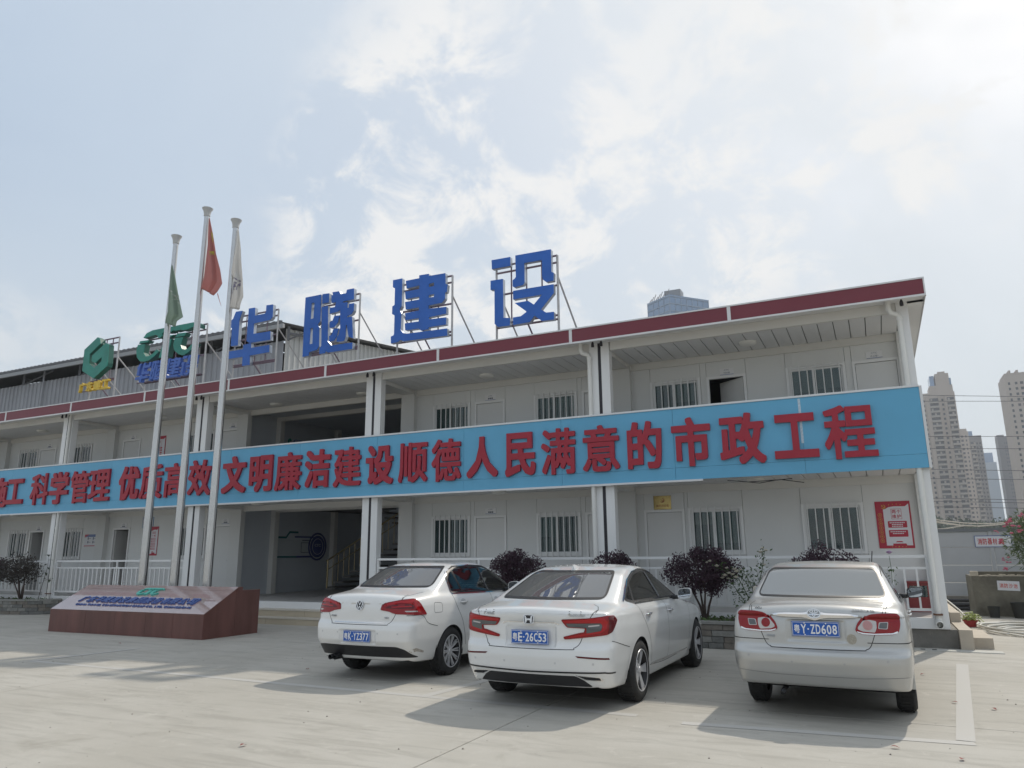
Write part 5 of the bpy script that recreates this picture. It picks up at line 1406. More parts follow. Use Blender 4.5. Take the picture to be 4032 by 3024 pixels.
def poster(label, x0, x1, z0, z1, big):
    t = thing('poster', label, 'poster', ((x0+x1)/2, YW-0.014, (z0+z1)/2)); W, H = x1-x0, z1-z0; w, h = W/2, H/2
    bx('board', M_PRED, t, -w, w, 0, 0.012, -h, h)
    f1, f2, f3 = frB(-0.0015), frB(-0.003), frB(-0.0045)
    xl = -w+W*(0.22 if big else 0.07); xr = w-W*0.045
    top = [(xr, h-H*0.06), (xr-W*0.10, h-H*0.115), (0.05*W, h-H*0.11), (-0.12*W, h-H*0.125), (-0.22*W if big else -0.3*W, h-H*0.165), (xl, h-H*0.17)]
    bot = [(xl, -h+H*0.06), (-0.10*W, -h+H*0.06), (-0.10*W, -h+H*0.10), (0.27*W, -h+H*0.10), (0.29*W, -h+H*0.06), (xr, -h+H*0.06)]
    mb = MB(); mb.prism([list(reversed(top+bot))], 0.0015, f1); mb.build('white_field', M_PWH, t)
    cx = (xl+xr)/2; m = MB(); g = MB(); lt = MB()
    if big:
        bz0, bz1 = h-H*0.385, h-H*0.165; bw = W*0.15
        for a in ((cx-bw, cx+bw, bz1-0.006, bz1), (cx-bw, cx+bw, bz0, bz0+0.006), (cx-bw, cx-bw+0.006, bz0, bz1), (cx+bw-0.006, cx+bw, bz0, bz1)): m.box(a[0], a[1], -0.003, -0.0015, a[2], a[3])
        for c, dx, dz in (('两', -1, 1), ('个', 1, 1), ('维', -1, -1), ('护', 1, -1)):
            bold_text(m, c, cx+dx*bw*0.45-0.036, cx+dx*bw*0.45+0.036, (bz0+bz1)/2+dz*0.046-0.036, (bz0+bz1)/2+dz*0.046+0.036, f2, 0.0015, 0.02, N=50)
        for (u, v) in ((0.425, 0.565), (0.615, 0.76)):
            q = soft([(cx-W*0.27, h-H*v), (cx+W*0.27, h-H*v), (cx+W*0.27, h-H*u), (cx-W*0.27, h-H*u)], 0.015); m.prism([[tuple(p) for p in q]], 0.0015, f2)
            nn = 3 if u < 0.5 else 2
            for k in range(nn):
                zz = h-H*(u+0.035+k*0.038); ww = W*(0.22 if k == 0 else 0.16); n = 9 if k == 0 else 7
                for j in range(n): lt.box(cx-ww+2*ww*j/n, cx-ww+2*ww*(j+0.75)/n, -0.0045, -0.003, zz-0.010, zz+0.008)
        for k in range(7):
            zz = h-H*(0.29+k*0.092); c = (-w+W*0.115, zz); r = W*0.062
            q = [(c[0]+r*math.cos(a), c[1]+r*math.sin(a)) for a in np.linspace(0, 2*math.pi, 17)[:-1]]; q2 = [(c[0]+r*0.86*math.cos(a), c[1]+r*0.86*math.sin(a)) for a in np.linspace(0, 2*math.pi, 17)[:-1]]
            g.prism([q, q2], 0.0015, f1); g.box(c[0]-r*0.45, c[0]+r*0.45, -0.0015, 0, zz-r*0.08, zz+r*0.12); g.box(c[0]-r*0.1, c[0]+r*0.12, -0.0016, 0, zz-r*0.5, zz+r*0.5)
        c = (-w+W*0.235, h-H*0.115); r = W*0.065      # sickle and hammer in gold
        arc = [(c[0]+r*math.cos(a), c[1]+r*math.sin(a)) for a in np.linspace(R_(-150), R_(85), 18)]; inn = [(c[0]-0.12*r+0.74*r*math.cos(a), c[1]+0.1*r+0.74*r*math.sin(a)) for a in np.linspace(R_(85), R_(-140), 18)]
        g.prism([arc+inn], 0.0015, f1)
        for a, b_, ww in (((-0.55, 0.45), (0.55, -0.55), 0.22), ((-0.8, 0.3), (-0.3, 0.8), 0.34)):
            q = stroke((c[0]+a[0]*r, c[1]+a[1]*r), (c[0]+b_[0]*r, c[1]+b_[1]*r), ww*r); g.prism([[tuple(p) for p in q]], 0.0016, f1)
        for k in range(4): s_ = 0.012; xx, zz = -w+W*(0.40+k*0.11), h-H*(0.075-0.012*(k in (1, 2))); g.prism([star(xx, zz, s_)], 0.0015, f1)
        for k in range(5): g.prism([star(-0.02*W+(k-1.5)*0.06+0.02, -h+H*0.035, 0.012 if k != 2 else 0.018)], 0.0015, f1)
        rf = [(cx-0.11*W, -h+H*0.125), (cx+0.11*W, -h+H*0.125), (cx+0.07*W, -h+H*0.15), (cx-0.07*W, -h+H*0.15)]; m.prism([rf], 0.0015, f2)
    else:
        bz0, bz1 = h-H*0.37, h-H*0.17; bw = W*0.2
        for a in ((cx-bw, cx+bw, bz1-0.005, bz1), (cx-bw, cx+bw, bz0, bz0+0.005), (cx-bw, cx-bw+0.005, bz0, bz1), (cx+bw-0.005, cx+bw, bz0, bz1)): m.box(a[0], a[1], -0.003, -0.0015, a[2], a[3])
        for c, dx, dz in big or (): pass
        for c, dx, dz in (('五', -1, 1), ('位', 1, 1), ('一', -1, -1), ('体', 1, -1)) if z0 < 3 else (('四', -1, 1), ('个', 1, 1)):
            hh = 0.03 if c != '一' else 0.004
            bold_text(m, c, cx+dx*bw*0.45-0.03, cx+dx*bw*0.45+0.03, (bz0+bz1)/2+dz*0.042-hh, (bz0+bz1)/2+dz*0.042+hh, f2, 0.0015, 0.02, N=50)
        for k in range(5):
            zz = h-H*(0.43+k*0.085); q = soft([(cx-W*0.26, zz-0.026), (cx+W*0.26, zz-0.026), (cx+W*0.26, zz+0.026), (cx-W*0.26, zz+0.026)], 0.02); m.prism([[tuple(p) for p in q]], 0.0015, f2)
            for j in range(4): lt.box(cx-W*0.17+j*0.05, cx-W*0.17+j*0.05+0.036, -0.0045, -0.003, zz-0.014, zz+0.014)
        rf = [(cx-0.14*W, -h+H*0.11), (cx+0.14*W, -h+H*0.11), (cx+0.09*W, -h+H*0.135), (cx-0.09*W, -h+H*0.135)]; m.prism([rf], 0.0015, f2)
    m.build('red_print', M_PRED, t, kind='stuff')
    if lt.v: lt.build('pale_print', M_PWH, t, kind='stuff')
    if g.v: g.build('gold_print', M_PGOLD, t, kind='stuff')
    return t
def star(cx, cz, r): return [(cx+(r if k % 2 == 0 else r*0.4)*math.cos(math.pi/2+k*math.pi/5), cz+(r if k % 2 == 0 else r*0.4)*math.sin(math.pi/2+k*math.pi/5)) for k in range(10)]
def stroke(a, b, w=0.010):
    d = np.array(b)-np.array(a); n = np.array([-d[1], d[0]])/np.hypot(*d)*w/2; a = np.array(a); b = np.array(b); return [tuple(p) for p in (a-n, b-n, b+n, a+n)]
poster('large red and white poster beside the rightmost ground floor window', -0.94, -0.315, 1.665, 2.58, True)
poster('tall narrow red poster behind the left flag pole on the ground floor', -22.00, -21.60, 1.67, 2.575, False)
poster('tall narrow red poster on the upper floor between the two left flag poles', -22.27, -21.67, 4.60, 5.515, False)
t = thing('notice_board', 'small blue edged white notice above the narrow red poster', 'sign', (-22.13, YW-0.012, 2.715))
bx('board', mat('notice_blue', (0.10, 0.22, 0.40), 0.5), t, -0.255, 0.255, 0, 0.01, -0.16, 0.16); bx('sheet', M_PWH, t, -0.235, 0.235, -0.002, 0, -0.14, 0.14)
m = MB()
for k in range(3): m.box(0.02, 0.16, -0.003, -0.002, 0.06-k*0.07, 0.085-k*0.07); m.box(-0.17, -0.06, -0.003, -0.002, 0.06-k*0.07, 0.085-k*0.07)
m.build('notice_print', M_INK, t, kind='stuff')
t = thing('poster', 'landscape notice with a red and blue header beside a barred window', 'poster', (-24.815, YW-0.012, 2.19))
bx('board', mat('poster_pale', (0.62, 0.62, 0.64), 0.4), t, -0.365, 0.365, 0, 0.01, -0.20, 0.20); bx('header', mat('poster_navy', (0.10, 0.16, 0.34), 0.4), t, -0.36, 0.36, -0.002, 0, 0.11, 0.195)
m = MB(); m.prism([[(-0.36, 0.09), (-0.12, 0.195), (-0.36, 0.195)]], 0.002, frB(-0.004)); m.box(-0.36, 0.36, -0.002, 0, -0.195, -0.17); m.build('red_corner', M_PRED, t)
m = MB()
for (u, v) in ((-0.20, 0.02), (0.06, 0.02), (-0.20, -0.10), (0.06, -0.10)): m.box(u, u+0.05, -0.002, 0, v, v+0.08); m.box(u+0.07, u+0.16, -0.002, 0, v+0.03, v+0.045)
m.build('notice_print', M_INK, t, kind='stuff')
# brass plaque
t = thing('brass_plaque', 'square brass plaque over the ground floor door behind the middle car', 'plaque', (-5.26, YW-0.014, 2.725))
bx('plate', mat('brass', (0.36, 0.27, 0.11), 0.22, metal=0.95, var=0.12, vscale=5), t, -0.20, 0.20, 0, 0.012, -0.155, 0.155, 0.003)
m = MB(); flat_text(m, '党员活动室', 0, -0.07, 0.055, frB(-0.0015), 0.001, wmax=0.33)
c = (0.0, 0.05); r = 0.05
m.prism([[(c[0]+r*math.cos(a), c[1]+r*math.sin(a)) for a in np.linspace(R_(-150), R_(85), 14)]+[(c[0]-0.12*r+0.74*r*math.cos(a), c[1]+0.1*r+0.74*r*math.sin(a)) for a in np.linspace(R_(85), R_(-140), 14)]], 0.001, frB(-0.0015)); m.prism([stroke((c[0]-0.03, c[1]+0.02), (c[0]+0.03, c[1]-0.03), 0.012)], 0.001, frB(-0.0016))
m.build('plaque_print', mat('plaque_red', (0.22, 0.02, 0.02), 0.5), t)
# extinguisher cabinet
t = thing('extinguisher_cabinet', 'red extinguisher cabinet standing on the corridor behind the railing', 'cabinet', (-0.36, 1.42, 0.49))
M_CAB = mat('cabinet_red', (0.22, 0.028, 0.03), 0.4)
m = MB(); m.box(-0.18, -0.15, 0, 0.24, 0, 0.52); m.box(0.15, 0.18, 0, 0.24, 0, 0.52); m.box(-0.15, 0.15, 0, 0.24, 0, 0.05); m.box(-0.15, 0.15, 0.22, 0.24, 0.05, 0.48); m.box(-0.15, 0.15, 0, 0.24, 0.48, 0.52); m.build('case', M_CAB, t)
bx('lid', M_CAB, t, -0.20, 0.20, -0.03, 0.25, 0.521, 0.56, 0.006); bx('lower_panel', M_CAB, t, -0.149, 0.149, 0.01, 0.02, 0.051, 0.27)
bx('window', M_PANE, t, -0.149, 0.149, 0.012, 0.016, 0.272, 0.479)
for dx in (-0.06, 0.06): MB().lathe([(0.0, 0.06), (0.045, 0.06), (0.045, 0.36), (0.02, 0.41), (0.018, 0.45)], 'z', 14, (dx, 0.12, 0)).build('cylinder', M_PRED, t, smooth=True)
# murals in the halls (lying on the left wall, facing right)
XM = XB[3]+0.0262
def frM(x0, d=1): return lambda u, v, w: (x0-w, u, v)
M_NAVY = mat('mural_navy', (0.035, 0.05, 0.20), 0.5); M_TEAL = mat('mural_teal', (0.02, 0.14, 0.15), 0.5); M_MWH = mat('mural_white', (0.50, 0.52, 0.55), 0.5)
t = thing('wall_mural', 'camera shaped navy and white wall display inside the ground floor hall', 'mural', (XM, 4.3, 1.9))
fm = lambda x: (lambda u, v, w: (x-w, u-4.3, v-1.9))
def ring(mb, c, r0, r1, x, n=40): mb.prism([[(c[0]+r0*math.cos(a), c[1]+r0*math.sin(a)) for a in np.linspace(0, 2*math.pi, n+1)[:-1]]]+([[(c[0]+r1*math.cos(a), c[1]+r1*math.sin(a)) for a in np.linspace(0, 2*math.pi, n+1)[:-1]]] if r1 else []), 0.012, fm(x))
mb = MB()
for q in ([(3.24, 1.56), (3.30, 1.56), (3.30, 2.22), (3.24, 2.22)], [(3.24, 2.17), (3.70, 2.17), (3.86, 2.34), (4.25, 2.34), (4.25, 2.40), (3.84, 2.40), (3.68, 2.23), (3.24, 2.23)], [(3.24, 1.56), (4.2, 1.56), (4.2, 1.62), (3.24, 1.62)]): mb.prism([q], 0.012, fm(0.02))
mb.build('frame', M_TEAL, t)
mb = MB()
for q in ([(4.1, 2.20), (5.0, 2.20), (5.0, 2.25), (4.1, 2.25)], [(4.2, 1.56), (5.0, 1.56), (5.0, 1.62), (4.2, 1.62)]): mb.prism([q], 0.012, fm(0.02))
ring(mb, (5.22, 1.92), 0.46, 0.40, 0.022); ring(mb, (5.22, 1.92), 0.36, 0, 0.024)
mb.build('lens_ring', M_NAVY, t); mb = MB(); ring(mb, (5.22, 1.92), 0.265, 0.25, 0.03); flat_text(mb, 'CTC', 5.22, 1.96, 0.09, fm(0.03), 0.004, stretch=1.2)
mb.build('lens_print', M_MWH, t); mb = MB(); mb.prism([[(4.42, 1.72), (4.82, 1.72), (4.82, 2.05), (4.42, 2.05)], [(4.44, 1.74), (4.80, 1.74), (4.80, 2.03), (4.44, 2.03)]], 0.008, fm(0.012)); mb.prism([[(4.46, 2.10), (4.84, 2.10), (4.84, 2.13), (4.46, 2.13)]], 0.008, fm(0.012)); mb.build('notice_frame', M_INK, t)
bx('glass_board', mat('board_grey', (0.50, 0.53, 0.54), 0.25), t, 0.001, 0.006, -0.98, 0.52, -0.26, 0.24)
t = thing('wall_logo', 'small green and blue wall emblems inside the dark upper hall', 'mural', (XM, 4.0, 5.2))
fm2 = lambda u, v, w: (0.012-w, u-4.0, v-5.2)
mb = MB(); mb.prism([[(3.62, 5.42), (3.70, 5.36), (3.66, 5.30), (3.60, 5.34), (3.60, 5.20), (3.66, 5.16), (3.74, 5.22), (3.74, 5.14), (3.66, 5.08), (3.52, 5.18), (3.52, 5.36)]], 0.01, fm2); mb.build('green_emblem', M_LGREEN, t)
mb = MB(); flat_text(mb, 'CTC', 4.10, 5.33, 0.16, fm2, 0.01, stretch=1.4); flat_text(mb, '华隧建设', 4.10, 5.14, 0.12, fm2, 0.01, wmax=0.45); mb.build('blue_emblem', mat('mural_blue', (0.03, 0.15, 0.36), 0.5), t)
# ------------------------------------------------------------------ granite name monument
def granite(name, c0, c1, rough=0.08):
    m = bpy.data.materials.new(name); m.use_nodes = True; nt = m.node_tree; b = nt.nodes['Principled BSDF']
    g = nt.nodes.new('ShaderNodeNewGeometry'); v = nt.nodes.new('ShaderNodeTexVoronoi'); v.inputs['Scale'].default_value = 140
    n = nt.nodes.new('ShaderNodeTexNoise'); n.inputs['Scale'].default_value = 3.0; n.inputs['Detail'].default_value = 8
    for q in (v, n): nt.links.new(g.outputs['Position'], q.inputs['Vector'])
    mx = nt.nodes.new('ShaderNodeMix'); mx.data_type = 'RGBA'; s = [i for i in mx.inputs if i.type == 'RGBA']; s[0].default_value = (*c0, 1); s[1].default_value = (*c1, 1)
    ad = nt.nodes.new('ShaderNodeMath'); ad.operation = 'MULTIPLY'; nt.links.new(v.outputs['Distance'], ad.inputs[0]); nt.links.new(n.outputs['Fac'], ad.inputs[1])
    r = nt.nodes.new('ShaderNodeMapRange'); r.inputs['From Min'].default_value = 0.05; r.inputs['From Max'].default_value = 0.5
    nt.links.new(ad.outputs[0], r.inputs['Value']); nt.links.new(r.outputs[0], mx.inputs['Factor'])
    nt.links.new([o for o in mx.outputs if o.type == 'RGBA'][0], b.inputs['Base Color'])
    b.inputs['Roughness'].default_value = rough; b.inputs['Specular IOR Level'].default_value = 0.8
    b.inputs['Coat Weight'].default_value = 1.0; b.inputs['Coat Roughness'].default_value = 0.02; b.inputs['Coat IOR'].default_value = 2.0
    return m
M_GRAN = granite('red_granite_skylit', (0.32, 0.20, 0.18), (0.42, 0.29, 0.265), 0.25)  # slope and top stone lightened, sky reflection put into the base colour
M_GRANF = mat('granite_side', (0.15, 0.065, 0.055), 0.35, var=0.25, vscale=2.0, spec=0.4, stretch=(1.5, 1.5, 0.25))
M_GROUT = mat('grout', (0.42, 0.40, 0.37), 0.9)
mo = thing('name_monument', 'low red granite monument with a sloping lettered face in front of the flag poles', 'monument', (-15.7, -3.2, 0))
OX, OY = 15.7, 3.2
YF, YT0, YT1, YB = -3.77, -2.90, -2.78, -2.28; ZF, ZT, ZB = 0.49, 0.985, 0.915; XL, XR = -18.16, -13.30
def M_(mb, name, m, parent=None, **k):
    mb.v = [(v[0]+OX, v[1]+OY, v[2]) for v in mb.v]; return mb.build(name, m, parent or mo, **k)
e = 0.006
core = MB(); pr = [(YF+e, 0), (YB-e, 0), (YB-e, ZB-e), (YT1, ZB-e), (YT1, ZT-e), (YT0, ZT-e), (YF+e, ZF-e)]
n = len(pr); core.add([(XL+e, *p) for p in pr]+[(XR-e, *p) for p in pr], [tuple(range(n)), tuple(range(2*n-1, n-1, -1))]+[(i, i+n, (i+1) % n+n, (i+1) % n) for i in range(n)])
M_(core, 'core', M_GROUT)
fx = [XL, -17.53, -16.92, -15.95, -14.99, -14.17, XR]
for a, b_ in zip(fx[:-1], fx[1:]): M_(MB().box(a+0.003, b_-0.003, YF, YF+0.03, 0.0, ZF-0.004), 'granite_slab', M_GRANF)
def slope_box(x0, x1, t0, t1, off, th):
    a = Vector((0, YT0-YF, ZT-ZF)); L = a.length; a.normalize(); nrm = Vector((0, -a.z, a.y)); P0 = Vector((0, YF, ZF))
    p = lambda x, t, o: tuple(Vector((x, 0, 0))+P0+a*(t*L)+nrm*o)
    vs = [p(x0, t0, off-th), p(x1, t0, off-th), p(x1, t1, off-th), p(x0, t1, off-th), p(x0, t0, off), p(x1, t0, off), p(x1, t1, off), p(x0, t1, off)]
    return vs, [(0,3,2,1),(4,5,6,7),(0,1,5,4),(1,2,6,5),(2,3,7,6),(3,0,4,7)]
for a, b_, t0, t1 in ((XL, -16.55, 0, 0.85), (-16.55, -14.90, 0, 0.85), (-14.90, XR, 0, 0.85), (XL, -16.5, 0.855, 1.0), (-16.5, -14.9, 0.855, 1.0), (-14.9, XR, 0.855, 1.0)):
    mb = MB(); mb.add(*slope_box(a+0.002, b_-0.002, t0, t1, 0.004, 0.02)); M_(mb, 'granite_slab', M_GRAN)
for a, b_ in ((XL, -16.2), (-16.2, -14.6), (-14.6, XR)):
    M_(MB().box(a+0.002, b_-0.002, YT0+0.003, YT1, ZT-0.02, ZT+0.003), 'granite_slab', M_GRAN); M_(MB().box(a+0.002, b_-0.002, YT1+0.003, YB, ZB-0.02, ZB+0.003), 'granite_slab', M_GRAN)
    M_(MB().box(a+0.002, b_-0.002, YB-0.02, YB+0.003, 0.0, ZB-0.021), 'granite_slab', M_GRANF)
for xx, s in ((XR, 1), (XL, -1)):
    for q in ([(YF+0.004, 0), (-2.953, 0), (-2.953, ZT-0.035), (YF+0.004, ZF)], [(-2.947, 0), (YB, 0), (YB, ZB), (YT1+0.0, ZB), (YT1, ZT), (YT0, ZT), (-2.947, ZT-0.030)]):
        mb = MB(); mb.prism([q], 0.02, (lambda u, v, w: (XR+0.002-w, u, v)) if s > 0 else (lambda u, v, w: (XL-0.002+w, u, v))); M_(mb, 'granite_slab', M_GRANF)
aV = Vector((0, YT0-YF, ZT-ZF)); aL = aV.length; aV.normalize(); aN = Vector((0, -aV.z, aV.y))
def frS(h): return lambda u, v, w: tuple(Vector((u, 0, 0))+Vector((0, YF, ZF))+aV*(v*aL)+aN*(h-w))
M_MBLUE = mat('monument_blue', (0.075, 0.13, 0.36), 0.4); M_MGRN = mat('monument_green', (0.08, 0.46, 0.38), 0.35)
txt = '广东华隧建设集团股份有限公司'
for i, c in enumerate(txt):
    x0 = -17.60+i*0.2655; w = 0.215
    mb = bold_text(MB(), c, x0, x0+w, 0.295, 0.502, frS(0.034), 0.03, 0.012, shear=0.25, N=90); M_(mb, 'letter', M_MBLUE)
mb = MB(); flat_text(mb, 'CHINA TUNNEL CONSTRUCTION GROUP CO., LTD. GUANGDONG', -15.70, 0.19, 0.068, frS(0.022), 0.018, stretch=12.0, wmax=3.66); M_(mb, 'english_lettering', M_MBLUE)
A0 = np.array([p for l in TR['ctc'] for p in l]); lo, hi = A0.min(0), A0.max(0)
mb = MB()
for l in TR['ctc']: mb.prism([[(-16.07+0.72*(p[0]-lo[0])/(hi[0]-lo[0]), 0.60+0.265*(p[1]-lo[1])/(hi[1]-lo[1])) for p in l]], 0.03, frS(0.034))
M_(mb, 'green_emblem', M_MGRN)
# ------------------------------------------------------------------ flag poles and flags
M_POLE = mat('steel_pole', (0.58, 0.575, 0.565), 0.24, metal=0.9, var=0.04, vscale=2.0)
def pole(x, zt, label):
    t = thing('flagpole', label, 'flagpole', (x, -2.12, 0), group='flag poles behind the monument')
    MB().tube([(0, 0, 0), (0, 0, 3.0), (0, 0, 6.0), (0, 0, zt-0.2)], [0.105, 0.095, 0.082, 0.068], 24).build('pole', M_POLE, t, smooth=True, auto=60)
    MB().lathe([(0.069, zt-0.24), (0.085, zt-0.22), (0.082, zt-0.20), (0.085, zt-0.16), (0.10, zt-0.08), (0.135, zt-0.02), (0.14, zt), (0.11, zt+0.012), (0.0, zt+0.012)], 'z', 24).build('pole_cap', mat('cap_grey', (0.50, 0.50, 0.49), 0.5), t, smooth=True, auto=50)
    MB().tube([(0.09, -0.02, zt-0.3), (0.10, -0.02, zt/2), (0.115, -0.02, 1.2)], 0.006, 5).build('halyard', mat('halyard', (0.50, 0.50, 0.48), 0.8), t)
    MB().lathe([(0.20, 0.0), (0.20, 0.03), (0.11, 0.05)], 'z', 20).build('base_plate', M_POLE, t, smooth=True, auto=30)
KY = (-2.12-CAM.y)/(-2.5-CAM.y)
def mv(x, z): return (CAM.x+(x-CAM.x)*KY, CAM.z+(z-CAM.z)*KY)     # the measured plane was 0.38 m nearer
pz = [mv(-16.81, 9.9), mv(-15.74, 10.45), mv(-14.68, 9.9)]
pole(pz[0][0], pz[0][1], 'steel flag pole carrying the faded green flag'); pole(pz[1][0], pz[1][1], 'tallest steel flag pole carrying the faded red flag'); pole(pz[2][0], pz[2][1], 'steel flag pole carrying the white flag')
def hang_flag(name, label, left, right, folds, m, y=-2.20, n=46, k=26):
    """limp cloth between a left and a right edge (top to bottom), with vertical folds"""
    L = resample(np.array([mv(*p) for p in left]), 0.03, False); Rr = resample(np.array([mv(*p) for p in right]), 0.03, False)
    f = lambda P, t: np.array([np.interp(t, np.linspace(0, 1, len(P)), P[:,0]), np.interp(t, np.linspace(0, 1, len(P)), P[:,1])])
    vs = []
    x0 = L[:,0].min(); z0 = L[0,1]
    for i in range(n+1):
        t = i/n; a, b_ = f(L, t), f(Rr, t); wd = abs(b_[0]-a[0])
        for j in range(k+1):
            s = j/k; p = a+(b_-a)*s
            d = sum(A*math.sin(2*math.pi*(fr_*s+ph+0.25*t*sl)) for (A, fr_, ph, sl) in folds)*min(1, wd*2.4)
            vs.append((p[0], y+d*(0.3+0.7*t), p[1]))
    mb = MB(); ox, oz = vs[0][0], vs[0][2]
    mb.add([(v[0]-ox, v[1]-y, v[2]-oz) for v in vs], [(i*(k+1)+j, i*(k+1)+j+1, (i+1)*(k+1)+j+1, (i+1)*(k+1)+j) for i in range(n) for j in range(k)])
    t_ = thing(name, label, 'flag', (ox, y, oz)); c = mb.build('cloth', m, t_, smooth=True)
    so = c.modifiers.new('thick', 'SOLIDIFY'); so.thickness = 0.004
    def on(px, pz_):       # depth of the cloth at a point
        q = np.array(vs); d = (q[:,0]-px)**2+(q[:,2]-pz_)**2; return q[d.argmin(),1]
    return t_, (ox, y, oz), on
def cloth(name, c):
    m = mat(name, c, 0.8, var=0.06, vscale=4.0); b = m.node_tree.nodes['Principled BSDF']
    b.inputs['Sheen Weight'].default_value = 0.2; b.inputs['Subsurface Weight'].default_value = 0.0
    tr = m.node_tree.nodes.new('ShaderNodeBsdfTranslucent'); tr.inputs[0].default_value = (*c, 1)
    mx = m.node_tree.nodes.new('ShaderNodeMixShader'); mx.inputs[0].default_value = 0.5
    out = m.node_tree.nodes['Material Output']; m.node_tree.links.new(b.outputs[0], mx.inputs[1]); m.node_tree.links.new(tr.outputs[0], mx.inputs[2]); m.node_tree.links.new(mx.outputs[0], out.inputs[0])
    return m
FO = [(0.07, 1.6, 0.1, 0.8), (0.035, 3.4, 0.3, -1.0), (0.012, 7.0, 0.0, 1.5)]
fg, og, ong = hang_flag('green_flag', 'faded green flag hanging limp with pale lettering', [(-16.80, 9.06), (-16.84, 8.8), (-16.86, 8.47), (-16.84, 8.03), (-16.79, 7.47)], [(-16.78, 9.05), (-16.62, 8.76), (-16.53, 8.52), (-16.36, 8.11), (-16.14, 7.52), (-16.36, 7.45), (-16.40, 7.30)], FO, cloth('flag_green', (0.36, 0.45, 0.38)))
frd, ord_, onr = hang_flag('red_flag', 'faded red flag with yellow stars hanging from the tallest pole', [(-15.57, 10.11), (-15.58, 9.66), (-15.59, 9.31), (-15.62, 8.80), (-15.63, 8.22)], [(-15.54, 10.11), (-15.35, 9.61), (-15.15, 9.03), (-14.96, 8.57), (-14.86, 8.19), (-15.01, 8.01), (-15.14, 7.93)], FO, cloth('flag_red', (0.58, 0.29, 0.27)))
fwh, ow, onw = hang_flag('white_flag', 'white flag with purple print hanging from the right pole', [(-14.52, 9.59), (-14.54, 9.19), (-14.64, 8.83), (-14.68, 8.42), (-14.52, 8.25), (-14.54, 7.87), (-14.56, 7.51)], [(-14.49, 9.58), (-14.33, 8.98), (-14.21, 8.37), (-14.12, 7.74), (-14.20, 7.59), (-14.23, 7.44)], FO, cloth('flag_white', (0.74, 0.73, 0.71)))
MB().tube([(0.55, 0, -2.2), (0.63, 0, -2.38), (0.72, 0, -2.56)], [0.012, 0.008, 0.003], 5).build('torn_strip', MATS['flag_red'], frd)
def on_cloth(loops, org, on, m, parent, name):
    mb = MB()
    for l in loops:
        l = resample(np.array([mv(*p) for p in l]), 0.03); tri = tessellate_polygon([[Vector((p[0], p[1], 0)) for p in l]])
        v = [(p[0]-org[0], on(p[0], p[1])-0.012-org[1], p[1]-org[2]) for p in l]; mb.add(v, [tuple(t) for t in tri])
    return mb.build(name, m, parent)
M_STAR = mat('star_yellow', (0.55, 0.50, 0.12), 0.7)
on_cloth([[(-15.45, 9.72), (-15.40, 9.66), (-15.35, 9.62), (-15.33, 9.45), (-15.34, 9.36), (-15.40, 9.48), (-15.43, 9.60)]], ord_, onr, M_STAR, frd, 'large_star'); on_cloth([star(-15.33, 9.11, 0.085)], ord_, onr, M_STAR, frd, 'small_star')
M_FPALE = mat('flag_print', (0.50, 0.54, 0.50), 0.8)
on_cloth([[(-16.85, 8.31), (-16.77, 8.40), (-16.62, 8.29), (-16.63, 8.26), (-16.77, 8.36), (-16.84, 8.28)]]+[stroke(a, b_, 0.022) for a, b_ in (((-16.64, 8.22), (-16.48, 8.13)), ((-16.60, 8.14), (-16.46, 8.20)), ((-16.56, 8.16), (-16.50, 8.02)), ((-16.60, 8.04), (-16.53, 8.10)), ((-16.46, 8.08), (-16.42, 7.96)), ((-16.44, 8.14), (-16.33, 8.10)), ((-16.42, 8.04), (-16.31, 8.00)), ((-16.40, 7.96), (-16.26, 7.88)), ((-16.36, 8.10), (-16.36, 7.94)))], og, ong, M_FPALE, fg, 'flag_lettering')
on_cloth([stroke(a, b_, 0.03) for a, b_ in (((-14.47, 8.27), (-14.30, 8.17)), ((-14.30, 8.17), (-14.37, 7.95)), ((-14.50, 8.18), (-14.36, 8.12)), ((-14.52, 8.08), (-14.38, 8.04)), ((-14.53, 7.98), (-14.42, 7.96)), ((-14.46, 8.18), (-14.50, 7.98)), ((-14.41, 8.14), (-14.45, 7.98)), ((-14.52, 7.80), (-14.44, 7.90)))], ow, onw, mat('flag_purple', (0.25, 0.23, 0.32), 0.8), fwh, 'flag_emblem')
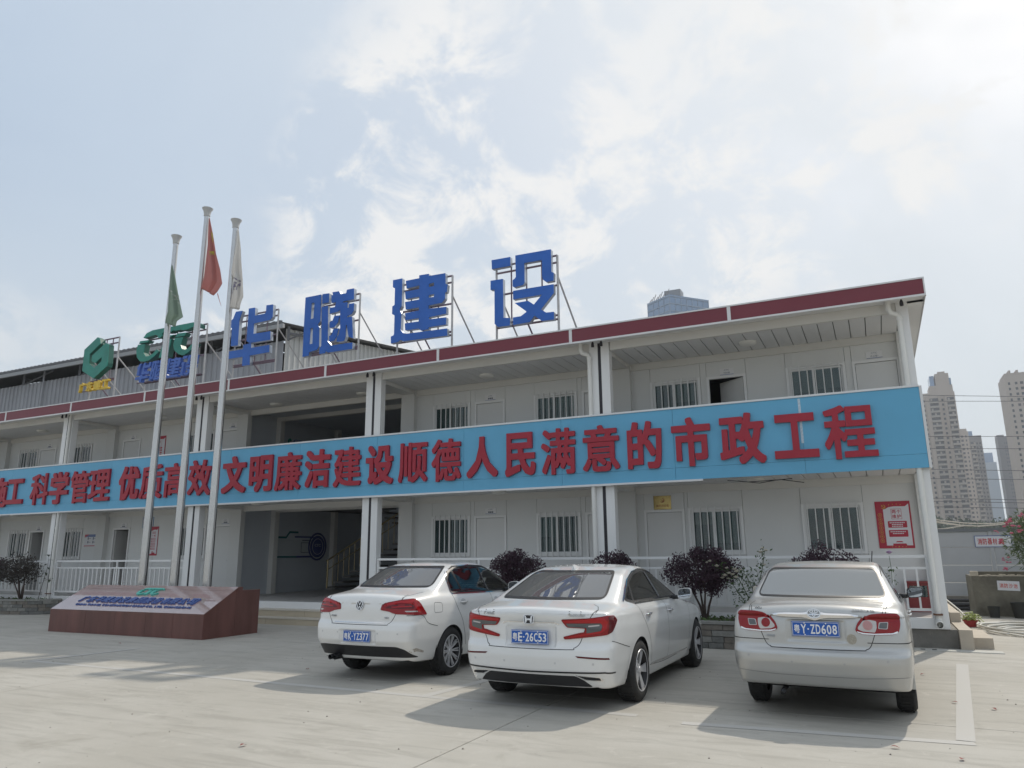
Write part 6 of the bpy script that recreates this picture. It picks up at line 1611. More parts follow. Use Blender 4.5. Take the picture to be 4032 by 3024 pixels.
# ------------------------------------------------------------------ stone planters
M_STONES = [mat('stone_%s' % n, c, 0.9, var=0.22, vscale=9, bump=0.6, bscale=22) for n, c in (('grey', (0.155, 0.155, 0.145)), ('brown', (0.185, 0.165, 0.14)), ('pale', (0.225, 0.22, 0.20)))]
M_SOIL = mat('soil', (0.075, 0.055, 0.04), 0.95, var=0.4, vscale=12, bump=0.8, bscale=25)
M_MORT = mat('mortar', (0.13, 0.125, 0.115), 0.95, var=0.2, vscale=10)
def planter(label, path, back_y, h, first=0.0):
    t = thing('stone_planter', label, 'planter', (path[0][0], path[0][1], 0)); o0 = Vector((path[0][0], path[0][1]))
    P = [Vector(p) for p in path]; seg = []; s = 0
    for a, b_ in zip(P[:-1], P[1:]): seg.append((s, a, b_)); s += (b_-a).length
    def at(u):
        for (s0, a, b_) in reversed(seg):
            if u >= s0-1e-9: d = (b_-a).normalized(); return a+d*(u-s0), Vector((d.y, -d.x))
        return P[0], Vector((0, -1))
    # mortar core following the path
    n = max(2, int(s/0.25)); vs = []
    for i in range(n+1):
        p, nn = at(s*i/n); q = p-nn*0.018-o0; r = p-nn*0.20-o0
        vs += [(q.x, q.y, 0), (q.x, q.y, h-0.01), (r.x, r.y, h-0.01), (r.x, r.y, 0)]
    mb = MB(); mb.add(vs, [(4*i+k, 4*i+4+k, 4*i+4+(k+1) % 4, 4*i+(k+1) % 4) for i in range(n) for k in range(4)]); mb.build('mortar_core', M_MORT, t)
    rows = 4; ch = (h-0.045)/rows; rr = random.Random(len(path)*7+1)
    for j in range(rows):
        u = -rr.random()*0.2
        while u < s:
            w = 0.20+rr.random()*0.28; a, b_ = max(u, 0)+0.006, min(u+w, s)-0.006; u += w
            if b_-a < 0.04: continue
            out = 0.004+rr.random()*0.022; z0, z1 = j*ch+0.005, (j+1)*ch-0.005; m_ = max(1, int((b_-a)/0.16)); v = []
            for i in range(m_+1):
                p, nn = at(a+(b_-a)*i/m_)
                for (o_, z) in ((out-0.008*(i in (0, m_)), z0), (out-0.008*(i in (0, m_)), z1), (-0.10, z1), (-0.10, z0)): q = p+nn*o_-o0; v.append((q.x, q.y, z+rr.uniform(-0.003, 0.003)))
            f = [(4*i+k, 4*i+(k+1) % 4, 4*i+4+(k+1) % 4, 4*i+4+k) for i in range(m_) for k in range(4)]+[(0, 3, 2, 1), tuple(4*m_+k for k in range(4))]
            mb = MB(); mb.add(v, f); mb.build('stone', rr.choice(M_STONES), t, bevel=0.006)
    vs = []
    for i in range(n+1):
        p, nn = at(s*i/n); q = p+nn*0.025-o0; r = p-nn*0.19-o0
        vs += [(q.x, q.y, h-0.045), (q.x, q.y, h), (r.x, r.y, h), (r.x, r.y, h-0.045)]
    mb = MB(); mb.add(vs, [(4*i+k, 4*i+(k+1) % 4, 4*i+4+(k+1) % 4, 4*i+4+k) for i in range(n) for k in range(4)]); mb.build('coping', mat('coping_stone', (0.25, 0.245, 0.225), 0.85, var=0.15, vscale=5), t)
    # soil
    inner = [at(s*i/n)[0]-at(s*i/n)[1]*0.15-o0 for i in range(n+1)]
    mb = MB(); loop = [(q.x, q.y) for q in inner]+[(inner[-1].x, back_y-o0.y), (inner[0].x, back_y-o0.y)]
    mb.add([(x, y, h-0.05) for x, y in loop], [tuple(range(len(loop)))]); o = mb.build('soil', M_SOIL, t)
    return t
planter('long grey stone planter behind the parked cars', [(-9.0, -1.42), (-5.0, -1.42), (-1.0, -1.42), (-0.95, -0.2)], -0.02, 0.45)
planter('curved grey stone planter left of the monument', [(-30.0, -1.05), (-25.2, -1.05), (-24.5, -1.02), (-24.0, -0.93), (-23.6, -0.76), (-23.32, -0.48), (-23.22, -0.15)], -0.02, 0.43)
# weeds
M_WEED = mat('weed_green', (0.07, 0.12, 0.03), 0.7, var=0.4, vscale=20)
def weeds(x0, x1, y0, y1, z, n, parent_label):
    mb = MB(); P = np.stack([RNG.uniform(x0, x1, n), RNG.uniform(y0, y1, n), np.full(n, z)], 1)+np.array([0, 0, 0.02])*RNG.random((n, 1))*3; leaf_cloud(mb, P, 0.03, flat=0.6)
    o = mb.build('weeds', M_WEED); tag(o, parent_label, 'weeds', kind='stuff')
weeds(-8.8, -1.2, -1.3, -0.15, 0.41, 1800, 'low green weeds covering the planter soil behind the cars'); weeds(-29, -23.4, -0.9, -0.15, 0.39, 500, 'sparse weeds on the soil of the left planter')
# ------------------------------------------------------------------ shrubs: branching stems, crowns of small leaves
def leaf_mat(name, c, c2):
    m = mat(name, c, 0.55, var=0.3, vscale=7, col2=c2); nt = m.node_tree; b = nt.nodes['Principled BSDF']; out = nt.nodes['Material Output']
    tr = nt.nodes.new('ShaderNodeBsdfTranslucent'); tr.inputs[0].default_value = (*c2, 1); mx = nt.nodes.new('ShaderNodeMixShader'); mx.inputs[0].default_value = 0.3
    nt.links.new(b.outputs[0], mx.inputs[1]); nt.links.new(tr.outputs[0], mx.inputs[2]); nt.links.new(mx.outputs[0], out.inputs[0]); return m
M_PURP = leaf_mat('purple_leaf', (0.035, 0.018, 0.030), (0.085, 0.040, 0.060)); M_OLIVE = leaf_mat('dull_leaf', (0.045, 0.045, 0.035), (0.09, 0.075, 0.065)); M_GREEN = leaf_mat('green_leaf', (0.045, 0.085, 0.03), (0.09, 0.15, 0.05))
M_BARK = mat('shrub_bark', (0.075, 0.055, 0.045), 0.9, var=0.3, vscale=20); M_YEL = leaf_mat('lime_leaf', (0.20, 0.26, 0.04), (0.36, 0.42, 0.10)); M_OLEA = leaf_mat('oleander_leaf', (0.06, 0.10, 0.045), (0.13, 0.18, 0.08))
def shrub(name, label, base, crown_c, rad, n_leaf, size, m, stems=3, group=None, seed=1, fill=0.5, cat='shrub', lumps=26):
    rg = np.random.default_rng(seed); t = thing(name, label, cat, base, group=group); b0 = np.array(base); C0 = np.array(crown_c)-b0; rad = np.array(rad)
    tips = []; st = MB()
    for k in range(stems):
        a = 2*math.pi*(k+rg.random()*0.5)/stems; top = C0+np.array([math.cos(a), math.sin(a), 0])*rad*0.45*(0.5+rg.random()*0.5)
        mid = top*0.5+np.array([math.cos(a), math.sin(a), 0])*0.05+rg.normal(size=3)*0.02; mid[2] = top[2]*0.55
        st.tube([(0.02*math.cos(a), 0.02*math.sin(a), -0.03), tuple(mid*0.5+rg.normal(size=3)*0.015), tuple(mid), tuple(top)], [0.026, 0.021, 0.016, 0.007], 7)
        for q in range(6):
            d = rg.normal(size=3); d[2] = abs(d[2])*0.7; d /= np.linalg.norm(d); s0 = mid+(top-mid)*rg.random(); e_ = C0+d*rad*0.85
            st.tube([tuple(s0), tuple((s0+e_)/2+rg.normal(size=3)*0.03), tuple(e_)], [0.010, 0.007, 0.003], 5)
    st.build('trunk', M_BARK, t, smooth=True)
    # lumpy crown: leaf clumps on an uneven shell
    d = rg.normal(size=(lumps, 3)); d /= np.linalg.norm(d, axis=1)[:,None]; lc = C0+d*rad*(0.55+0.42*rg.random((lumps, 1))); lr = rad.mean()*(0.22+0.22*rg.random(lumps))
    w = rg.integers(0, lumps, n_leaf); q = rg.normal(size=(n_leaf, 3)); q /= np.linalg.norm(q, axis=1)[:,None]
    pts = lc[w]+q*(lr[w]*(0.35+0.75*rg.random(n_leaf)**0.6))[:,None]
    extra = rg.normal(size=(int(n_leaf*fill), 3)); extra /= np.linalg.norm(extra, axis=1)[:,None]; extra = C0+extra*rad*(0.3+0.75*rg.random((len(extra), 1))**0.5)
    mb = MB(); leaf_cloud(mb, np.vstack([pts, extra]), size, flat=0.25); mb.build('foliage', m, t, kind='stuff')
    return t
G = 'purple leaved shrubs in the planter behind the cars'
shrub('purple_shrub', 'round purple leaved shrub just behind the left white car', (-7.72, -0.8, 0.42), (-7.72, -0.8, 1.26), (0.60, 0.52, 0.42), 5200, 0.026, M_PURP, seed=2, group=G)
shrub('purple_shrub', 'purple shrub whose top just shows over the roof of the middle car', (-5.66, -0.8, 0.42), (-5.66, -0.8, 1.20), (0.52, 0.48, 0.41), 4200, 0.026, M_PURP, seed=3, group=G)
shrub('purple_shrub', 'full purple shrub on bare stems between the middle and silver cars', (-3.93, -0.8, 0.42), (-3.95, -0.8, 1.27), (0.62, 0.52, 0.37), 5600, 0.026, M_PURP, stems=4, seed=4, group=G)
shrub('purple_shrub', 'purple shrub whose flat top shows over the silver car roof', (-1.80, -0.8, 0.42), (-1.80, -0.8, 1.28), (0.58, 0.48, 0.40), 4200, 0.026, M_PURP, seed=5, group=G)
shrub('thin_shrub', 'sparse dull shrub in the curved planter left of the monument', (-24.45, -0.62, 0.40), (-24.75, -0.6, 1.25), (0.95, 0.42, 0.42), 2100, 0.032, M_OLIVE, stems=5, seed=6, fill=0.55)
shrub('purple_shrub', 'dense dark purple shrub at the far left edge', (-26.5, -0.6, 0.40), (-26.4, -0.6, 1.25), (0.75, 0.42, 0.42), 4200, 0.030, M_PURP, seed=7, group=None)
# sapling with large leaves
def big_leaf(mb, p, d, L, W, droop=0.3):
    d = np.array(d, float); d /= np.linalg.norm(d); s = np.cross(d, (0, 0, 1)); s /= np.linalg.norm(s)+1e-9; u = np.cross(s, d); p = np.array(p, float)
    q = []
    for t in np.linspace(0, 1, 5):
        w = W*math.sin(math.pi*min(max(t, 0.03), 0.97))**0.8*0.5; c = p+d*L*t-np.array([0, 0, droop*L*t*t]); q += [tuple(c-s*w+u*w*0.25), tuple(c), tuple(c+s*w+u*w*0.25)]
    mb.add(q, [(3*i+k, 3*i+k+1, 3*i+4+k, 3*i+3+k) for i in range(4) for k in range(2)])
t = thing('sapling', 'thin sapling with large dark leaves by the white column at the left', 'plant', (-23.75, -0.55, 0.40))
MB().tube([(0, 0, 0), (0.08, 0, 0.30), (0.14, 0.02, 0.62), (0.24, 0.02, 0.95), (0.26, 0.0, 1.28)], [0.010, 0.009, 0.008, 0.006, 0.003], 6).build('stem', M_BARK, t)
for k, (p, d, L) in enumerate((((0.26, 0, 1.28), (-1, -0.3, 0.5), 0.17), ((0.26, 0, 1.28), (0.8, -0.3, 0.5), 0.18), ((0.26, 0, 1.26), (0.3, -0.6, 0.7), 0.15), ((0.26, 0, 1.15), (1, 0.1, 0.3), 0.20), ((0.24, 0, 1.05), (-1, 0.2, 0.0), 0.18), ((0.24, 0, 0.95), (1, -0.2, -0.1), 0.20), ((0.2, 0, 0.85), (-1, -0.2, 0.1), 0.17), ((0.2, 0, 0.80), (1, -0.4, -0.2), 0.19), ((0.16, 0, 0.68), (-0.8, -0.5, 0.2), 0.16), ((0.14, 0, 0.62), (0.9, -0.3, 0.2), 0.18), ((0.45, 0, 0.62), (1, 0, 0.3), 0.15), ((0.45, 0, 0.60), (0.6, -0.5, -0.3), 0.14), ((0.1, 0, 0.5), (-1, 0.1, 0.1), 0.15))):
    mb = MB(); big_leaf(mb, p, d, L, 0.07); mb.build('leaf', mat('dark_leaf', (0.04, 0.055, 0.03), 0.4), t)
MB().tube([(0.14, 0.02, 0.55), (0.30, 0.02, 0.60), (0.46, 0.0, 0.62)], 0.004, 5).build('twig', M_BARK, t)
# roses: thorny stems, leaves, pale blossoms
M_ROSE = leaf_mat('rose_cream', (0.62, 0.55, 0.44), (0.74, 0.70, 0.60))
def blossom(mb, c, r, seed=0):
    rg = random.Random(seed); c = Vector(c)
    for ring_, (n, rr, up_) in enumerate(((5, 1.0, 0.1), (5, 0.75, 0.45), (4, 0.45, 0.75))):
        for k in range(n):
            a = 2*math.pi*(k+0.5*ring_)/n+rg.random()*0.4; d = Vector((math.cos(a), math.sin(a)*0.8-0.35, 0.3+up_)); d.normalize(); s = d.cross(Vector((0, 0, 1))).normalized(); u = s.cross(d)
            p = c+d*r*0.15; q = [p-s*r*0.2, p+s*r*0.2, p+d*r*rr*0.7+s*r*0.5+u*r*0.15, p+d*r*rr+u*r*0.3, p+d*r*rr*0.7-s*r*0.5+u*r*0.15]; mb.add([tuple(v) for v in q], [(0, 1, 2, 3, 4)])
rb = thing('rose_bush', 'rose bush with cream blossoms leaning over the fullest purple shrub', 'rose bush', (-3.05, -0.95, 0.42)); bo = np.array((-3.05, -0.95, 0.42))
st = MB(); stems_ = [[(-3.05, -0.95, 0.42), (-3.12, -0.98, 0.85), (-3.25, -1.02, 1.15), (-3.55, -1.05, 1.33), (-3.78, -1.05, 1.42)], [(-3.05, -0.95, 0.42), (-2.98, -0.97, 0.9), (-2.85, -0.98, 1.3), (-2.77, -1.0, 1.66)], [(-3.05, -0.95, 0.42), (-3.2, -1.0, 0.8), (-3.4, -1.04, 1.12)], [(-3.05, -0.95, 0.42), (-3.0, -1.0, 0.9), (-3.12, -1.03, 1.22), (-3.28, -1.05, 1.30)]]
for s in stems_: st.tube([tuple(np.array(p)-bo) for p in s], [0.008]*(len(s)-1)+[0.004], 5)
st.build('stem', mat('rose_stem', (0.07, 0.10, 0.04), 0.7), rb)
P = []
for s in stems_:
    S = np.array(s); u = RNG.random(130)**0.8*(len(S)-1); i = np.minimum(u.astype(int), len(S)-2); P.append(S[i]+(S[i+1]-S[i])*(u-i)[:,None]+RNG.normal(size=(130, 3))*np.array([0.075, 0.05, 0.07]))
mb = MB(); leaf_cloud(mb, np.vstack(P)-bo, 0.030, flat=0.4); mb.build('foliage', M_GREEN, rb, kind='stuff')
for k, (x, z) in enumerate(((-3.78, 1.43), (-3.72, 1.45), (-3.60, 1.36), (-3.44, 1.33), (-3.30, 1.31), (-3.26, 1.27), (-3.20, 1.30), (-3.34, 1.22), (-3.47, 1.20), (-3.42, 1.15), (-3.52, 1.16), (-3.28, 1.17), (-2.80, 1.67), (-2.74, 1.63), (-2.83, 1.60), (-2.79, 1.39), (-3.40, 1.24))):
    mb = MB(); blossom(mb, (x+3.05, -1.09+0.95-0.02*(k % 3), z-0.42), 0.036+0.008*(k % 3), k); mb.build('blossom', M_ROSE, rb)
t = thing('mallow', 'single tall stem with a pale purple flower over the silver car', 'plant', (-0.82, -0.9, 0.42))
MB().tube([(0, 0, 0), (0.0, 0, 0.5), (0.02, 0, 0.88), (0.01, 0, 1.12)], [0.006, 0.006, 0.005, 0.003], 5).build('stem', MATS['rose_stem'], t)
mb = MB(); blossom(mb, (0.015, -0.02, 1.15), 0.06, 3); mb.build('blossom', leaf_mat('mallow_pink', (0.46, 0.30, 0.50), (0.6, 0.42, 0.62)), t)
mb = MB(); leaf_cloud(mb, np.stack([RNG.normal(size=40)*0.04, RNG.normal(size=40)*0.03, RNG.uniform(0.1, 0.95, 40)], 1), 0.03, flat=0.4); mb.build('foliage', M_GREEN, t, kind='stuff')
# ------------------------------------------------------------------ right hand side: sandbox, oleander, pot, hose, bars
M_SAND = mat('sandbox_concrete', (0.155, 0.145, 0.115), 0.9, var=0.35, vscale=2.2, bump=0.3, bscale=20); M_RIM = mat('sandbox_rim', (0.42, 0.375, 0.30), 0.85, var=0.2, vscale=6)
sb = thing('fire_sandbox', 'mossy concrete fire sand tank with a small white sign', 'tank', (2.6, 7.6, 0))
bx('front_wall', M_SAND, sb, -1.52, 1.6, -0.08, 0.08, 0, 0.97); bx('side_wall', M_SAND, sb, -1.52, -1.36, 0.081, 1.5, 0, 0.97); bx('side_wall', M_SAND, sb, 1.44, 1.6, 0.081, 1.5, 0, 0.97); bx('back_wall', M_SAND, sb, -1.359, 1.439, 1.35, 1.5, 0, 1.05)
bx('corner_block', M_RIM, sb, -1.54, -1.37, -0.10, 0.12, 0.971, 1.09, 0.01)
mb = MB(); rg = random.Random(4)
for k in range(46):
    x = -1.36+k*0.064; mb.box(x, x+0.066, -0.085+rg.random()*0.02, 0.09, 0.965, 0.985+rg.random()*0.035)
mb.build('rough_rim', M_RIM, sb, kind='stuff'); bx('sand', mat('sand', (0.32, 0.27, 0.19), 0.95, var=0.2, vscale=9), sb, -1.36, 1.44, 0.08, 1.35, 0.1, 0.86)
tg = thing('sand_sign', 'small white sign with red characters on the concrete sand tank', 'sign', (1.84, 7.51, 0.74)); tg.rotation_euler = (0, R_(2), 0)
bx('plate', mat('sign_white', (0.62, 0.63, 0.66), 0.4), tg, -0.235, 0.235, 0, 0.008, -0.115, 0.115)
m = MB()
for k, c in enumerate('消防沙池'): bold_text(m, c, -0.19+k*0.098, -0.105+k*0.098, -0.055, 0.055, frB(-0.0015), 0.001, 0.02, N=56)
m.build('sign_lettering', mat('sign_red', (0.50, 0.10, 0.08), 0.5), tg)
tg = thing('fence_sign', 'blue edged white sign with red characters on the grey fence', 'sign', (2.05, 10.955, 1.855))
bx('plate', M_INKB, tg, -0.46, 0.46, 0, 0.01, -0.165, 0.165); bx('field', MATS['sign_white'], tg, -0.445, 0.445, -0.002, 0, -0.148, 0.148)
m = MB()
for k, c in enumerate('消防器材'): bold_text(m, c, -0.385+k*0.125, -0.275+k*0.125, -0.09, 0.09, frB(-0.0035), 0.001, 0.02, N=60)
bold_text(m, '箱', 0.16, 0.27, -0.09, 0.09, frB(-0.0035), 0.001, 0.02, N=60)
m.build('sign_lettering', mat('fire_red', (0.46, 0.03, 0.03), 0.5), tg)
# oleander
ol = shrub('oleander', 'pink flowered oleander bush hanging over the sand tank', (2.75, 7.9, 0.8), (2.60, 7.75, 1.90), (0.72, 0.6, 0.72), 10, 0.03, M_OLEA, stems=5, seed=9)
for ch in list(ol.children):
    if ch.name.startswith('foliage'): bpy.data.objects.remove(ch)
mb = MB(); rg = np.random.default_rng(12)
def lance(mb, p, d, L):
    d = d/np.linalg.norm(d); s = np.cross(d, rg.normal(size=3)); s /= np.linalg.norm(s)+1e-9
    mb.add([tuple(p), tuple(p+d*L*0.5+s*0.011), tuple(p+d*L), tuple(p+d*L*0.5-s*0.011)], [(0, 1, 2, 3)])
for k in range(520):
    d = rg.normal(size=3); d /= np.linalg.norm(d); c = np.array([-0.12, -0.15, 1.05])+d*np.array([0.70, 0.55, 0.78])*(0.45+0.6*rg.random())
    for j in range(6): q = rg.normal(size=3)+d*1.2; lance(mb, c, q, 0.10+0.06*rg.random())
mb.build('foliage', M_OLEA, ol, kind='stuff')
M_PINK = leaf_mat('oleander_pink', (0.55, 0.10, 0.20), (0.74, 0.26, 0.36))
for k, (x, z, r) in enumerate(((1.94, 2.24, 0.13), (2.02, 2.30, 0.08), (2.12, 2.05, 0.13), (1.76, 1.80, 0.10), (1.80, 1.37, 0.09), (1.80, 1.13, 0.08), (2.3, 2.4, 0.1), (2.45, 1.8, 0.1), (2.7, 2.2, 0.1), (1.68, 2.05, 0.06))):
    mb = MB()
    for j in range(7): blossom(mb, (x-2.75+rg.normal()*r*0.45, -0.9+0.05*rg.normal(), z-0.8+rg.normal()*r*0.45), r*0.42, k*9+j)
    mb.build('flower_cluster', M_PINK, ol)
    MB().tube([(x-2.75, -0.86, z-0.8), (x-2.75+0.25, -0.6, z-0.8+0.12), (-0.2, -0.2, 0.9)], [0.004, 0.006, 0.008], 5).build('twig', MATS['rose_stem'], ol)
# potted plant
pt = thing('potted_plant', 'lime green plant in a red plastic pot beside the side steps', 'plant', (0.66, 4.4, 0))
MB().lathe([(0.0, 0.0), (0.10, 0.0), (0.135, 0.115), (0.15, 0.12), (0.15, 0.14), (0.135, 0.14), (0.12, 0.11), (0.0, 0.11)], 'z', 24).build('pot', mat('pot_red', (0.42, 0.05, 0.05), 0.45), pt, smooth=True, auto=40)
for k in range(90):
    a = rg.random()*6.28; r = 0.23*rg.random()**0.6; mb = MB(); big_leaf(mb, (r*math.cos(a)*0.8+0.01, r*math.sin(a)*0.8, 0.14+0.17*rg.random()*(1-(r/0.26)**2)+0.02), (math.cos(a), math.sin(a)-0.2, 0.3*rg.random()), 0.075, 0.06, 0.5); mb.build('leaf', M_YEL, pt)
for k in range(26):
    mb = MB(); big_leaf(mb, (0.13+0.10*rg.random(), -0.05+0.1*rg.normal(), 0.02+0.13*rg.random()), (1, rg.normal()*0.6-0.4, -0.2), 0.06, 0.05, 0.6); mb.build('leaf', M_YEL, pt)
# hose coils
ho = thing('hose_coil', 'loose coils of pale hose lying on the ground at the right', 'hose', (1.5, 3.4, 0)); M_HOSE = mat('pale_hose', (0.62, 0.60, 0.54), 0.5, var=0.08, vscale=4)
for k in range(6):
    a0 = rg.random()*6; rx, ry = 0.55+0.10*rg.random(), 0.85+0.25*rg.random(); z = 0.022+0.018*k; cx_, cy_ = 0.12*rg.normal(), 0.15*rg.normal()
    MB().tube([(cx_+rx*math.cos(a0+t), cy_+ry*math.sin(a0+t), z+0.012*math.sin(3*t)) for t in np.linspace(0, 5.9, 44)], 0.019, 8).build('hose', M_HOSE, ho, smooth=True)
MB().tube([(-1.30, 2.6, 0.62), (-1.18, 2.2, 0.50), (-0.98, 1.5, 0.30), (-0.85, 1.0, 0.10), (-0.6, 0.9, 0.03), (0.0, 1.0, 0.04), (0.8, 0.7, 0.04)], 0.019, 8).build('hose', M_HOSE, ho, smooth=True)
# dark lengths of pipe stacked by the fence
sp_ = thing('pipe_stack', 'dark pipes lying along the foot of the grey fence', 'pipes', (1.2, 9.4, 0))
for k, (dy, z, r) in enumerate(((0, 0.05, 0.05), (0.12, 0.05, 0.05), (0.03, 0.15, 0.045), (0.14, 0.16, 0.05), (0.08, 0.26, 0.04))): MB().tube([(-1.0, dy, z), (0.6+0.08*k, dy, z)], r, 10).build('pipe', mat('dark_pipe', (0.045, 0.045, 0.05), 0.5) if k % 2 == 0 else mat('grey_pipe', (0.22, 0.22, 0.21), 0.5), sp_, smooth=True, auto=50)
# dark tubs in front of the tank
for k, (x, w, h) in enumerate(((1.42, 0.13, 0.26), (2.0, 0.22, 0.36))):
    MB().lathe([(0, 0.0), (w*0.8, 0.0), (w, h-0.02), (w*1.05, h), (w*0.95, h), (w*0.85, h*0.6), (0, h*0.55)], 'z', 18, (0, 0, 0)).build('plastic_tub', mat('black_tub', (0.03, 0.032, 0.03), 0.6), None, smooth=True, auto=40).location = (x, 7.15, 0)
tb = [o for o in COL.objects if o.name.startswith('plastic_tub')]
tag(tb[0], 'smaller dark plastic tub against the concrete sand tank', 'tub'); tag(tb[1], 'larger dark plastic tub under the white sign of the sand tank', 'tub')
# a few loose black cables under the slogan board, and grit on the yard
lc = thing('loose_cable', 'loose black cables sagging under the right end of the blue board', 'cable', (-3.0, 0.02, 3.0)); M_CAB2 = mat('black_cable', (0.02, 0.02, 0.022), 0.5)
for pts in ([(-0.5, 0, 0.0), (-0.1, 0, -0.05), (0.5, 0.05, -0.03), (0.9, 0.10, -0.10)], [(-0.3, 0, -0.02), (0.1, 0.02, -0.08), (0.4, 0.0, -0.04), (0.7, 0.03, -0.02)]): MB().tube(pts, 0.008, 6).build('cable', M_CAB2, lc, smooth=True)
mb = MB(); rg2 = np.random.default_rng(31)
for k in range(420):
    x, y = rg2.uniform(-14, 1.5), rg2.uniform(-12.5, -3.6); s = 0.004+0.010*rg2.random()**3
    a = rg2.random()*3; c, q = math.cos(a)*s, math.sin(a)*s; mb.add([(x+c, y+q, 0), (x-q, y+c, 0), (x-c, y-q, 0), (x+q, y-c, 0), (x, y, s*0.9)], [(0, 1, 4), (1, 2, 4), (2, 3, 4), (3, 0, 4)])
o = mb.build('grit', mat('grit_grey', (0.20, 0.18, 0.15), 0.9, var=0.4, vscale=40)); tag(o, 'scattered grit and crumbs on the concrete yard', 'grit', kind='stuff')
# fallen leaves
M_FALL = mat('fallen_leaf', (0.20, 0.045, 0.035), 0.7, var=0.3, vscale=30)
for k, ((x, y), l) in enumerate((((-0.99, -7.54), 'red fallen leaf just behind the silver car shadow'), ((-0.52, -7.73), 'red fallen leaf nearest the lower right corner'), ((-0.38, -5.18), 'red fallen leaf on the vertical parking line'), ((-0.60, -3.2), 'small dark leaf by the silver car front wheel'), ((-0.04, -5.42), 'small leaf right of the parking line'), ((-14.29, -4.85), 'small red leaf in front of the monument'), ((-6.14, -9.73), 'dark curled leaf in the open left foreground'), ((-8.65, -6.02), 'small brown leaf left of the left car'))):
    mb = MB(); a = k*1.3
    big_leaf(mb, (-0.035*math.cos(a), -0.035*math.sin(a), 0.012), (math.cos(a), math.sin(a), 0.25), 0.07, 0.04, 0.35); o = mb.build('fallen_leaf', M_FALL); o.location = (x, y, 0.004); tag(o, l, 'leaf')
# ------------------------------------------------------------------ the three cars
SECT = [(-0.85, -0.09), (-0.75, -0.055), (-0.55, -0.012), (-0.36, 0.0), (-0.20, -0.006), (-0.05, -0.03), (0.0, -0.055), (0.03, -0.085), (0.45, -0.33), (0.8, -0.55)]
def yz(l): return [(a, b) for a, b in l]
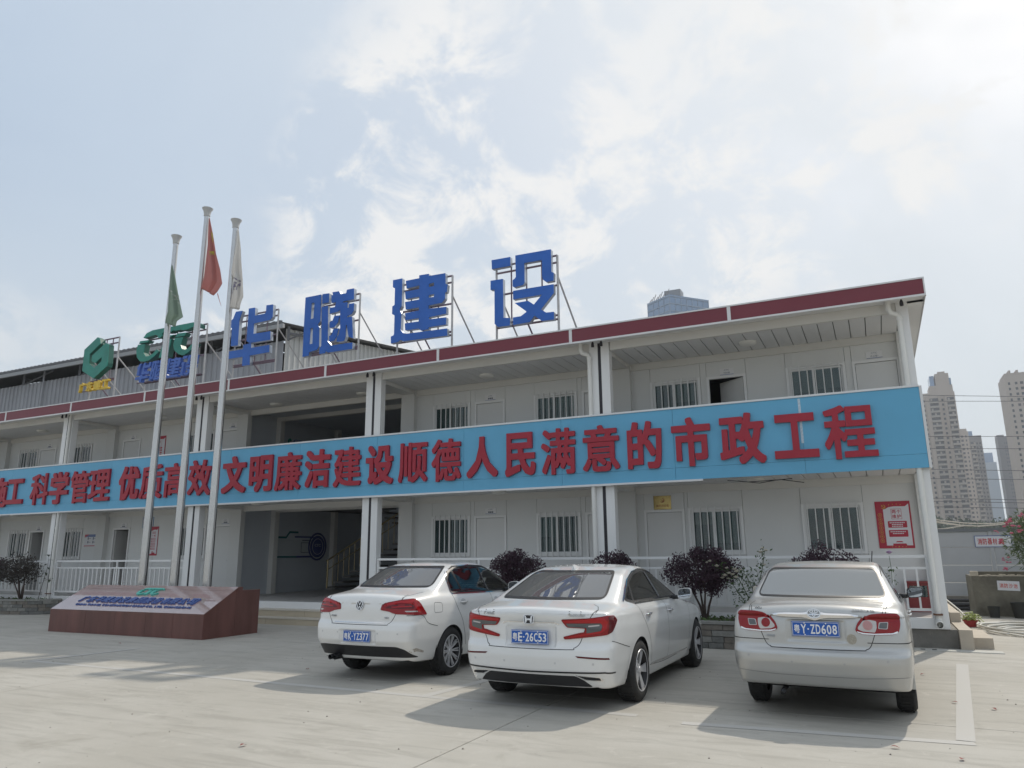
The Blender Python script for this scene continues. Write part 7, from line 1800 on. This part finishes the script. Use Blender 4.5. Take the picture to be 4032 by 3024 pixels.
# --- white saloon with the fastback roof, in the middle
acc = dict(label='white fastback saloon with hooked red tail lamps, parked in the middle', pos=(-4.43, -6.38), heading=0.5, paint=M_PAINT_W2,
    ends=(-1.07, 3.82), wheelbase=2.83, wheel_r=0.333, arch_r=0.375, hw=0.93, track=1.63, tyre_w=0.225, rim_r=0.225, rim=dict(n=5, set=[(-0.16, 0.05), (0.16, -0.05)], w0=0.016, w1=0.030), rim_mat=M_ALLOY,
    top=[(-1.12, 0.90), (-1.05, 1.035), (-1.0, 1.058), (-0.9, 1.07), (-0.58, 1.115), (0.25, 1.405), (0.55, 1.462), (0.95, 1.488), (1.3, 1.475), (1.6, 1.42), (2.45, 1.06), (2.65, 1.01), (3.3, 0.93), (3.65, 0.82), (3.85, 0.6)],
    top_sm=0.045, plan=[(-1.1, 0.855), (-0.6, 0.905), (0.0, 0.935), (0.8, 0.93), (2.0, 0.93), (2.9, 0.92), (3.4, 0.87), (3.85, 0.78)],
    sect=[(-0.85, -0.09), (-0.75, -0.055), (-0.55, -0.012), (-0.36, 0.0), (-0.20, -0.006), (-0.06, -0.03), (-0.01, -0.055), (0.03, -0.115), (0.43, -0.335), (0.8, -0.55)], belt=[(-1.1, 1.05), (0.0, 1.035), (1.2, 1.01), (2.5, 0.98), (3.8, 0.86)], k_st=0.10,
    rear=[(0.2, -0.90), (0.30, -0.96), (0.42, -1.03), (0.55, -1.045), (0.64, -1.035), (0.70, -0.985), (0.90, -0.99), (0.985, -1.045), (1.04, -1.05), (1.10, -0.98)],
    front=[(0.2, 3.7), (0.5, 3.82), (0.8, 3.76), (0.95, 3.5)], bot=[(-1.1, 0.27), (-0.7, 0.23), (0.6, 0.19), (3.0, 0.19), (3.8, 0.24)],
    rc=0.13, k_r=0.20, k_r2=0.10, k_z=0.99, dents=[(0.0, 0.755, 0.29, 0.105, 0.022)],
    rear_glass=[(-0.645, 1.125), (0.645, 1.125), (0.52, 1.405), (-0.52, 1.405)], glass_r=M_GLASS_REAR, glass_s=M_GLASS_DARK,
    windscreen=[(-0.66, 1.06), (0.66, 1.06), (0.55, 1.42), (-0.55, 1.42)],
    dlo_outline=[(-0.12, 1.105), (0.10, 1.062), (2.42, 1.025), (2.30, 1.10), (1.75, 1.315), (1.40, 1.388), (1.05, 1.402), (0.70, 1.372), (0.34, 1.29), (0.10, 1.20)],
    side_glass=[[(-0.09, 1.107), (0.11, 1.07), (0.27, 1.255), (0.10, 1.19)], [(0.17, 1.068), (1.22, 1.045), (1.18, 1.39), (1.05, 1.395), (0.70, 1.366), (0.37, 1.285)], [(1.32, 1.048), (2.40, 1.034), (2.29, 1.10), (1.74, 1.31), (1.40, 1.38), (1.28, 1.387)]],
    pillars=[[(0.14, 1.066), (0.33, 1.28)], [(1.27, 1.045), (1.23, 1.39)]],
    chrome=[([(-0.20, 1.085), (-0.14, 1.112), (0.09, 1.212), (0.33, 1.303), (0.69, 1.386), (1.05, 1.417), (1.40, 1.402), (1.76, 1.328)], 0.018), ([(0.12, 1.048), (2.42, 1.012)], 0.014)],
    lid=[(-0.70, 1.05), (0.70, 1.05), (0.62, 0.86), (0.50, 0.64), (-0.50, 0.64), (-0.62, 0.86)], lid_top=[(-0.72, -1.1), (0.72, -1.1), (0.70, -0.62), (-0.70, -0.62)],
    doors=[[(0.05, 1.06), (0.20, 0.90), (0.38, 0.66), (0.47, 0.36), (1.20, 0.30), (1.27, 1.06), (1.25, 1.45), (0.3, 1.45)], [(1.27, 0.30), (2.30, 0.30), (2.42, 0.6), (2.45, 1.05), (1.7, 1.45), (1.27, 1.45)]],
    bumper_z=[(0.0, 0.625), (0.50, 0.63), (0.60, 0.72), (0.72, 0.74), (1.0, 0.68)],
    gaps_side=[[(0.10, 1.045), (0.17, 0.93), (0.38, 0.66), (0.50, 0.36)], [(1.28, 1.05), (1.26, 0.7), (1.23, 0.30)], [(2.43, 1.03), (2.42, 0.7), (2.30, 0.34)], [(0.45, 0.33), (1.2, 0.30), (2.3, 0.33)], [(-0.80, 0.72), (-0.55, 0.66), (-0.36, 0.62)]],
    gaps_rear=[([(-0.715, 1.03), (-0.685, 0.985), (-0.62, 0.86), (-0.555, 0.70), (-0.50, 0.652), (-0.42, 0.637), (0.42, 0.637), (0.50, 0.652), (0.555, 0.70), (0.62, 0.86), (0.685, 0.985), (0.715, 1.03)], False)],
    gaps_top=[[(-0.718, -0.88), (-0.72, -0.80), (-0.67, -0.66), (-0.60, -0.60)], [(0.718, -0.88), (0.72, -0.80), (0.67, -0.66), (0.60, -0.60)]])
car_acc, cs = build_car(acc)
for s in (1, -1):
    a = 0.62
    base = [(-0.278, 0.939), (0.006, 0.955), (0.204, 0.976), (0.285, 0.973), (0.328, 0.924), (0.242, 0.811), (0.179, 0.785), (-0.067, 0.755), (-0.242, 0.735), (-0.253, 0.762), (-0.088, 0.807), (-0.043, 0.813), (-0.036, 0.849), (-0.217, 0.857), (-0.251, 0.903)]
    lamp_set(cs, car_acc, s, base, [
        ([(-0.225, 0.898), (0.117, 0.904), (0.134, 0.879), (0.119, 0.827), (-0.026, 0.800), (-0.024, 0.855), (-0.206, 0.863)], M_SMOKE, 0.0125, 'smoked_lens'),
        ([(-0.006, 0.878), (0.108, 0.890), (0.104, 0.876), (-0.006, 0.864)], M_CLEAR, 0.0145, 'clear_strip'),
        ([(0.276, 0.970), (0.320, 0.924), (0.242, 0.815), (0.186, 0.792), (0.21, 0.877), (0.203, 0.965)], M_REDD, 0.0125, 'dark_lens'),
        ([(-0.262, 0.930), (0.145, 0.955), (0.193, 0.922), (0.176, 0.845), (0.116, 0.806), (-0.20, 0.752), (-0.20, 0.764), (-0.032, 0.800), (0.120, 0.824), (0.138, 0.880), (0.117, 0.908), (-0.245, 0.910)], M_REDB, 0.0135, 'light_bar')], a, (M_RED,))
    # reflector strip and lower trim
    panel(cs, 'bumper_reflector', [(0.52, 0.578), (0.845, 0.560), (0.85, 0.542), (0.545, 0.560)] if s > 0 else mir([(0.52, 0.578), (0.845, 0.560), (0.85, 0.542), (0.545, 0.560)]), F_rear, M_REDD, car_acc, h=0.004)
ribbon_obj(cs, 'lower_trim', [([[(-0.86, 0.40), (-0.80, 0.415), (0.0, 0.405), (0.80, 0.415), (0.86, 0.40)]], 0.016, F_rear, dict(h=0.004))], M_BLACKP, car_acc)
panel(cs, 'diffuser', soft([(-0.58, 0.335), (-0.50, 0.375), (0.50, 0.375), (0.58, 0.335), (0.66, 0.265), (-0.66, 0.265)], 0.02), F_rear, M_BLACKP, car_acc, h=0.004)
for s in (1, -1):
    q = [(0.50, 0.385), (0.76, 0.365), (0.78, 0.325), (0.60, 0.335)]
    panel(cs, 'exhaust_finisher', soft(q if s > 0 else mir(q), 0.012), F_rear, M_CHROME, car_acc, h=0.004)
    q = [(0.53, 0.376), (0.745, 0.360), (0.755, 0.335), (0.61, 0.343)]
    panel(cs, 'exhaust_opening', soft(q if s > 0 else mir(q), 0.01), F_rear, M_UNDER, car_acc, h=0.006)
ribbon_obj(cs, 'lid_trim', [([[(-0.34, 0.885), (-0.28, 0.905), (0.28, 0.905), (0.34, 0.885)]], 0.012, F_rear, dict(h=0.004))], M_CHROME, car_acc)
plate(car_acc, ('粤', 'E', '26C53'), 0.0, -1.012, 0.749, 0.0)
badge_text(cs, car_acc, '广汽本田', -0.52, 0.985, 0.036, wmax=0.19); badge_text(cs, car_acc, 'ACCORD', 0.535, 0.980, 0.026, wmax=0.19, shear=0.25)
fr = flat_frame(cs, 0.0, 0.932, 0.024, 0.05)
mb = MB(); ro = soft([(-0.058, -0.048), (0.058, -0.048), (0.066, 0.05), (-0.066, 0.05)], 0.03); mb.prism([ro], 0.03, fr)
bd = mb.build('brand_badge', M_CHROME, car_acc)
fr2 = flat_frame(cs, 0.0, 0.932, 0.025500000000000002, 0.05); mb = MB(); mb.prism([ro*0.86], 0.003, fr2); mb.build('badge_field', M_BLACKP, bd)
fr3 = flat_frame(cs, 0.0, 0.932, 0.028, 0.05); mb = MB(); mb.prism([[(-0.040, -0.036), (-0.024, -0.036), (-0.015, -0.008), (0.015, -0.008), (0.024, -0.036), (0.040, -0.036), (0.046, 0.038), (0.031, 0.038), (0.022, 0.010), (-0.022, 0.010), (-0.031, 0.038), (-0.046, 0.038)]], 0.003, fr3)
mb.build('badge_letter', M_CHROME, bd)
mb = MB(); mb.add([(-0.03, 0.30, 1.405), (0.03, 0.30, 1.405), (0.022, 0.52, 1.455), (-0.022, 0.52, 1.455), (0.0, 0.31, 1.485), (0.0, 0.36, 1.49), (0.0, 0.50, 1.462)], [(0, 1, 4), (1, 2, 6, 5), (1, 5, 4), (0, 4, 5), (0, 5, 6, 3), (2, 3, 6)])
mb.build('roof_aerial', M_PAINT_W2, car_acc, smooth=True, auto=35)
for s in (1, -1):
    handle(cs, car_acc, s, 0.42, 0.915, M_CHROME); handle(cs, car_acc, s, 1.42, 0.895, M_CHROME)
    mirror(cs, car_acc, s, 1.78, 1.08, M_PAINT_W2)
    ribbon_obj(cs, 'sill_trim', [([[(0.50, 0.335), (1.4, 0.325), (2.3, 0.315)]], 0.02, F_right if s > 0 else F_left, dict(h=0.004))], M_CHROME, car_acc)
mb = MB()
for x in (-0.70, -0.30, 0.30, 0.70):
    fr = surf_frame(cs, x, 0.50, 0.002); mb.prism([[(0.012*math.cos(t), 0.012*math.sin(t)) for t in np.linspace(0, 2*math.pi, 13)[:-1]]], 0.003, fr)
mb.build('parking_sensor', mat('sensor_ring', (0.55, 0.55, 0.55), 0.4), car_acc, kind='stuff')

# --- silver saloon on the right
cor = dict(label='silver saloon with big round eyed tail lamps, rightmost of the parked cars', pos=(-1.575, -5.80), heading=1.2, paint=M_PAINT_S,
    ends=(-1.04, 3.5), wheelbase=2.6, wheel_r=0.305, arch_r=0.345, hw=0.855, track=1.46, tyre_w=0.19, rim_r=0.195, rim=dict(n=6, set=[(0, 0.0)], w0=0.03, w1=0.045), rim_mat=M_ALLOY,
    top=[(-1.06, 0.95), (-0.99, 1.06), (-0.93, 1.088), (-0.8, 1.108), (-0.45, 1.128), (-0.32, 1.145), (0.20, 1.435), (0.42, 1.485), (0.9, 1.512), (1.3, 1.50), (1.65, 1.42), (2.4, 1.07), (2.6, 1.02), (3.3, 0.90), (3.5, 0.7)],
    top_sm=0.035, plan=[(-1.05, 0.825), (-0.6, 0.845), (0.0, 0.858), (1.0, 0.86), (2.4, 0.855), (3.0, 0.82), (3.5, 0.72)],
    sect=[(-0.85, -0.075), (-0.75, -0.05), (-0.55, -0.012), (-0.36, 0.0), (-0.20, -0.006), (-0.05, -0.028), (0.0, -0.05), (0.03, -0.075), (0.45, -0.275), (0.8, -0.45)], belt=[(-1.1, 1.04), (0.0, 1.05), (1.2, 1.03), (2.5, 1.0), (3.5, 0.86)], k_st=0.10,
    rear=[(0.2, -0.86), (0.33, -0.94), (0.45, -1.0), (0.56, -1.03), (0.645, -1.03), (0.672, -0.985), (0.70, -0.955), (0.95, -0.945), (1.04, -0.935), (1.10, -0.90)],
    front=[(0.2, 3.4), (0.5, 3.5), (0.8, 3.42), (0.95, 3.2)], bot=[(-1.05, 0.335), (-0.7, 0.30), (0.6, 0.22), (3.0, 0.20), (3.5, 0.24)],
    rc=0.075, k_r=0.22, k_r2=0.13, k_z=0.99, dents=[(0.0, 0.85, 0.27, 0.10, 0.012)],
    rear_glass=[(-0.655, 1.148), (0.655, 1.148), (0.56, 1.435), (-0.56, 1.435)], glass_r=M_GLASS_FILM, glass_s=M_GLASS_DARK,
    windscreen=[(-0.62, 1.07), (0.62, 1.07), (0.53, 1.44), (-0.53, 1.44)],
    dlo_outline=[(0.08, 1.10), (0.40, 1.075), (2.30, 1.045), (2.2, 1.10), (1.72, 1.345), (1.35, 1.425), (0.95, 1.435), (0.55, 1.40), (0.22, 1.25)],
    side_glass=[[(0.40, 1.085), (1.14, 1.07), (1.12, 1.428), (0.95, 1.43), (0.56, 1.395), (0.42, 1.34)], [(1.22, 1.065), (2.28, 1.05), (2.2, 1.10), (1.71, 1.34), (1.35, 1.42), (1.20, 1.425)], [(0.10, 1.105), (0.34, 1.088), (0.36, 1.32), (0.22, 1.235)]],
    pillars=[[(0.37, 1.08), (0.39, 1.345)], [(1.18, 1.065), (1.16, 1.43)]],
    lid=[(-0.66, 1.12), (0.66, 1.12), (0.60, 0.95), (0.53, 0.78), (0.50, 0.69), (-0.50, 0.69), (-0.53, 0.78), (-0.60, 0.95)], lid_top=[(-0.67, -1.1), (0.67, -1.1), (0.67, -0.36), (-0.67, -0.36)],
    doors=[[(0.1, 1.10), (0.30, 0.75), (0.42, 0.36), (1.12, 0.30), (1.17, 1.06), (1.17, 1.48), (0.25, 1.48)], [(1.17, 0.30), (2.15, 0.30), (2.28, 0.6), (2.32, 1.05), (1.7, 1.48), (1.17, 1.48)]],
    bumper_z=[(0.0, 0.682), (0.44, 0.69), (0.50, 0.753), (1.0, 0.753)], seal=0.016,
    gaps_side=[[(0.36, 1.08), (0.34, 0.9), (0.38, 0.62), (0.43, 0.34)], [(1.18, 1.06), (1.16, 0.7), (1.13, 0.30)], [(2.31, 1.04), (2.28, 0.7), (2.15, 0.32)], [(-0.95, 0.755), (-0.6, 0.752), (-0.36, 0.66)]],
    gaps_rear=[([(-0.635, 1.075), (-0.61, 1.02), (-0.535, 0.845), (-0.485, 0.725), (-0.44, 0.692), (-0.36, 0.683), (0.36, 0.683), (0.44, 0.692), (0.485, 0.725), (0.535, 0.845), (0.61, 1.02), (0.635, 1.075)], False), ([(-0.84, 0.755), (-0.51, 0.755)], False), ([(0.51, 0.755), (0.84, 0.755)], False)],
    gaps_top=[[(-0.64, -0.90), (-0.66, -0.6), (-0.655, -0.36)], [(0.64, -0.90), (0.66, -0.6), (0.655, -0.36)], [(-0.62, 0.20), (-0.60, 0.6), (-0.58, 1.3)], [(0.62, 0.20), (0.60, 0.6), (0.58, 1.3)]])
car_cor, cs = build_car(cor)
for s in (1, -1):
    a = 0.35
    base = [(0.018, 0.873), (0.041, 0.932), (0.091, 0.986), (0.166, 1.016), (0.25, 1.024), (0.411, 1.023), (0.432, 1.0), (0.420, 0.925), (0.395, 0.859), (0.345, 0.835), (0.183, 0.828), (0.077, 0.832), (0.030, 0.85)]
    segs = [([(0.030, 0.862), (0.085, 0.848), (0.183, 0.842), (0.340, 0.850), (0.385, 0.868), (0.385, 0.852), (0.34, 0.838), (0.183, 0.831), (0.08, 0.835), (0.035, 0.852)], M_CHROME, 0.0125, 'lower_strip'),
            ([(0.045, 0.898), (0.094, 0.957), (0.150, 0.966), (0.212, 0.955), (0.206, 0.893), (0.186, 0.852), (0.081, 0.861), (0.043, 0.879)], M_CLEAR, 0.0120, 'clear_lens'),
            ([(0.233, 0.945), (0.317, 0.949), (0.299, 0.883), (0.217, 0.887)], M_CLEAR, 0.0125, 'reversing_lens'),
            ([(0.240, 0.940), (0.309, 0.943), (0.293, 0.889), (0.224, 0.892)], M_SMOKE, 0.0140, 'reversing_bulb'),
            ([(0.130+0.043*math.cos(t), 0.916+0.044*math.sin(t)) for t in np.linspace(0, 2*math.pi, 20)[:-1]], M_RED if s < 0 else M_PINKCL, 0.0150, 'round_lens')]
    o = lamp_set(cs, car_cor, s, base, segs, a, (M_RED,))
plate(car_cor, ('粤', 'Y', 'ZD608'), 0.0, -0.962, 0.870, 0.0)
bx('plate_frame', mat('grey_plastic', (0.35, 0.36, 0.37), 0.4), car_cor, -0.232, 0.232, -0.955, -0.948, 0.79, 0.95, 0.004)
# chrome bar above the plate with the oval emblem
mb = MB(); n = 25; vs = []
for i in range(n):
    t = i/(n-1)*2-1; x = t*0.40; fr = flat_frame(cs, x, 1.0, 0.004, 0.05)
    e = (1-abs(t)**6)
    hgt = 0.022*(0.35+0.65*e) + 0.03*math.exp(-(t/0.16)**2)
    for (v_, d_) in ((hgt, 0.004), (hgt*0.3, 0.03*e+0.005), (-hgt*0.9, 0.022*e+0.004), (-hgt, 0.0)):
        vs.append(fr(0, v_, -d_))
mb.add(vs, [(i*4+k, (i+1)*4+k, (i+1)*4+k+1, i*4+k+1) for i in range(n-1) for k in range(3)])
mb.build('chrome_garnish', M_CHROME, car_cor, smooth=True, auto=60)
def oval(rx, rz, cx=0, cz=0, n=24): return [(cx+rx*math.cos(t), cz+rz*math.sin(t)) for t in np.linspace(0, 2*math.pi, n+1)[:-1]]
fr = flat_frame(cs, 0.0, 1.018, 0.040, 0.1)
mb = MB(); mb.prism([oval(0.066, 0.046)], 0.02, fr); bd = mb.build('brand_badge', mat('badge_grey', (0.32, 0.33, 0.34), 0.25, metal=0.8), car_cor)
fr = flat_frame(cs, 0.0, 1.018, 0.044, 0.1); mb = MB()
mb.prism([oval(0.066, 0.046), oval(0.057, 0.038)], 0.005, fr); mb.prism([oval(0.040, 0.018, 0, 0.017), oval(0.033, 0.011, 0, 0.017)], 0.005, fr); mb.prism([oval(0.016, 0.036), oval(0.009, 0.029)], 0.0045, fr)
mb.build('badge_rings', M_CHROME, bd)
badge_text(cs, car_cor, 'COROLLA EX', 0.445, 1.050, 0.024, wmax=0.27, shear=0.15); badge_text(cs, car_cor, '一汽丰田', -0.445, 0.79, 0.024, wmax=0.11); badge_text(cs, car_cor, 'VVT-i', -0.55, 1.055, 0.022, wmax=0.09, m=MATS['badge_grey'])
panel(cs, 'sticker_trace', [(0.322+0.045*math.cos(t), 0.785+0.048*math.sin(t)) for t in np.linspace(0, 2*math.pi, 22)[:-1]], F_rear, mat('old_sticker', (0.36, 0.33, 0.27), 0.7, var=0.2, vscale=60), car_cor, h=0.0012, skirt=0.002)
ribbon_obj(cs, 'crease_shade_line', [([[(-0.80, 0.455), (-0.4, 0.432), (0.4, 0.432), (0.80, 0.455)]], 0.006, F_rear, dict(h=0.001))], mat('crease_shade', (0.25, 0.25, 0.25), 0.5), car_cor)  # grey line on the smooth bumper, painting in the shade of a crease
for s in (1, -1):
    handle(cs, car_cor, s, 0.52, 0.93, M_CHROME); handle(cs, car_cor, s, 1.34, 0.91, M_CHROME)
    mirror(cs, car_cor, s, 1.72, 1.11, M_TRIM, 0.19, 0.135)
    # mud flap behind each rear wheel
    MB().box(s*0.62, s*0.83, -0.37, -0.355, 0.27, 0.45).build('mud_flap', M_PAINT_S, car_cor, bevel=0.02)
MB().tube([(-0.36, -0.70, 0.27), (-0.36, -0.93, 0.255)], 0.026, 10).build('exhaust_pipe', M_RIMDARK, car_cor, smooth=True)
MB().tube([(0.50, 1.45, 1.49), (0.52, 1.38, 1.62)], 0.006, 6).build('roof_aerial', M_TRIM, car_cor)
mb = MB()
for x in (-0.66, -0.24, 0.24, 0.62):
    fr = surf_frame(cs, x, 0.60 if abs(x) > 0.5 else 0.56, 0.002); mb.prism([oval(0.011, 0.011, n=12)], 0.003, fr)
mb.build('parking_sensor', mat('sensor_grey', (0.40, 0.40, 0.40), 0.4), car_cor, kind='stuff')

# --- white notchback saloon on the left
bor = dict(label='white notchback saloon with multi spoke wheels, leftmost of the parked cars', pos=(-7.31, -5.60), heading=0.5, paint=M_PAINT_W,
    ends=(-1.06, 3.57), wheelbase=2.614, wheel_r=0.318, arch_r=0.362, hw=0.865, track=1.51, tyre_w=0.205, rim_r=0.215, rim=dict(n=10, set=[(-0.085, 0.0), (0.085, 0.0)], w0=0.007, w1=0.010), rim_mat=M_ALLOY,
    top=[(-1.05, 0.98), (-0.98, 1.085), (-0.93, 1.11), (-0.85, 1.122), (-0.45, 1.165), (-0.36, 1.185), (0.24, 1.445), (0.5, 1.50), (0.95, 1.522), (1.3, 1.51), (1.65, 1.43), (2.45, 1.08), (2.65, 1.03), (3.3, 0.92), (3.57, 0.7)],
    top_sm=0.04, plan=[(-1.05, 0.79), (-0.6, 0.838), (0.0, 0.866), (1.0, 0.872), (2.4, 0.868), (3.0, 0.84), (3.6, 0.74)],
    sect=[(-0.85, -0.08), (-0.75, -0.05), (-0.55, -0.012), (-0.36, 0.0), (-0.22, -0.004), (-0.10, -0.02), (-0.02, -0.055), (0.03, -0.110), (0.45, -0.320), (0.8, -0.50)], belt=[(-1.1, 1.08), (0.0, 1.07), (1.2, 1.05), (2.5, 1.0), (3.5, 0.88)], k_st=0.10,
    rear=[(0.2, -0.84), (0.32, -0.90), (0.42, -0.97), (0.52, -1.035), (0.66, -1.04), (0.73, -1.02), (0.76, -0.985), (0.95, -0.985), (1.06, -0.965), (1.12, -0.93)],
    front=[(0.2, 3.45), (0.5, 3.57), (0.8, 3.5), (0.95, 3.25)], bot=[(-1.05, 0.29), (-0.7, 0.25), (0.6, 0.20), (3.0, 0.20), (3.6, 0.24)],
    rc=0.11, k_r=0.20, k_r2=0.12, k_z=0.99, dents=[(0.0, 0.57, 0.29, 0.085, 0.018)],
    rear_glass=[(-0.625, 1.185), (0.625, 1.185), (0.50, 1.448), (-0.50, 1.448)], glass_r=M_GLASS_REAR, glass_s=M_GLASS,
    windscreen=[(-0.64, 1.09), (0.64, 1.09), (0.54, 1.45), (-0.54, 1.45)],
    dlo_outline=[(0.12, 1.088), (2.36, 1.035), (2.25, 1.09), (1.75, 1.34), (1.40, 1.43), (0.95, 1.452), (0.48, 1.435), (0.26, 1.37), (0.15, 1.27)],
    side_glass=[[(0.14, 1.096), (0.42, 1.088), (0.35, 1.385), (0.27, 1.37), (0.16, 1.27)], [(0.46, 1.088), (1.18, 1.072), (1.15, 1.442), (0.95, 1.446), (0.50, 1.43), (0.40, 1.405)], [(1.26, 1.07), (2.34, 1.04), (2.24, 1.09), (1.74, 1.335), (1.40, 1.424), (1.22, 1.438)]],
    pillars=[[(0.44, 1.09), (0.375, 1.40)], [(1.22, 1.07), (1.185, 1.44)]],
    chrome=[([(0.10, 1.076), (0.13, 1.275), (0.245, 1.382), (0.48, 1.447), (0.95, 1.464)], 0.012), ([(0.10, 1.075), (2.36, 1.024)], 0.012)],
    lid=[(-0.66, 1.14), (0.66, 1.14), (0.60, 0.95), (0.52, 0.84), (0.46, 0.74), (-0.46, 0.74), (-0.52, 0.84), (-0.60, 0.95)], lid_top=[(-0.68, -1.1), (0.68, -1.1), (0.66, -0.42), (-0.66, -0.42)],
    doors=[[(0.08, 1.10), (0.14, 0.93), (0.28, 0.69), (0.42, 0.36), (1.17, 0.30), (1.22, 1.06), (1.22, 1.48), (0.3, 1.48)], [(1.22, 0.30), (2.2, 0.30), (2.35, 0.6), (2.38, 1.05), (1.7, 1.48), (1.22, 1.48)]],
    bumper_z=[(0.0, 0.735), (0.44, 0.735), (0.52, 0.83), (0.7, 0.83), (1.0, 0.70)],
    gaps_side=[[(0.10, 1.075), (0.13, 0.93), (0.29, 0.69), (0.43, 0.36)], [(1.23, 1.05), (1.20, 0.7), (1.17, 0.30)], [(2.37, 1.03), (2.34, 0.7), (2.2, 0.32)], [(-0.90, 0.845), (-0.70, 0.84), (-0.58, 0.735), (-0.36, 0.68)]],
    gaps_rear=[([(-0.60, 1.10), (-0.60, 1.03), (-0.575, 0.92), (-0.52, 0.80), (-0.46, 0.738), (-0.38, 0.726), (0.38, 0.726), (0.46, 0.738), (0.52, 0.80), (0.575, 0.92), (0.60, 1.03), (0.60, 1.10)], False)],
    gaps_top=[[(-0.60, -0.90), (-0.64, -0.7), (-0.655, -0.44)], [(0.60, -0.90), (0.64, -0.7), (0.655, -0.44)]])
car_bor, cs = build_car(bor)
for s in (1, -1):
    a = 0.55
    base = [(-0.225, 0.912), (-0.20, 0.984), (-0.125, 1.01), (0.044, 1.039), (0.209, 1.054), (0.251, 1.041), (0.308, 0.985), (0.389, 0.845), (0.135, 0.858), (-0.018, 0.863), (-0.075, 0.881), (-0.104, 0.894)]
    lamp_set(cs, car_bor, s, base, [
        ([(-0.185, 0.958), (-0.15, 0.992), (0.045, 1.026), (0.211, 1.035), (0.262, 0.973), (0.308, 0.885), (0.275, 0.885), (0.212, 0.992), (0.046, 1.003), (-0.135, 0.968)], M_REDB, 0.0125, 'light_bar'),
        ([(-0.125, 0.958), (0.046, 0.990), (0.205, 0.978), (0.225, 0.935), (0.05, 0.930), (-0.16, 0.935)], M_REDD, 0.0125, 'dark_lens'),
        ([(-0.08, 0.955), (0.19, 0.966), (0.197, 0.952), (-0.07, 0.942)], M_REDB, 0.0140, 'light_line'),
        ([(0.10, 0.905), (0.26, 0.905), (0.27, 0.890), (0.12, 0.890)], M_CLEAR, 0.0125, 'clear_strip')], a, (M_RED,))
panel(cs, 'diffuser', soft([(-0.72, 0.445), (-0.60, 0.455), (0.58, 0.455), (0.68, 0.42), (0.78, 0.315), (-0.74, 0.315), (-0.73, 0.40)], 0.03), F_rear, M_BLACKP, car_bor, h=0.005)
for x in (-0.46, -0.38): MB().lathe([(0.03, -1.0), (0.034, -0.995), (0.034, -0.8), (0.028, -0.8), (0.028, -0.99), (0.03, -1.0)], 'y', 14, (x, 0.0, 0.29)).build('exhaust_pipe', M_RIMDARK, car_bor, smooth=True)
plate(car_bor, ('粤', 'K', 'YZ377'), 0.0, -1.038, 0.575, 0.0)
fr = flat_frame(cs, 0.0, 0.965, 0.014, 0.1); mb = MB(); mb.prism([oval(0.062, 0.062)], 0.01, fr); bd = mb.build('brand_badge', M_BLACKP, car_bor)
fr = flat_frame(cs, 0.0, 0.965, 0.018, 0.1); mb = MB(); mb.prism([oval(0.064, 0.064), oval(0.055, 0.055)], 0.006, fr)
def stroke(a, b, w=0.010):
    d = np.array(b)-np.array(a); n = np.array([-d[1], d[0]])/np.hypot(*d)*w/2; a = np.array(a); b = np.array(b); return [a-n, b-n, b+n, a+n]
for a, b in (((-0.024, 0.050), (0.0, 0.006)), ((0.0, 0.006), (0.024, 0.050)), ((-0.048, 0.026), (-0.020, -0.046)), ((-0.020, -0.046), (0.0, -0.006)), ((0.0, -0.006), (0.020, -0.046)), ((0.020, -0.046), (0.048, 0.026))):
    mb.prism([[tuple(p) for p in stroke(a, b)]], 0.005, fr)
mb.build('badge_rings', M_CHROME, bd)
badge_text(cs, car_bor, '一汽-大众', -0.46, 0.825, 0.026, wmax=0.16)
badge_text(cs, car_bor, '宝来 A', 0.43, 0.815, 0.022, wmax=0.14)
ribbon_obj(cs, 'fuel_flap_edge', [([soft([(-0.44, 0.855), (-0.24, 0.852), (-0.23, 0.975), (-0.42, 0.99)], 0.04)], 0.005, F_right, dict(closed=True))], M_GAP, car_bor)
ribbon_obj(cs, 'lid_trim', [([[(-0.42, 0.748), (0.42, 0.748)]], 0.008, F_rear, dict(h=0.004))], M_CHROME, car_bor)
panel(cs, 'paint_scrape', [(-0.86, 0.375), (-0.85, 0.42), (-0.78, 0.435), (-0.62, 0.385), (-0.62, 0.36), (-0.76, 0.39)], F_right, mat('scraped_paint', (0.42, 0.38, 0.33), 0.8, var=0.4, vscale=60), car_bor, h=0.001, skirt=0.002)
for s in (1, -1):
    handle(cs, car_bor, s, 0.34, 0.955, M_PAINT_W); handle(cs, car_bor, s, 1.36, 0.935, M_PAINT_W)
    mirror(cs, car_bor, s, 1.75, 1.12, M_PAINT_W)
mb = MB()
for x in (-0.62, -0.33, 0.33, 0.62):
    fr = surf_frame(cs, x, 0.62, 0.002); mb.prism([oval(0.012, 0.012, n=12)], 0.003, fr)
mb.build('parking_sensor', MATS['sensor_ring'], car_bor, kind='stuff')
